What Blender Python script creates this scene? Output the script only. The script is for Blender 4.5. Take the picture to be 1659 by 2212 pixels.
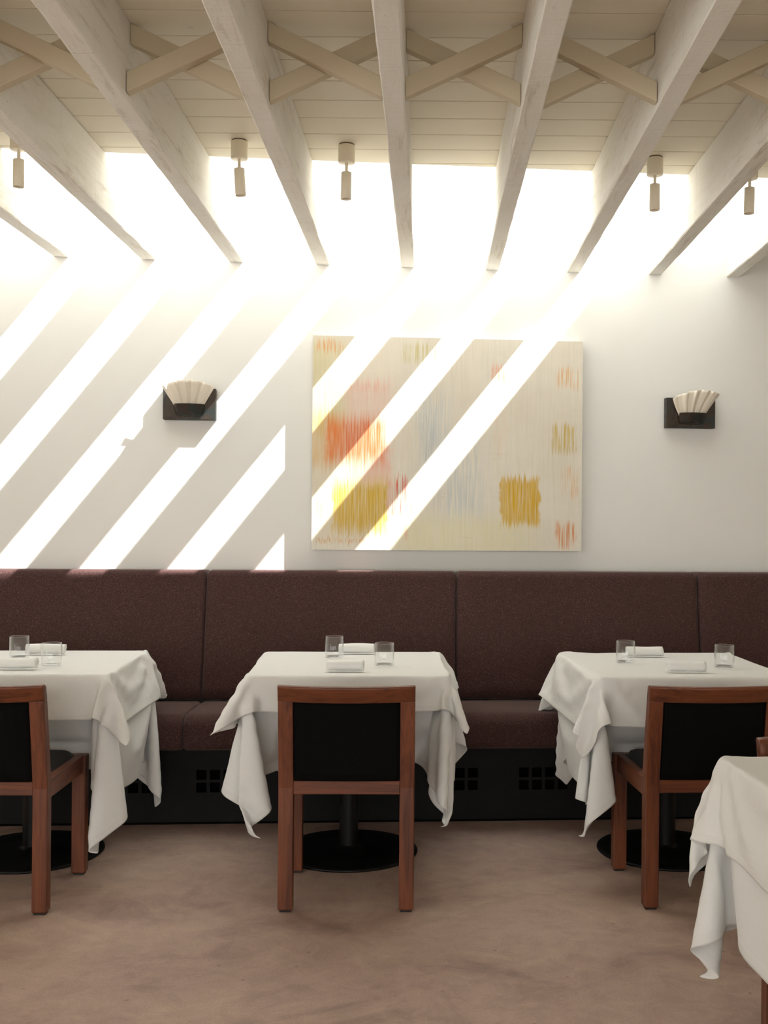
import bpy, math, random
import numpy as np
from mathutils import Vector, Matrix
PI = math.pi
S = bpy.context.scene
for o in list(bpy.data.objects): bpy.data.objects.remove(o, do_unlink=True)
C = S.collection

# ------------------------------------------------------------------ camera
cam = bpy.data.cameras.new('camera'); camo = bpy.data.objects.new('camera', cam); C.objects.link(camo)
cam.sensor_width = 36; cam.lens = 2350*36/2212
cam.shift_x = -97.26/2212; cam.shift_y = 25.64/2212
cam.clip_start = .05
camo.matrix_world = Matrix.Translation((0, 0, 1.31)) @ Matrix.Rotation(PI/2, 4, 'X') @ Matrix.Rotation(.008227, 4, 'Z')
S.camera = camo

# ------------------------------------------------------------------ sky, sun, exposure
W = bpy.data.worlds.new('sky'); S.world = W; W.use_nodes = True
bg = W.node_tree.nodes['Background']; bg.inputs['Color'].default_value = (.97, 1, .995, 1); bg.inputs['Strength'].default_value = 4.0
sun = bpy.data.lights.new('sun', 'SUN'); sun.energy = 22.0; sun.angle = math.radians(.5); sun.color = (1, .98, .95)
suno = bpy.data.objects.new('sun', sun); C.objects.link(suno)
SUN = Vector((-.789, .255, -1.0)).normalized()
suno.rotation_euler = SUN.to_track_quat('-Z', 'Y').to_euler(); suno.location = (4, -2, 7)
S.view_settings.view_transform = 'Standard'; S.view_settings.look = 'None'
S.view_settings.exposure = 0.03; S.view_settings.gamma = 1; S.view_settings.use_curve_mapping = False

# ------------------------------------------------------------------ helpers
def srgb(r, g, b):
    f = lambda c: (c/255/12.92) if c/255 <= .04045 else ((c/255+.055)/1.055)**2.4
    return (f(r), f(g), f(b), 1)
class MB:
    """collects vertices and faces; build() links them as one mesh object"""
    def __init__(s): s.v = []; s.f = []; s.m = []; s.sm = []
    def add(s, vs, fs, mat=0, smooth=False):
        n = len(s.v); s.v += [tuple(p) for p in vs]
        s.f += [tuple(i+n for i in f) for f in fs]; s.m += [mat]*len(fs); s.sm += [smooth]*len(fs); return s
    def box(s, x0, x1, y0, y1, z0, z1, mat=0):
        v = [(x, y, z) for x in (x0, x1) for y in (y0, y1) for z in (z0, z1)]
        return s.add(v, [(0, 1, 3, 2), (4, 6, 7, 5), (0, 4, 5, 1), (2, 3, 7, 6), (0, 2, 6, 4), (1, 5, 7, 3)], mat)
    def prism(s, poly, z0, z1, mat=0):
        n = len(poly); v = [(x, y, z0) for x, y in poly]+[(x, y, z1) for x, y in poly]
        f = [tuple(reversed(range(n))), tuple(range(n, 2*n))]+[(i, (i+1) % n, n+(i+1) % n, n+i) for i in range(n)]
        return s.add(v, f, mat)
    def lathe(s, prof, n=32, mat=0, c=(0, 0, 0), smooth=True):
        v = []; f = []
        for r, z in prof:
            for k in range(n): v.append((c[0]+r*math.cos(2*PI*k/n), c[1]+r*math.sin(2*PI*k/n), c[2]+z))
        for i in range(len(prof)-1):
            for k in range(n):
                k2 = (k+1) % n; f.append((i*n+k, i*n+k2, (i+1)*n+k2, (i+1)*n+k))
        return s.add(v, f, mat, smooth)
    def loft(s, rings, mat=0, smooth=False, cap=True, closed=True):
        n = len(rings[0]); v = [p for r in rings for p in r]; f = []
        for i in range(len(rings)-1):
            for k in range(n if closed else n-1):
                k2 = (k+1) % n; f.append((i*n+k, i*n+k2, (i+1)*n+k2, (i+1)*n+k))
        if cap: f += [tuple(reversed(range(n))), tuple(range((len(rings)-1)*n, len(rings)*n))]
        return s.add(v, f, mat, smooth)
    def mesh(s, name, mats):
        m = bpy.data.meshes.new(name); m.from_pydata(s.v, [], s.f)
        for x in (mats if isinstance(mats, (list, tuple)) else [mats]): m.materials.append(x)
        m.polygons.foreach_set('material_index', s.m); m.polygons.foreach_set('use_smooth', s.sm)
        m.update()
        import bmesh
        b = bmesh.new(); b.from_mesh(m); bmesh.ops.recalc_face_normals(b, faces=b.faces); b.to_mesh(m); b.free()
        return m
    def build(s, name, mats, parent=None, bevel=0, seg=2, loc=None, rotz=None):
        o = bpy.data.objects.new(name, s.mesh(name, mats)); C.objects.link(o)
        if parent: o.parent = parent
        if loc: o.location = loc
        if rotz is not None: o.rotation_euler = (0, 0, rotz)
        if bevel:
            b = o.modifiers.new('bevel', 'BEVEL'); b.width = bevel; b.segments = seg; b.limit_method = 'ANGLE'; b.angle_limit = .6
            b.harden_normals = False
        return o
def tag(o, label=None, cat=None, group=None, kind=None):
    if label: o['label'] = label
    if cat: o['category'] = cat
    if group: o['group'] = group
    if kind: o['kind'] = kind
    return o
def empty(name, loc, rotz=0):
    o = bpy.data.objects.new(name, None); C.objects.link(o); o.location = loc; o.rotation_euler = (0, 0, rotz)
    o.empty_display_size = .05; return o
def struct(o): o['kind'] = 'structure'; return o
def copy_tree(o, parent=None):
    c = o.copy(); C.objects.link(c); c.parent = parent
    for ch in [x for x in bpy.data.objects if x.parent == o]: copy_tree(ch, c)
    return c

# ------------------------------------------------------------------ materials
class NT:
    def __init__(s, name):
        s.mat = bpy.data.materials.new(name); s.mat.use_nodes = True; s.t = s.mat.node_tree; s.n = s.t.nodes
        s.p = s.n['Principled BSDF']; s.out = s.n['Material Output']
    def new(s, typ, ins={}, **kw):
        n = s.n.new(typ)
        for k, v in kw.items(): setattr(n, k, v)
        for k, v in ins.items():
            if isinstance(v, bpy.types.NodeSocket): s.t.links.new(v, n.inputs[k])
            else: n.inputs[k].default_value = v
        return n
    def coord(s, which='Object'): return s.new('ShaderNodeTexCoord').outputs[which]
    def mapping(s, vec, scale=(1, 1, 1), loc=(0, 0, 0), rot=(0, 0, 0)):
        return s.new('ShaderNodeMapping', {'Vector': vec, 'Scale': scale, 'Location': loc, 'Rotation': rot}).outputs[0]
    def noise(s, vec, scale, detail=3, rough=.5, dist=0):
        return s.new('ShaderNodeTexNoise', {'Vector': vec, 'Scale': scale, 'Detail': detail, 'Roughness': rough, 'Distortion': dist}).outputs['Fac']
    def ramp(s, fac, stops):
        n = s.new('ShaderNodeValToRGB', {'Fac': fac}); e = n.color_ramp.elements
        while len(e) < len(stops): e.new(.5)
        for el, (p, c) in zip(e, stops): el.position = p; el.color = c if len(c) == 4 else (*c, 1)
        return n.outputs['Color']
    def mapr(s, v, a, b, c=0., d=1., smooth=False):
        return s.new('ShaderNodeMapRange', {'Value': v, 'From Min': a, 'From Max': b, 'To Min': c, 'To Max': d},
                     interpolation_type='SMOOTHSTEP' if smooth else 'LINEAR').outputs[0]
    def math(s, op, a, b=0.):
        return s.new('ShaderNodeMath', {0: a, 1: b}, operation=op).outputs[0]
    def mix(s, fac, a, b, mode='MIX'):
        n = s.new('ShaderNodeMix', data_type='RGBA', blend_type=mode)
        for k, v in ((0, fac), (6, a), (7, b)):
            if isinstance(v, bpy.types.NodeSocket): s.t.links.new(v, n.inputs[k])
            else: n.inputs[k].default_value = v
        return n.outputs[2]
    def bump(s, h, strength=.3, dist=.01):
        b = s.new('ShaderNodeBump', {'Height': h, 'Strength': strength, 'Distance': dist}).outputs[0]
        s.t.links.new(b, s.p.inputs['Normal']); return b
    def set(s, **kw):
        for k, v in kw.items():
            k = k.replace('_', ' ')
            if isinstance(v, bpy.types.NodeSocket): s.t.links.new(v, s.p.inputs[k])
            else: s.p.inputs[k].default_value = v
        return s
def m_plaster():
    n = NT('white_plaster'); co = n.coord()
    a = n.noise(co, 2.0, 4); b = n.noise(co, 60, 3)
    n.set(Base_Color=n.ramp(a, [(.3, (.80, .785, .75)), (.7, (.83, .815, .78))]), Roughness=.85)
    n.bump(b, .12, .002); return n.mat
def m_floor():
    n = NT('stained_concrete'); co = n.coord()
    big = n.noise(co, .75, 5, .6, .5); mid = n.noise(n.mapping(co, (1, 1.3, 1), (3, 7, 0)), 2.3, 7, .66, .9); sm = n.noise(co, 11, 5, .65, .6); fine = n.noise(co, 150, 2, .6)
    c1 = n.ramp(big, [(.30, srgb(168, 141, 131)), (.5, srgb(184, 159, 145)), (.68, srgb(201, 177, 155))])
    c2 = n.ramp(mid, [(.28, srgb(120, 94, 89)), (.46, srgb(179, 151, 140)), (.56, srgb(187, 161, 147)), (.74, srgb(212, 190, 169))])
    c = n.mix(.55, c1, c2)
    c = n.mix(1., c, n.ramp(sm, [(.3, (.86, .86, .86)), (.7, (1.08, 1.08, 1.08))]), 'MULTIPLY')
    c = n.mix(1., c, n.ramp(fine, [(.3, (.9, .9, .9)), (.7, (1.07, 1.07, 1.07))]), 'MULTIPLY')
    spots = n.noise(co, 30, 1, .4); c = n.mix(n.mapr(spots, .77, .80, 0, .4), c, srgb(90, 66, 60))
    n.set(Base_Color=c, Roughness=n.mapr(mid, .3, .7, .5, .68)); n.p.inputs['Specular IOR Level'].default_value = .32
    n.bump(sm, .05, .003); return n.mat
def m_beam():
    n = NT('whitewashed_rough_timber'); co = n.coord(); geo = n.new('ShaderNodeNewGeometry')
    rnd = n.new('ShaderNodeObjectInfo').outputs['Random']
    off = n.new('ShaderNodeCombineXYZ', {0: n.math('MULTIPLY', rnd, 31.), 1: n.math('MULTIPLY', rnd, 57.), 2: n.math('MULTIPLY', rnd, 13.)}).outputs[0]
    v = n.new('ShaderNodeVectorMath', {0: co, 1: off}, operation='ADD').outputs[0]
    grain = n.noise(n.mapping(v, (14, 1.2, 14)), 3, 5, .65, .6)
    blot = n.noise(n.mapping(v, (5, 1.0, 5)), 1.6, 5, .6, .5)
    saw = n.noise(n.mapping(v, (1.2, 60, 1.2)), 2.2, 3, .6)
    speck = n.noise(v, 120, 3, .7)
    base = n.ramp(blot, [(.3, srgb(238, 232, 220)), (.6, srgb(246, 243, 235)), (.8, srgb(250, 248, 242))])
    st = n.math('MULTIPLY', n.mapr(grain, .52, .76), n.mapr(blot, .36, .56, 1., .0))
    c = n.mix(n.math('MULTIPLY', st, .62), base, srgb(150, 125, 92))
    pit = n.math('MULTIPLY', n.mapr(speck, .62, .74), n.mapr(grain, .42, .62, .10, .7))
    c = n.mix(pit, c, srgb(128, 106, 78))
    c = n.mix(n.mapr(saw, .60, .74, 0, .16), c, srgb(140, 120, 104))
    n.set(Base_Color=c, Roughness=.9)
    h = n.math('ADD', n.math('MULTIPLY', grain, .7), n.math('ADD', n.math('MULTIPLY', saw, .6), n.math('MULTIPLY', speck, .5)))
    n.bump(h, .45, .004); return n.mat
def m_paint(name, c0, c1, bump=.15):
    n = NT(name); co = n.coord()
    g = n.noise(n.mapping(co, (1.2, 16, 16)), 4, 4, .6); b = n.noise(co, 1.3, 3)
    kn = n.noise(co, 9, 2, .5)
    c = n.mix(n.mapr(b, .3, .7), c0, c1); c = n.mix(n.mapr(kn, .74, .80, 0, .3), c, srgb(170, 140, 100))
    n.set(Base_Color=c, Roughness=.75); n.bump(g, bump, .003); return n.mat
def m_simple(name, col, rough=.5, metal=0., spec=.5, noise=0, nscale=40, bump=0):
    n = NT(name); co = n.coord()
    if noise:
        f = n.noise(co, nscale, 4, .6); lo = tuple(c*(1-noise) for c in col[:3]); hi = tuple(min(1, c*(1+noise)) for c in col[:3])
        n.set(Base_Color=n.ramp(f, [(.3, lo), (.7, hi)]))
        if bump: n.bump(f, bump, .002)
    else: n.set(Base_Color=col)
    n.set(Roughness=rough, Metallic=metal); n.p.inputs['Specular IOR Level'].default_value = spec
    return n.mat
def m_felt():
    n = NT('brown_wool_felt'); co = n.coord()
    f = n.noise(co, 260, 2, .7); g = n.noise(co, 3, 3)
    c = n.ramp(f, [(.3, srgb(56, 39, 38)), (.55, srgb(77, 55, 53)), (.72, srgb(112, 86, 82))])
    c = n.mix(n.mapr(g, .3, .7, 0, .25), c, srgb(66, 45, 41))
    n.set(Base_Color=c, Roughness=.95); n.p.inputs['Specular IOR Level'].default_value = .1
    n.p.inputs['Sheen Weight'].default_value = .25; n.p.inputs['Sheen Roughness'].default_value = .4
    n.p.inputs['Sheen Tint'].default_value = (.9, .75, .7, 1)
    n.bump(f, .35, .002); return n.mat
def m_wood(name, axis):
    n = NT(name); co = n.coord('Object')
    rnd = n.new('ShaderNodeObjectInfo').outputs['Random']
    off = n.new('ShaderNodeCombineXYZ', {0: n.math('MULTIPLY', rnd, 7.), 1: n.math('MULTIPLY', rnd, 3.), 2: n.math('MULTIPLY', rnd, 11.)}).outputs[0]
    v = n.new('ShaderNodeVectorMath', {0: co, 1: off}, operation='ADD').outputs[0]
    sc = [34, 34, 34]; sc[axis] = 2.2
    ring = n.noise(n.mapping(v, tuple(sc)), 1.0, 4, .55, 1.2)
    sf = [160, 160, 160]; sf[axis] = 5
    fine = n.noise(n.mapping(v, tuple(sf)), 1, 3, .6)
    c = n.ramp(ring, [(.25, srgb(64, 31, 18)), (.45, srgb(98, 51, 30)), (.62, srgb(116, 63, 37)), (.8, srgb(84, 41, 24))])
    c = n.mix(n.mapr(fine, .5, .75, 0, .4), c, srgb(50, 24, 14))
    n.set(Base_Color=c, Roughness=n.mapr(fine, .3, .7, .34, .46)); n.p.inputs['Specular IOR Level'].default_value = .45
    n.bump(fine, .06, .001); return n.mat
def m_cloth(name, tint=(.89, .88, .855, 1)):
    n = NT(name); co = n.coord(); uv = n.coord('UV')
    sep = n.new('ShaderNodeSeparateXYZ', {0: uv})
    def edge(s): return n.math('MINIMUM', s, n.math('SUBTRACT', 1., s))
    e = n.math('MINIMUM', edge(sep.outputs[0]), edge(sep.outputs[1]))
    hem = n.math('SUBTRACT', 1., n.mapr(e, .0155, .0175))
    weave = n.noise(n.mapping(uv, (1, 1, 1)), 420, 2, .6)
    soft = n.noise(n.mapping(uv, (9, 2.4, 1)), 3.0, 3, .5, .4); soft2 = n.noise(n.mapping(uv, (2.0, 8, 1)), 3.0, 3, .5, .4)
    c = n.mix(n.math('MULTIPLY', hem, .10), tint, (.70, .67, .60, 1))
    n.set(Base_Color=c, Roughness=.8); n.p.inputs['Specular IOR Level'].default_value = .2
    n.p.inputs['Sheen Weight'].default_value = .1
    h = n.math('ADD', n.math('MULTIPLY', hem, .25), n.math('ADD', n.math('MULTIPLY', weave, .10), n.math('ADD', soft, soft2)))
    nb = n.bump(h, .35, .006)
    tr = n.new('ShaderNodeBsdfTranslucent', {'Color': (.86, .83, .78, 1), 'Normal': nb})
    mx = n.new('ShaderNodeMixShader', {0: .16, 1: n.p.outputs[0], 2: tr.outputs[0]})
    n.t.links.new(mx.outputs[0], n.out.inputs[0]); return n.mat
def m_glass(name, rough=.01, tint=(.985, .99, .99, 1), ior=1.5):
    n = NT(name)
    fc = n.new('ShaderNodeLayerWeight', {'Blend': .5}).outputs['Facing']
    fr = n.math('ADD', .04, n.math('MULTIPLY', n.math('POWER', fc, 3.2), .9))
    t = n.new('ShaderNodeBsdfTransparent', {'Color': tint}); g = n.new('ShaderNodeBsdfGlossy', {'Roughness': rough, 'Color': (1, 1, 1, 1)})
    mx = n.new('ShaderNodeMixShader', {0: fr, 1: t.outputs[0], 2: g.outputs[0]})
    n.t.links.new(mx.outputs[0], n.out.inputs[0]); return n.mat
def m_steel():
    n = NT('patinated_dark_steel'); co = n.coord()
    a = n.noise(co, 14, 5, .65, .8); b = n.noise(co, 34, 4, .6, .5); d = n.noise(co, 8, 2)
    c = n.ramp(a, [(.25, srgb(44, 36, 31)), (.45, srgb(66, 56, 48)), (.62, srgb(50, 60, 60)), (.78, srgb(104, 74, 56))])
    c = n.mix(n.mapr(b, .62, .74, 0, .7), c, srgb(138, 100, 82)); c = n.mix(n.mapr(d, .68, .74, 0, .6), c, srgb(150, 148, 160))
    n.set(Base_Color=c, Metallic=.55, Roughness=n.mapr(b, .3, .7, .35, .6)); n.bump(b, .2, .002); return n.mat
def m_shade():
    n = NT('porcelain_shade'); n.set(Base_Color=srgb(238, 228, 212), Roughness=.55); return n.mat
def m_painting(Wd, Hg):
    n = NT('abstract_oil_on_canvas'); co = n.coord()
    sp = n.new('ShaderNodeSeparateXYZ', {0: co}); X = n.math('DIVIDE', sp.outputs[0], Wd); Z = n.math('SUBTRACT', 1., n.math('DIVIDE', sp.outputs[2], Hg))
    st1 = n.noise(n.mapping(co, (75, 1, 3.0)), 1, 3, .6); st2 = n.noise(n.mapping(co, (150, 1, 6)), 1, 2, .5); low = n.noise(co, 2.2, 4, .6)
    jx = n.noise(co, 18, 2); jag = n.noise(n.mapping(co, (110, 1, 2)), 1, 2, .6)
    Xd = n.math('ADD', X, n.mapr(jx, 0, 1, -.02, .02)); Zd = n.math('ADD', Z, n.mapr(jag, .2, .8, -.035, .035))
    c = n.mix(n.mapr(low, .3, .7), srgb(222, 213, 196), srgb(232, 226, 212))
    c = n.mix(n.mapr(st1, .45, .75, 0, .35), c, srgb(205, 196, 178))
    rnd = random.Random(4)
    def patch(c, x0, x1, z0, z1, col, st, sparse=0., soft=.012, softz=.02):
        m = n.math('MULTIPLY', n.mapr(Xd, x0-soft, x0+soft, 0, 1, True), n.mapr(Xd, x1-soft, x1+soft, 1, 0, True))
        m = n.math('MULTIPLY', m, n.math('MULTIPLY', n.mapr(Zd, z0-softz, z0+softz, 0, 1, True), n.mapr(Zd, z1-softz, z1+softz, 1, 0, True)))
        if sparse: 
            s_ = n.noise(n.mapping(co, (120, 1, 4), (rnd.random()*9, 0, rnd.random()*9)), 1, 2, .5)
            m = n.math('MULTIPLY', m, n.mapr(s_, .35+.25*sparse, .5+.25*sparse))
        m = n.math('MULTIPLY', m, n.mapr(st2, .3, .62, st*.45, st))
        return n.mix(m, c, srgb(*col))
    c = patch(c, -.05, .13, .02, .46, (208, 194, 120), .55, 0, .05, .06)
    c = patch(c, .06, .30, .05, .22, (236, 222, 200), .5, 0, .05, .06)
    c = patch(c, .12, .29, .20, .40, (232, 190, 172), .6, 0, .03, .04)
    c = patch(c, .13, .28, .22, .26, (232, 160, 140), .5, .3)
    c = patch(c, .38, .50, .26, .62, (176, 190, 198), .55, .15, .05, .08)
    c = patch(c, .46, .62, .48, .84, (180, 192, 198), .55, .15, .06, .08)
    c = patch(c, .40, .44, .38, .56, (140, 165, 185), .45, .3, .02, .08)
    c = patch(c, .28, .40, .40, .60, (214, 200, 180), .4, 0, .05, .06)
    c = patch(c, .13, .285, .50, .69, (236, 176, 158), .8, 0, .03, .05)
    c = patch(c, -.02, .10, .36, .62, (214, 170, 90), .65, 0, .03, .05)
    c = patch(c, .05, .265, .385, .59, (228, 124, 56), .95, 0, .02, .05)
    c = patch(c, .12, .24, .40, .55, (218, 96, 40), .55, .3)
    c = patch(c, .0, .30, .62, .95, (226, 205, 160), .35, 0, .05, .05)
    c = patch(c, .075, .275, .685, .905, (218, 178, 52), .95, .0, .012, .045)
    c = patch(c, .09, .27, .70, .93, (196, 156, 30), .7, .35)
    c = patch(c, .275, .365, .66, .83, (214, 66, 40), .95, .45)
    c = patch(c, .01, .10, .02, .075, (226, 160, 92), .9, .3)
    c = patch(c, .32, .465, .03, .115, (200, 186, 104), .85, .42)
    c = patch(c, .66, .71, .13, .20, (232, 122, 74), .95, .35)
    c = patch(c, .66, .735, .12, .19, (236, 190, 166), .6, .2)
    c = patch(c, .67, .72, .28, .56, (232, 196, 168), .45, .4)
    c = patch(c, .905, .99, .13, .225, (222, 168, 100), .9, .38)
    c = patch(c, .885, .975, .40, .53, (200, 172, 76), .95, .25)
    c = patch(c, .925, .985, .60, .74, (226, 180, 130), .85, .4)
    c = patch(c, .905, .975, .865, .985, (216, 138, 74), .95, .25)
    c = patch(c, .30, .80, .84, 1.02, (226, 216, 160), .5, 0, .08, .05)
    c = patch(c, .695, .84, .655, .875, (214, 170, 26), 1., 0, .008, .02)
    c = patch(c, .70, .835, .66, .86, (192, 148, 16), .6, .4, .008)
    c = patch(c, .015, .19, .945, .965, (216, 160, 84), .8, .2, .01, .006)
    c = patch(c, .01, .05, .77, .85, (234, 196, 160), .7, 0, .02, .03)
    c = patch(c, .34, .355, .88, .95, (232, 160, 120), .6, 0, .008, .02)
    n.set(Base_Color=c, Roughness=.6)
    ridge = n.noise(n.mapping(co, (3, 1, 20)), 2, 5, .7, 1.5)
    n.bump(n.math('ADD', n.math('MULTIPLY', st2, .6), n.mapr(ridge, .6, .72)), .35, .004); return n.mat

M = dict(plaster=m_plaster(), tan=m_simple('warm_bounce_tan', (.725, .665, .515, 1), .85, 0, .3, .04, 3), floor=m_floor(), beam=m_beam(),  # tan of the unseen walls is added to warm the bounced light
         plank=m_paint('cream_painted_boards', srgb(244, 235, 214), srgb(248, 241, 224)),
         brace=m_paint('shaded_cream_bracing', srgb(202, 188, 160), srgb(208, 194, 166)),  # the boards' cream, darkened for shade on faces turned from the skylight
         roof=m_simple('roof_felt', (.18, .18, .18, 1), .9),
         felt=m_felt(), plinth=m_simple('black_painted_board', srgb(15, 14, 13), .55, 0, .18, .25, 18, .1),
         void=m_simple('dark_void', (.004, .004, .004, 1), .9, 0, 0),
         wood_v=m_wood('cherry_wood_upright', 2), wood_h=m_wood('cherry_wood_crosswise', 0), wood_d=m_wood('cherry_wood_lengthwise', 1),
         black=m_simple('black_wool_back', srgb(14, 13, 13), .95, 0, .08, .3, 300, .2),
         leather=m_simple('black_seat_leather', srgb(17, 17, 18), .5, 0, .4, .15, 200, .08),
         iron=m_simple('black_cast_iron', srgb(9, 9, 10), .45, .0, .3, .2, 120, .15),
         glide=m_simple('black_foot_pad', srgb(12, 11, 11), .6), ply=m_simple('tabletop_board', srgb(120, 90, 60), .7),
         cloth=m_cloth('white_table_linen'), cloth2=m_cloth('white_under_linen', (.88, .875, .86, 1)),
         napkin=m_simple('white_napkin_cotton', (.85, .84, .81, 1), .85, 0, .2, .02, 300, .1),
         glass=m_glass('clear_tumbler_glass'), skyglass=m_glass('skylight_glass', .02, (.97, .98, .98, 1)),
         lamp=m_simple('cream_enamelled_metal', srgb(250, 240, 218), .45, 0, .4), lampin=m_simple('lamp_bore_grey', srgb(120, 105, 92), .7),
         steel=m_steel(), weld=m_simple('weld_bead_metal', srgb(120, 100, 86), .45, .7), shade=m_shade(),
         side=m_simple('bare_canvas_edge', srgb(226, 220, 206), .85), scrap=m_simple('paper_scrap', srgb(205, 190, 165), .8))

# ------------------------------------------------------------------ the setting
WM = .0921; WD = 5.276
def wally(x): return WD+WM*x
PHI = math.atan(WM)
EX = Vector((math.cos(PHI), math.sin(PHI), 0)); EN = Vector((math.sin(PHI), -math.cos(PHI), 0))
def wall_pt(X, out=0, z=0):
    """point on the window wall at world X, moved out into the room"""
    return Vector((X, wally(X), z))+EN*out
XL, XR, YF = -4.6, 4.4, -4.6
ZB, ZP, ZS = 2.55, 2.785, 3.12          # beam underside, board underside, skylight glass
def edge_y(x): return 4.473+WM*x        # front edge of the skylight opening
SX0, SX1 = -2.62, 1.475                 # left and right end of the skylight
struct(MB().box(XL-.1, XR+.1, YF-.1, 6.2, -.12, 0).build('floor', M['floor']))
struct(MB().prism([(XL-.1, wally(XL-.1)), (XR+.1, wally(XR+.1)), (XR+.1, wally(XR+.1)+.16), (XL-.1, wally(XL-.1)+.16)], 0, 3.7).build('wall_back', M['plaster']))
# unseen side walls and wall behind camera; window openings added as fill light
def wall_open(name, a, b, fixed, axis, t, z1, openings):
    mb = MB(); xs = sorted({a, b, *[o[0] for o in openings], *[o[1] for o in openings]}); zs = sorted({0, z1, *[o[2] for o in openings], *[o[3] for o in openings]})
    for i in range(len(xs)-1):
        for j in range(len(zs)-1):
            cx, cz = (xs[i]+xs[i+1])/2, (zs[j]+zs[j+1])/2
            if any(o[0] < cx < o[1] and o[2] < cz < o[3] for o in openings): continue
            if axis == 'x': mb.box(xs[i], xs[i+1], fixed, fixed+t, zs[j], zs[j+1])
            else: mb.box(fixed, fixed+t, xs[i], xs[i+1], zs[j], zs[j+1])
    return struct(mb.build(name, M['tan']))
wall_open('wall_front', XL-.1, XR+.1, YF-.1, 'x', .1, ZP, [(-4.1, -1.6, .5, 2.5), (-1.3, 1.2, .5, 2.5), (1.5, 4.0, .5, 2.5)])
wall_open('wall_left', YF, wally(XL), XL-.1, 'y', .1, ZP, [(-3.9, -1.9, .5, 2.5), (-1.4, .6, .5, 2.5)])
wall_open('wall_right', YF, wally(XR), XR, 'y', .1, ZP, [])
# ceiling: roof deck above, the boards below are single pieces
def clip(poly, f):
    out = []
    for i in range(len(poly)):
        p, q = poly[i], poly[(i+1) % len(poly)]; a, b = f(p), f(q)
        if a >= 0: out.append(p)
        if (a >= 0) != (b >= 0):
            t = a/(a-b); out.append((p[0]+(q[0]-p[0])*t, p[1]+(q[1]-p[1])*t))
    return out
deck = MB()
deck.prism([(XL, YF), (SX1, YF), (SX1, edge_y(SX1)), (SX0, edge_y(SX0)), (SX0, wally(SX0)), (XL, wally(XL))], ZP+.021, ZP+.08)
deck.prism([(SX1+.03, YF), (XR, YF), (XR, wally(XR)), (SX1+.03, wally(SX1+.03))], ZP+.021, ZP+.08)
ceiling = struct(deck.build('ceiling', M['plank']))
seams = [3.137+.1645*k for k in range(-8, 11)]
seams = [YF]+[s for s in seams]
for a, b in zip(seams[:-1], seams[1:]):
    g = .0022
    poly = clip([(XL, a+g), (SX1+.06, a+g), (SX1+.06, b-g), (XL, b-g)], lambda p: edge_y(p[0])-p[1])
    if len(poly) < 3: continue
    o = MB().prism(poly, ZP, ZP+.02).build('ceiling_board', M['plank'], ceiling, .0015, 1)
MB().prism([(SX1+.062, YF), (XR, YF), (XR, wally(XR)), (SX1+.062, wally(SX1+.062))], ZP, ZP+.02).build('ceiling_board', M['plank'], ceiling)
# skylight shaft and glass
up = MB()
up.prism([(SX0-.08, edge_y(SX0)-.07), (SX1+.06, edge_y(SX1)-.07), (SX1+.06, edge_y(SX1)), (SX0-.08, edge_y(SX0))], ZP+.081, ZS)
up.prism([(SX1, edge_y(SX1)+.001), (SX1+.06, edge_y(SX1)+.001), (SX1+.06, wally(SX1+.06)-.001), (SX1, wally(SX1)-.001)], ZP, ZS)
up.prism([(SX0-.08, edge_y(SX0)+.001), (SX0, edge_y(SX0)+.001), (SX0, wally(SX0)-.001), (SX0-.08, wally(SX0-.08)-.001)], ZP+.081, ZS)
struct(up.build('trim_1', M['plaster']))
struct(MB().prism([(SX0-.08, edge_y(SX0-.08)-.07), (SX1+.06, edge_y(SX1+.06)-.07), (SX1+.06, wally(SX1+.06)-.002), (SX0-.08, wally(SX0-.08)-.002)], ZS+.001, ZS+.011).build('window_1', M['skyglass']))

# ------------------------------------------------------------------ ceiling beams
BX = {0: -2.181, 1: -1.772, 2: -1.372, 3: -.962, 4: -.553, 5: -.147, 6: .264, 7: .665, 8: 1.073, 9: 1.470}
ordn = {1: 'leftmost', 2: 'second', 3: 'third', 4: 'fourth', 5: 'middle', 6: 'sixth', 7: 'seventh', 8: 'eighth', 9: 'rightmost'}
def beam(i):
    x0 = BX[i]; w = .0665; h = ZP-ZB-.001; rn = random.Random(i*7+1)
    ys = [YF+.02, -2, 0, 1.2]+[1.6+.055*k for k in range(66)]; ys = [y for y in ys if y < wally(x0)-.09]+[None]
    rings = []; c = .004
    j = [0]*8
    for y in ys:
        j = [.6*a+rn.uniform(-.0011, .0011) for a in j]
        if y is None: j = [0]*8
        prof = [(c, 0), (w-c, 0), (w, c), (w, h-c), (w-c, h), (c, h), (0, h-c), (0, c)]
        ring = []
        for k, (px, pz) in enumerate(prof):
            X = x0+px+(j[k] if k in (2, 7, 1, 0) else 0); Z = ZB+pz+(j[(k+3) % 8]*.8 if k in (0, 1) else 0)
            ring.append((X, (wally(X)-.001) if y is None else y, Z))
        rings.append(ring)
    o = MB().loft(rings).build('ceiling_beam', M['beam'])
    if i == 0: return struct(o)
    lab = {1: 'short visible end of whitewashed timber beam, leftmost of the ceiling beams', 5: 'whitewashed timber beam running straight overhead, fifth from the left and nearest to vertical',
           9: 'rightmost whitewashed timber ceiling beam beside the tan shaded wall'}.get(i, 'whitewashed rough timber ceiling beam, %s of nine from the left' % ordn[i])
    tag(o, lab, 'beam', 'whitewashed ceiling beams')
for i in BX: beam(i)
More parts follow.
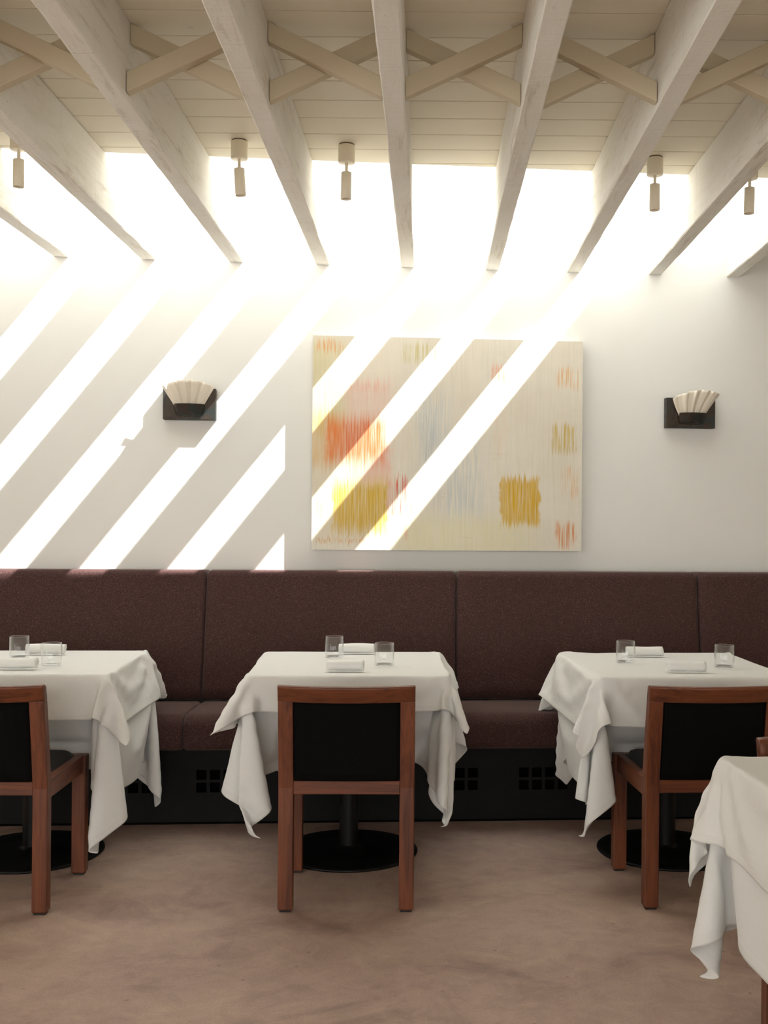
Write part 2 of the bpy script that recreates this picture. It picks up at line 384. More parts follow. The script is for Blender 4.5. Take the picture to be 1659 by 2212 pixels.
# crossed bridging between the beams
nm = {2: 'second', 3: 'third', 4: 'fourth', 5: 'fifth', 6: 'sixth', 7: 'seventh', 8: 'eighth'}
for i in range(2, 8):
    xa, xb = BX[i]+.0675, BX[i+1]-.001
    frontup = i in (3, 5, 7)                    # the front one climbs to the right
    yoff = {2: -.05, 3: -.02, 4: .0, 5: .0, 6: .02, 7: .03}[i]
    for front in (True, False):
        rise = frontup if front else not frontup
        y0 = 3.195+yoff+(0 if front else .040); y1 = y0+.036; hv = .0585
        za, zb = (ZB+.014, ZP-.002-hv) if rise else (ZP-.002-hv, ZB+.014)
        mb = MB().add([(xa, y0, za), (xb, y0, zb), (xb, y0, zb+hv), (xa, y0, za+hv), (xa, y1, za), (xb, y1, zb), (xb, y1, zb+hv), (xa, y1, za+hv)],
                      [(0, 1, 2, 3), (4, 7, 6, 5), (0, 4, 5, 1), (3, 2, 6, 7), (0, 3, 7, 4), (1, 5, 6, 2)])
        o = mb.build('cross_brace', M['brace'], None, .002, 1)
        tag(o, '%s diagonal brace rising to the %s between %s and %s ceiling beams' % ('front' if front else 'rear', 'right' if rise else 'left', nm[i], nm[i+1]), 'brace', 'crossed braces between ceiling beams')

# ------------------------------------------------------------------ ceiling spotlights
def spot(x, y, lab, tilt):
    r = empty('ceiling_spotlight', (x, y, ZP)); tag(r, lab, 'spotlight', 'cream cylinder spotlights')
    MB().lathe([(0, 0), (.030, 0), (.030, -.004), (0, -.004)], 28).build('mounting_plate', M['lampin'], r)
    MB().lathe([(0, -.004), (.0315, -.004), (.0325, -.006), (.0325, -.070), (.031, -.072), (0, -.072)], 32).build('canopy', M['lamp'], r, .0008, 1)
    MB().lathe([(.0062, -.071), (.0062, -.112)], 16).build('stem', M['lamp'], r)
    h = MB().lathe([(0, 0), (.019, 0), (.0205, -.0015), (.0205, -.104), (.0185, -.104), (.0185, -.090)], 28).build('lamp_head', M['lamp'], r)
    MB().lathe([(.0184, -.088), (.010, -.086), (0, -.085)], 28).build('lens', M['lampin'], h)
    h.location = (0, 0, -.108); h.rotation_euler = tilt
spot(-1.565, 4.12, 'cream cylinder spotlight half hidden behind the second beam at far left', (0, .0, 0))
spot(-.745, 4.205, 'cream cylinder spotlight between the third and fourth ceiling beams', (.02, -.06, 0))
spot(-.333, 4.240, 'cream cylinder spotlight between the fourth and middle ceiling beams', (0, .015, 0))
spot(.893, 4.357, 'cream cylinder spotlight between the seventh and eighth ceiling beams', (0, .0, 0))
spot(1.283, 4.392, 'cream cylinder spotlight at far right partly behind the eighth beam', (0, .02, 0))

# ------------------------------------------------------------------ painting
PW, PH = 1.305, 1.019
po = wall_pt(-.5635, .006, 1.183)
mb = MB(); T = .050
mb.add([(0, -T, 0), (PW, -T, 0), (PW, -T, PH), (0, -T, PH)], [(0, 1, 2, 3)], 0)
mb.add([(0, -T, 0), (PW, -T, 0), (PW, -T, PH), (0, -T, PH), (0, 0, 0), (PW, 0, 0), (PW, 0, PH), (0, 0, PH)], [(4, 7, 6, 5), (0, 4, 5, 1), (2, 6, 7, 3), (0, 3, 7, 4), (1, 5, 6, 2)], 1)
pa = mb.build('painting', [m_painting(PW, PH), M['side']], None, 0, 1, po, PHI)
tag(pa, 'large abstract canvas with orange and yellow patches on cream hung above the banquette', 'painting')

# ------------------------------------------------------------------ wall sconces
def sconce(X, lab, seed, skew):
    r = empty('wall_sconce', wall_pt(X, .001, 1.792), PHI); tag(r, lab, 'wall lamp', 'steel and fan shade wall sconces')
    w, h, d = .123, .148, .042
    MB().box(-w, w, -d, 0, 0, h).build('backplate', M['steel'], r, .0015, 1)
    # pocket
    n = 14; rows = []
    for k, (z, hw, dp) in enumerate(((.016, .050, .020), (.022, .061, .030), (.030, .064, .034), (.050, .070, .043), (.0715, .0755, .052))):
        row = []
        for q in range(n+1):
            t = q/n*2-1; row.append((hw*t+skew*.2*z, -d-.002-dp*(1-.55*t*t)*min(1, (1-abs(t))*9+.12), z))
        rows.append(row)
    inner = [[(x*.965, y+.003, z) for x, y, z in rr] for rr in rows]
    mb = MB(); mb.loft(rows, 0, True, False, False); mb.loft(inner, 0, True, False, False)
    mb.loft([rows[-1], inner[-1]], 0, False, False, False); mb.loft([rows[0], inner[0]], 0, False, False, False)
    mb.build('pocket', M['steel'], r)
    rn = random.Random(seed); wb = MB()
    pts = []
    for k in range(12):
        t = k/11; pts += [(-.053-.024*t, .018+.053*t), (.053+.024*t, .018+.053*t)]
    for k in range(17): t = k/16*2-1; pts.append((t*.050, .014-.003*(1-t*t)))
    for x, z in pts:
        rr = .0016+rn.random()*.0014
        wb.lathe([(0, -rr), (rr*.7, -rr*.7), (rr, 0), (rr*.7, rr*.7), (0, rr)], 6, 0, (x+rn.uniform(-.001, .001), -d-.0012, z+rn.uniform(-.001, .001)))
    wb.build('weld_bead', M['weld'], r)
    # pleated fan shade
    n = 84; m = 12; out = []; rn = random.Random(seed+5); ph = [rn.uniform(-.5, .5) for _ in range(8)]
    for i in range(m+1):
        v = i/m; row = []
        for q in range(n+1):
            t = q/n*2-1; hw = .054*(1-v)+.124*v
            wav = math.sin(t*PI*4.6+ph[0]+.5*math.sin(t*3+ph[1]))+.35*math.sin(t*PI*9+ph[2])
            x = hw*t+skew*v*v*.12+.004*v*wav*math.cos(t*9)
            y = -d-.006-(.012*(1-v)+.066*v)*(1-.62*t*t)+.0078*(.08+.92*v)*wav
            ztop = .152+.026*(1-t*t)+.0022*wav+skew*.08*t
            z = .042*(1-v)+ztop*v
            row.append((x, min(y, -d-.002), z))
        out.append(row)
    o = MB().loft(out, 0, True, False, False).build('fan_shade', M['shade'], r)
    sdf = o.modifiers.new('thickness', 'SOLIDIFY'); sdf.thickness = .0028; sdf.offset = 0
sconce(-1.138, 'dark steel sconce with pleated fan shade crossed by sunlight, left of the painting', 3, 0)
sconce(1.280, 'dark steel sconce with pleated fan shade in shadow, right of the painting', 11, .14)

# ------------------------------------------------------------------ banquette
BM = .07
def bench_y(x, y0): return y0+BM*x
def cushion(x0, x1, prof, name, parent, back):
    """prof: list of (y offset to the front line, z, isback, inset dir y, inset dir z)"""
    L = x1-x0; cols = [(0, .020), (.003, .011), (.009, .004), (.018, 0)]
    st = [(c, e) for c, e in cols]+[(L*k/14, 0) for k in range(1, 14)]+[(L-c, e) for c, e in reversed(cols)]
    rings = []
    for c, e in st:
        x = x0+c; ring = []
        for (yo, z, isb, dy, dz) in prof:
            y = (wally(x)-.004) if isb == 2 else bench_y(x, yo)
            ring.append((x, y+dy*e, z+dz*e))
        rings.append(ring)
    return MB().loft(rings, 0, True).build(name, M['felt'], parent)
def arc(cy, cz, r, a0, a1, n=6): return [(cy+r*math.cos(math.radians(a0+(a1-a0)*k/n)), cz+r*math.sin(math.radians(a0+(a1-a0)*k/n))) for k in range(n+1)]
def seat_prof():
    p = []
    F = 4.640
    for y, z in arc(F+.030, .345+.030, .030, 270, 180, 5): p.append((y, z, 0, 1, .3))
    for y, z in arc(F+.058, .497-.058, .058, 180, 95, 8): p.append((y, z, 0, .7, -.6))
    p += [(F+.14, .4985, 0, 0, -1), (F+.28, .4985, 0, 0, -1), (F+.40, .494, 0, 0, -1), (F+.42, .47, 0, 0, 0), (F+.42, .345, 0, 0, 0)]
    return p
def back_prof():
    p = []; yb, yt, z0, z1 = 5.012, 5.112, .50, 1.087
    lean = lambda z: yb+(yt-yb)*((z-z0)/(z1-z0))**.9 if z > z0 else yb
    p.append((yb+.02, z0, 0, 0, 0))
    for k in range(12):
        z = z0+.012+(z1-.05-z0-.012)*k/11; p.append((lean(z)-.006*math.sin(PI*k/11), z, 0, 1, 0))
    for y, z in arc(lean(z1-.034)+.034, z1-.034, .034, 172, 92, 6): p.append((y, z, 0, .6, -.8))
    p += [(5.17, z1+.0005, 0, 0, -1), (5.2, z1-.004, 2, 0, -1), (5.2, .5, 2, 0, 0)]
    return p
bl = ['brown felt banquette section at far left behind the left table', 'brown felt banquette section behind the centre table, below the left part of the painting',
      'brown felt banquette section between the centre and right tables', 'brown felt banquette section at the far right edge of the wall']
bs = [-2.20, -1.030, .130, 1.285, 2.45]
for k in range(4):
    r = empty('banquette_section', (0, 0, 0)); r.location = (bs[k]+.58, bench_y(bs[k]+.58, 4.85), 0)
    tag(r, bl[k], 'banquette', 'brown felt banquette sections')
    bpy.context.view_layer.update()
    for nme, pr in (('seat_cushion', seat_prof()), ('backrest_cushion', back_prof())):
        o = cushion(bs[k]+.0015, bs[k+1]-.0015, pr, nme, None, None); o.parent = r; o.matrix_parent_inverse = r.matrix_world.inverted()
# plinth with square vent holes
PX0, PX1, PZ = -2.6, 2.6, .342
xs = [PX0, PX1]; zs = [0.012, PZ, .139, .182, .194, .237]; cols = []
for start in (-1.404, -.998, .007, .407):
    for k in range(4): cols.append((start+.058*k, start+.058*k+.0435))
for a, b in cols: xs += [a, b]
xs = sorted(xs); zs = sorted(zs); rows_ = [(.139, .182), (.194, .237)]
pl = empty('banquette_plinth', (0, bench_y(0, 4.78), 0)); tag(pl, 'black painted plinth under the banquette with square vent holes', 'plinth')
mb = MB(); mbv = MB(); PY = 4.776
def P(x, dy, z): return (x, bench_y(x, PY)+dy, z)
for i in range(len(xs)-1):
    for j in range(len(zs)-1):
        cx, cz = (xs[i]+xs[i+1])/2, (zs[j]+zs[j+1])/2
        if any(a < cx < b for a, b in cols) and any(a < cz < b for a, b in rows_):
            x0, x1, z0, z1 = xs[i], xs[i+1], zs[j], zs[j+1]
            mb.add([P(x0, 0, z0), P(x1, 0, z0), P(x1, 0, z1), P(x0, 0, z1), P(x0, .018, z0), P(x1, .018, z0), P(x1, .018, z1), P(x0, .018, z1)],
                   [(0, 1, 5, 4), (1, 2, 6, 5), (2, 3, 7, 6), (3, 0, 4, 7)])
            continue
        mb.add([P(xs[i], 0, zs[j]), P(xs[i+1], 0, zs[j]), P(xs[i+1], 0, zs[j+1]), P(xs[i], 0, zs[j+1])], [(0, 1, 2, 3)])
mb.add([P(PX0, 0, PZ), P(PX1, 0, PZ), P(PX1, .3, PZ), P(PX0, .3, PZ)], [(0, 1, 2, 3)])
fp = mb.build('vent_panel', M['plinth']); mbv.prism([P(PX0, .06, 0)[:2], P(PX1, .06, 0)[:2], P(PX1, .30, 0)[:2], P(PX0, .30, 0)[:2]], .0, PZ-.002)
vd = mbv.build('void_backing', M['void'])  # near-black block puts the shade of the hollow behind the vent holes
kb = MB().prism([P(PX0, .010, 0)[:2], P(PX1, .010, 0)[:2], P(PX1, .05, 0)[:2], P(PX0, .05, 0)[:2]], 0, .0118).build('base_strip', M['void'])
bpy.context.view_layer.update()
for o in (fp, vd, kb): o.parent = pl; o.matrix_parent_inverse = pl.matrix_world.inverted()

# ------------------------------------------------------------------ tables and cloths
TAB = {'left': ((-1.556, 4.295), .07, 'left'), 'center': ((-.311, 4.346), .052, 'centre'), 'right': ((.966, 4.39), .07, 'right'), 'front': ((1.10, 2.28), .06, 'front right')}
def make_table():
    r = empty('restaurant_table', (0, 0, 0))
    MB().box(-.36, .36, -.36, .36, .716, .744).build('tabletop', M['ply'], r, .008, 3)
    MB().box(-.2, .2, -.03, .03, .695, .716).box(-.03, .03, -.2, .2, .694, .7155).build('spider', M['iron'], r)
    MB().lathe([(.037, .012), (.037, .695)], 32).build('column', M['iron'], r)
    MB().lathe([(0, .0), (.272, .0), (.276, .004), (.275, .009), (.266, .013), (.20, .015), (.062, .018), (.045, .024), (.037, .032)], 64).build('base_disc', M['iron'], r)
    return r
tp = make_table()
tl = {'left': 'pedestal table with black round base at the left under white linen', 'center': 'pedestal table with black round base in the centre under white linen',
      'right': 'pedestal table with black round base at the right under white linen', 'front': 'table nearest the viewer in the lower right corner under white linen'}
for k, (key, (c, rz, wd)) in enumerate(TAB.items()):
    t = tp if k == 0 else copy_tree(tp)
    t.location = (c[0], c[1], 0); t.rotation_euler = (0, 0, rz); tag(t, tl[key], 'table', 'pedestal tables under linen')
# rows of the table grid (36 mm) that hang over the left, right, near and far side of each cloth
EXTENT = {
    'center_under': (12, 11, 11, 11),
    'center_top': (6, 5, 4, 6),
    'left_under': (11, 13, 12, 13),
    'left_top': (5, 6, 5, 5),
    'right_under': (12, 11, 11, 11),
    'right_top': (6, 6, 6, 6),
    'front_under': (11, 11, 11, 11),
    'front_top': (6, 6, 6, 7),
}
# hanging part of each cloth: x, y, z of its grid points in half millimetres, in the table frame
CLOTH = {
    'center_under': [
-606,-862,354,-674,-840,364,-714,-789,391,-673,-759,437,-656,-724,482,-717,-706,516,-780,-705,550,-843,-703,585,-902,-684,620,-925,-625,648,-875,-579,657,-808,-602,655,-745,-635,652,-685,-600,651,-702,-531,651,-728,-465,650,-748,-395,650,-764,-325,650,-778,-254,651,-791,-184,653,
-802,-112,655,-811,-41,659,-817,31,664,-821,103,670,-823,174,677,-819,246,685,-796,312,697,-737,335,726,-676,321,762,-670,377,773,-702,442,777,-764,472,778,-826,437,776,-893,413,775,-924,459,765,-863,481,735,-798,490,705,-733,497,676,-685,458,646,-666,395,616,
-631,340,586,-575,351,550,-524,388,515,-665,-828,376,-674,-871,429,-726,-827,450,-718,-774,491,-666,-762,538,-683,-715,579,-745,-707,613,-808,-709,648,-870,-697,683,-908,-648,714,-874,-590,728,-805,-602,726,-742,-636,724,-686,-600,723,-707,-532,723,-735,-467,722,-757,-398,721,
-775,-328,721,-793,-258,721,-808,-188,722,-809,-116,722,-828,-47,727,-839,24,732,-840,96,739,-839,167,746,-835,239,754,-820,308,765,-770,350,788,-711,331,824,-672,373,845,-703,438,848,-763,467,850,-826,432,848,-895,416,846,-896,466,831,-832,470,799,-769,491,770,
-705,486,741,-673,430,711,-652,368,681,-597,348,647,-555,388,604,-522,433,572,-688,-778,414,-696,-816,470,-731,-862,513,-753,-805,546,-710,-778,592,-668,-748,639,-711,-710,677,-774,-712,711,-836,-706,746,-886,-669,779,-872,-605,798,-803,-603,798,-740,-637,796,-687,-601,795,
-712,-534,794,-742,-468,793,-765,-400,793,-785,-331,793,-797,-260,793,-794,-188,792,-792,-116,792,-801,-45,794,-827,22,802,-851,89,809,-856,161,816,-851,232,824,-841,303,834,-803,359,851,-744,348,886,-686,365,915,-706,432,920,-763,462,922,-826,428,920,-895,426,918,
-865,465,893,-801,467,863,-741,496,836,-688,461,807,-661,402,776,-622,357,745,-569,381,704,-536,427,661,-517,468,634,-640,-810,456,-684,-800,512,-733,-810,562,-775,-843,603,-755,-792,647,-704,-776,694,-681,-731,738,-739,-716,774,-802,-713,809,-859,-687,843,-866,-624,868,
-801,-605,870,-737,-638,868,-689,-601,867,-719,-536,866,-749,-470,865,-773,-403,864,-787,-332,864,-782,-260,864,-779,-188,863,-779,-116,863,-783,-45,864,-795,26,866,-818,94,873,-853,156,887,-866,225,894,-858,296,903,-834,362,916,-774,372,947,-714,363,982,-707,428,992,
-762,457,994,-827,425,992,-888,446,986,-836,462,958,-774,475,929,-721,478,901,-675,433,872,-649,375,841,-590,381,804,-545,418,761,-566,458,713,-543,490,685,-596,-848,497,-645,-847,550,-693,-843,604,-735,-831,661,-784,-826,702,-750,-784,748,-699,-767,796,-704,-718,837,
-767,-715,872,-828,-702,907,-856,-646,936,-801,-610,942,-734,-637,940,-692,-601,939,-726,-538,938,-757,-473,936,-778,-404,936,-775,-332,935,-770,-260,935,-768,-188,934,-767,-116,934,-769,-45,934,-776,27,936,-789,98,938,-814,165,946,-854,223,963,-873,290,973,-859,360,983,
-805,393,1008,-747,373,1045,-710,421,1063,-762,451,1065,-829,425,1064,-869,468,1052,-806,455,1023,-751,492,995,-697,463,967,-673,402,936,-614,386,903,-567,419,861,-563,467,810,-593,440,757,-609,481,704,-545,-852,545,-593,-860,598,-642,-859,651,-691,-856,703,-740,-847,755,
-782,-814,804,-745,-777,850,-698,-753,897,-731,-713,934,-794,-710,970,-840,-669,1002,-801,-617,1014,-732,-635,1012,-697,-602,1011,-733,-540,1009,-764,-475,1008,-771,-404,1008,-766,-332,1007,-764,-260,1006,-760,-189,1006,-759,-117,1006,-759,-45,1006,-761,27,1006,-767,99,1007,-783,169,1011,
-812,234,1021,-854,289,1041,-876,354,1053,-837,406,1070,-776,398,1105,-721,412,1134,-761,441,1137,-831,434,1135,-830,476,1113,-776,464,1087,-724,489,1061,-694,431,1032,-642,396,1001,-589,420,961,-586,466,908,-621,452,847,-657,449,786,-659,495,733,-547,-790,577,-556,-821,641,
-591,-844,699,-639,-850,752,-688,-843,804,-737,-832,856,-780,-803,905,-740,-769,951,-705,-732,996,-758,-708,1032,-816,-689,1067,-800,-629,1085,-731,-643,1082,-704,-604,1083,-742,-543,1081,-765,-475,1080,-759,-404,1079,-765,-332,1079,-756,-261,1078,-753,-189,1077,-752,-117,1077,-750,-45,1077,
-750,27,1077,-752,99,1077,-759,171,1079,-777,240,1084,-812,301,1098,-856,354,1119,-870,418,1133,-808,419,1166,-746,411,1201,-760,428,1207,-826,457,1204,-803,463,1174,-766,489,1153,-710,463,1127,-672,412,1097,-612,423,1060,-612,467,1006,-648,458,944,-672,465,885,-644,494,828,
-599,493,772,-595,-742,601,-580,-761,669,-575,-788,735,-594,-818,797,-636,-835,853,-685,-831,906,-733,-819,957,-777,-791,1007,-735,-760,1053,-724,-712,1095,-785,-703,1130,-798,-645,1155,-731,-655,1153,-711,-606,1155,-750,-546,1152,-756,-475,1151,-757,-403,1151,-759,-332,1150,-749,-261,1149,
-748,-189,1149,-746,-117,1149,-744,-45,1149,-743,27,1149,-742,99,1149,-743,171,1149,-750,243,1150,-773,311,1157,-813,367,1176,-860,416,1200,-837,445,1224,-777,436,1261,-752,470,1263,-793,490,1256,-776,467,1242,-734,492,1216,-702,433,1193,-638,426,1159,-643,466,1101,-670,449,1043,
-672,480,985,-634,496,929,-588,496,874,-544,483,818,-656,-712,624,-636,-723,692,-618,-736,760,-605,-757,828,-606,-787,893,-634,-814,953,-681,-819,1007,-730,-806,1058,-775,-780,1108,-731,-747,1154,-749,-701,1193,-791,-667,1224,-730,-664,1225,-719,-609,1226,-753,-546,1224,-746,-474,1223,
-758,-404,1223,-749,-332,1222,-744,-261,1221,-743,-189,1221,-741,-117,1221,-740,-45,1221,-738,27,1221,-736,99,1220,-735,171,1220,-735,243,1221,-741,315,1222,-770,379,1232,-817,429,1257,-849,488,1271,-800,484,1309,-737,491,1331,-742,510,1299,-766,523,1261,-731,482,1276,-668,462,1249,
-673,480,1196,-685,466,1142,-671,494,1084,-624,490,1030,-578,496,975,-539,475,919,-527,436,861,-713,-675,647,-700,-697,715,-681,-711,783,-660,-719,851,-642,-732,919,-630,-755,987,-639,-786,1051,-678,-804,1108,-726,-793,1160,-771,-768,1210,-730,-728,1254,-776,-691,1290,-729,-672,1296,
-728,-612,1298,-745,-545,1296,-744,-474,1295,-753,-404,1294,-741,-333,1293,-740,-261,1293,-739,-189,1293,-738,-117,1293,-737,-45,1293,-736,27,1293,-736,99,1292,-736,171,1292,-735,243,1292,-732,315,1293,-733,387,1293,-773,442,1312,-816,495,1334,-802,552,1334,-749,537,1380,-743,571,1333,
-750,582,1297,-699,532,1316,-678,519,1270,-705,497,1224,-665,477,1175,-617,491,1130,-570,492,1076,-546,456,1019,-553,420,958,-574,394,894,-676,-623,668,-688,-640,737,-703,-655,806,-709,-679,874,-704,-703,941,-689,-721,1009,-670,-732,1078,-657,-752,1145,-676,-782,1207,-722,-779,1261,
-762,-756,1312,-743,-702,1352,-728,-678,1369,-728,-610,1369,-737,-545,1367,-750,-476,1366,-741,-405,1366,-737,-333,1365,-736,-261,1365,-736,-189,1365,-736,-117,1365,-737,-45,1365,-738,27,1364,-740,99,1364,-741,171,1364,-742,243,1364,-741,315,1364,-739,387,1364,-729,459,1366,-771,510,1388,
-803,572,1400,-756,602,1410,-753,620,1384,-727,625,1350,-686,598,1325,-685,560,1279,-649,527,1255,-609,498,1211,-568,477,1177,-568,438,1117,-579,404,1054,-607,386,990,-629,360,927,-663,-557,690,-664,-579,759,-666,-600,827,-670,-623,896,-679,-644,964,-690,-664,1032,-704,-682,1100,
-705,-706,1168,-695,-728,1236,-684,-748,1303,-715,-759,1361,-746,-741,1413,-755,-678,1435,-730,-616,1430,-731,-545,1439,-741,-477,1437,-734,-405,1437,-733,-333,1437,-733,-261,1437,-735,-189,1437,-737,-117,1437,-740,-45,1437,-742,27,1436,-743,99,1436,-744,171,1436,-745,244,1436,-745,316,1436,
-746,388,1436,-744,460,1436,-734,531,1438,-765,589,1448,-768,649,1457,-765,678,1420,-716,679,1372,-679,644,1326,-636,590,1306,-603,529,1297,-597,466,1272,-606,429,1211,-623,406,1145,-630,366,1087,-656,346,1024,-663,312,961,-643,-493,712,-654,-512,781,-663,-532,849,-667,-554,918,
-670,-576,986,-672,-599,1055,-676,-621,1123,-679,-644,1191,-680,-671,1258,-689,-689,1325,-697,-710,1392,-707,-751,1446,-730,-694,1507,-724,-622,1503,-720,-550,1501,-718,-478,1500,-718,-405,1501,-719,-333,1501,-719,-261,1501,-719,-189,1501,-719,-117,1501,-719,-45,1501,-719,28,1501,-719,100,1501,
-719,172,1500,-719,244,1500,-720,316,1500,-720,388,1499,-720,460,1499,-723,532,1501,-725,603,1501,-732,676,1505,-737,729,1452,-694,677,1416,-695,627,1378,-670,562,1362,-649,528,1319,-652,468,1281,-641,417,1231,-630,375,1174,-621,343,1110,-612,315,1045,-603,287,979,-583,-459,731,
-595,-475,800,-594,-515,859,-600,-539,927,-605,-557,996,-609,-582,1064,-614,-609,1130,-618,-637,1196,-623,-666,1262,-628,-695,1328,-639,-732,1386,-640,-736,1453,-654,677,1504,-653,738,1470,-638,696,1414,-630,636,1402,-620,588,1351,-598,526,1338,-583,468,1297,-573,432,1236,-562,398,1173,
-552,366,1109,-543,334,1046,-534,303,981,-519,-432,750,-534,-445,818,-532,-486,878,-533,-523,939,-539,-553,1004,-549,-579,1071,-562,-602,1137,-565,-633,1202,-566,-666,1266,-566,-701,1328,-568,-739,1389,-571,-735,1460,-581,677,1504,-581,741,1476,-574,717,1402,-566,656,1392,-556,598,1351,
-555,547,1303,-556,504,1248,-549,491,1205,-550,454,1143,-533,420,1082,-511,387,1022,-507,353,959,-450,-437,771,-471,-432,839,-478,-445,903,-492,-472,966,-493,-511,1026,-495,-563,1076,-495,-602,1136,-496,-643,1196,-496,-681,1257,-496,-712,1322,-499,-718,1393,-500,-741,1462,-509,678,1504,
-508,742,1479,-505,733,1406,-496,662,1388,-494,612,1338,-494,552,1301,-492,491,1264,-496,465,1199,-501,460,1127,-507,473,1057,-509,451,988,-502,417,925,-416,-379,786,-418,-394,856,-421,-412,926,-422,-462,978,-423,-521,1019,-424,-568,1073,-424,-611,1131,-424,-650,1191,-424,-683,1255,
-426,-697,1325,-427,-724,1392,-428,-739,1462,-436,678,1504,-436,741,1479,-435,717,1412,-435,679,1354,-423,610,1341,-424,547,1306,-428,492,1260,-428,478,1191,-435,488,1121,-436,476,1050,-442,473,979,-445,454,910,-348,-401,783,-349,-415,854,-349,-415,926,-350,-463,978,-351,-522,1018,
-352,-571,1071,-352,-615,1128,-353,-654,1188,-353,-678,1256,-354,-703,1324,-355,-723,1393,-356,-740,1463,-363,678,1504,-363,740,1479,-363,720,1410,-363,682,1349,-363,625,1306,-358,557,1282,-356,493,1258,-360,483,1187,-363,493,1117,-367,490,1045,-371,480,973,-374,465,903,-277,-412,782,
-277,-415,854,-277,-416,926,-278,-465,976,-279,-524,1018,-280,-574,1070,-280,-618,1127,-281,-652,1190,-281,-680,1256,-282,-704,1324,-283,-722,1394,-284,-740,1464,-291,678,1503,-291,739,1478,-291,720,1409,-291,681,1349,-291,629,1300,-288,561,1281,-292,498,1250,-290,474,1184,-292,482,1112,
-295,488,1041,-299,483,969,-303,470,898,-205,-414,782,-205,-415,854,-205,-417,926,-206,-466,977,-207,-525,1018,-208,-575,1069,-208,-618,1127,-209,-653,1190,-209,-681,1256,-210,-704,1324,-211,-722,1394,-212,-741,1464,-219,678,1503,-219,739,1478,-219,720,1409,-219,680,1349,-219,629,1299,
-220,566,1265,-220,499,1247,-222,496,1176,-221,472,1108,-224,474,1037,-227,482,965,-231,473,894,-133,-416,783,-133,-416,855,-133,-417,927,-134,-466,977,-135,-526,1018,-135,-576,1069,-136,-618,1127,-137,-653,1190,-137,-681,1257,-138,-704,1325,-139,-723,1394,-139,-741,1465,-146,678,1503,
-146,739,1478,-147,720,1409,-147,680,1349,-147,628,1299,-148,565,1266,-149,505,1240,-151,491,1174,-153,493,1102,-153,473,1033,-156,472,962,-159,474,890,-61,-417,783,-61,-418,855,-61,-417,927,-62,-467,978,-63,-526,1018,-63,-577,1069,-64,-619,1128,-65,-653,1191,-65,-682,1257,
-66,-705,1325,-67,-724,1395,-67,-740,1465,-74,679,1503,-74,739,1477,-74,720,1409,-75,679,1349,-75,628,1299,-76,565,1265,-78,499,1242,-79,485,1172,-81,491,1100,-83,488,1029,-84,472,959,-87,472,887,11,-418,784,11,-418,856,10,-418,928,10,-467,978,9,-527,1019,
9,-577,1070,8,-619,1128,7,-654,1191,7,-683,1257,6,-707,1325,6,-726,1395,5,-740,1465,-2,679,1503,-2,740,1477,-2,719,1409,-3,678,1350,-3,626,1299,-4,564,1264,-6,497,1241,-7,485,1170,-9,488,1098,-11,491,1027,-13,481,955,-15,472,884,83,-419,784,
83,-419,856,82,-418,928,82,-468,979,81,-527,1019,81,-578,1070,80,-620,1129,79,-654,1192,79,-683,1258,78,-708,1326,78,-728,1395,77,-739,1466,71,679,1503,70,740,1477,70,719,1408,70,677,1350,69,625,1300,68,562,1265,66,496,1240,64,487,1168,63,488,1097,
61,491,1025,59,482,953,58,470,882,155,-419,785,155,-419,857,154,-419,929,154,-468,979,153,-527,1020,153,-578,1071,152,-620,1129,151,-655,1192,151,-684,1258,150,-708,1326,150,-729,1395,149,-739,1466,143,679,1503,143,740,1476,142,718,1408,142,675,1350,141,623,1301,
140,560,1267,138,496,1238,136,487,1167,135,493,1095,133,489,1024,131,478,952,130,468,881,227,-419,785,227,-419,857,226,-419,929,226,-468,980,225,-527,1021,225,-578,1072,224,-621,1129,224,-655,1193,223,-683,1259,223,-709,1327,222,-730,1395,221,-739,1467,215,680,1503,
215,740,1476,214,718,1408,214,674,1351,213,620,1303,211,555,1275,209,494,1237,208,493,1166,207,492,1094,205,480,1023,203,467,952,202,466,881,299,-417,786,299,-418,858,298,-419,930,298,-468,980,297,-526,1023,297,-577,1074,296,-622,1130,295,-655,1194,295,-682,1260,
295,-708,1327,294,-730,1396,294,-738,1467,288,680,1504,288,741,1475,287,718,1407,286,672,1352,285,616,1307,283,553,1273,281,494,1237,279,489,1166,277,476,1095,275,465,1024,274,460,952,274,466,880,371,-417,786,371,-416,858,370,-419,930,370,-468,981,369,-526,1024,
369,-575,1077,368,-619,1134,367,-656,1195,367,-679,1262,367,-707,1329,366,-731,1397,366,-738,1468,360,681,1504,360,741,1475,359,719,1405,358,668,1355,356,611,1311,355,549,1275,352,501,1234,349,479,1165,347,460,1096,346,459,1024,346,459,952,346,468,880,443,-422,787,
442,-424,859,442,-418,931,442,-467,983,441,-524,1027,441,-572,1080,439,-614,1139,438,-654,1199,439,-675,1265,439,-702,1331,439,-730,1398,438,-738,1469,433,681,1504,433,740,1474,431,720,1404,429,661,1361,428,605,1317,426,546,1275,421,488,1236,420,468,1167,419,457,1095,
418,455,1023,418,463,952,418,474,881,499,-378,792,508,-398,860,513,-425,926,514,-467,985,513,-523,1029,512,-570,1084,511,-610,1144,510,-647,1205,508,-684,1267,511,-696,1334,511,-726,1400,509,-734,1469,505,682,1505,505,741,1472,503,716,1403,499,651,1373,496,590,1335,
493,530,1295,492,499,1230,491,472,1163,490,455,1096,489,466,1025,487,481,954,489,478,882,554,-414,772,566,-434,840,575,-457,908,582,-481,975,583,-514,1039,584,-565,1089,582,-600,1152,580,-635,1214,578,-671,1277,577,-707,1339,582,-718,1404,580,-746,1471,578,682,1504,
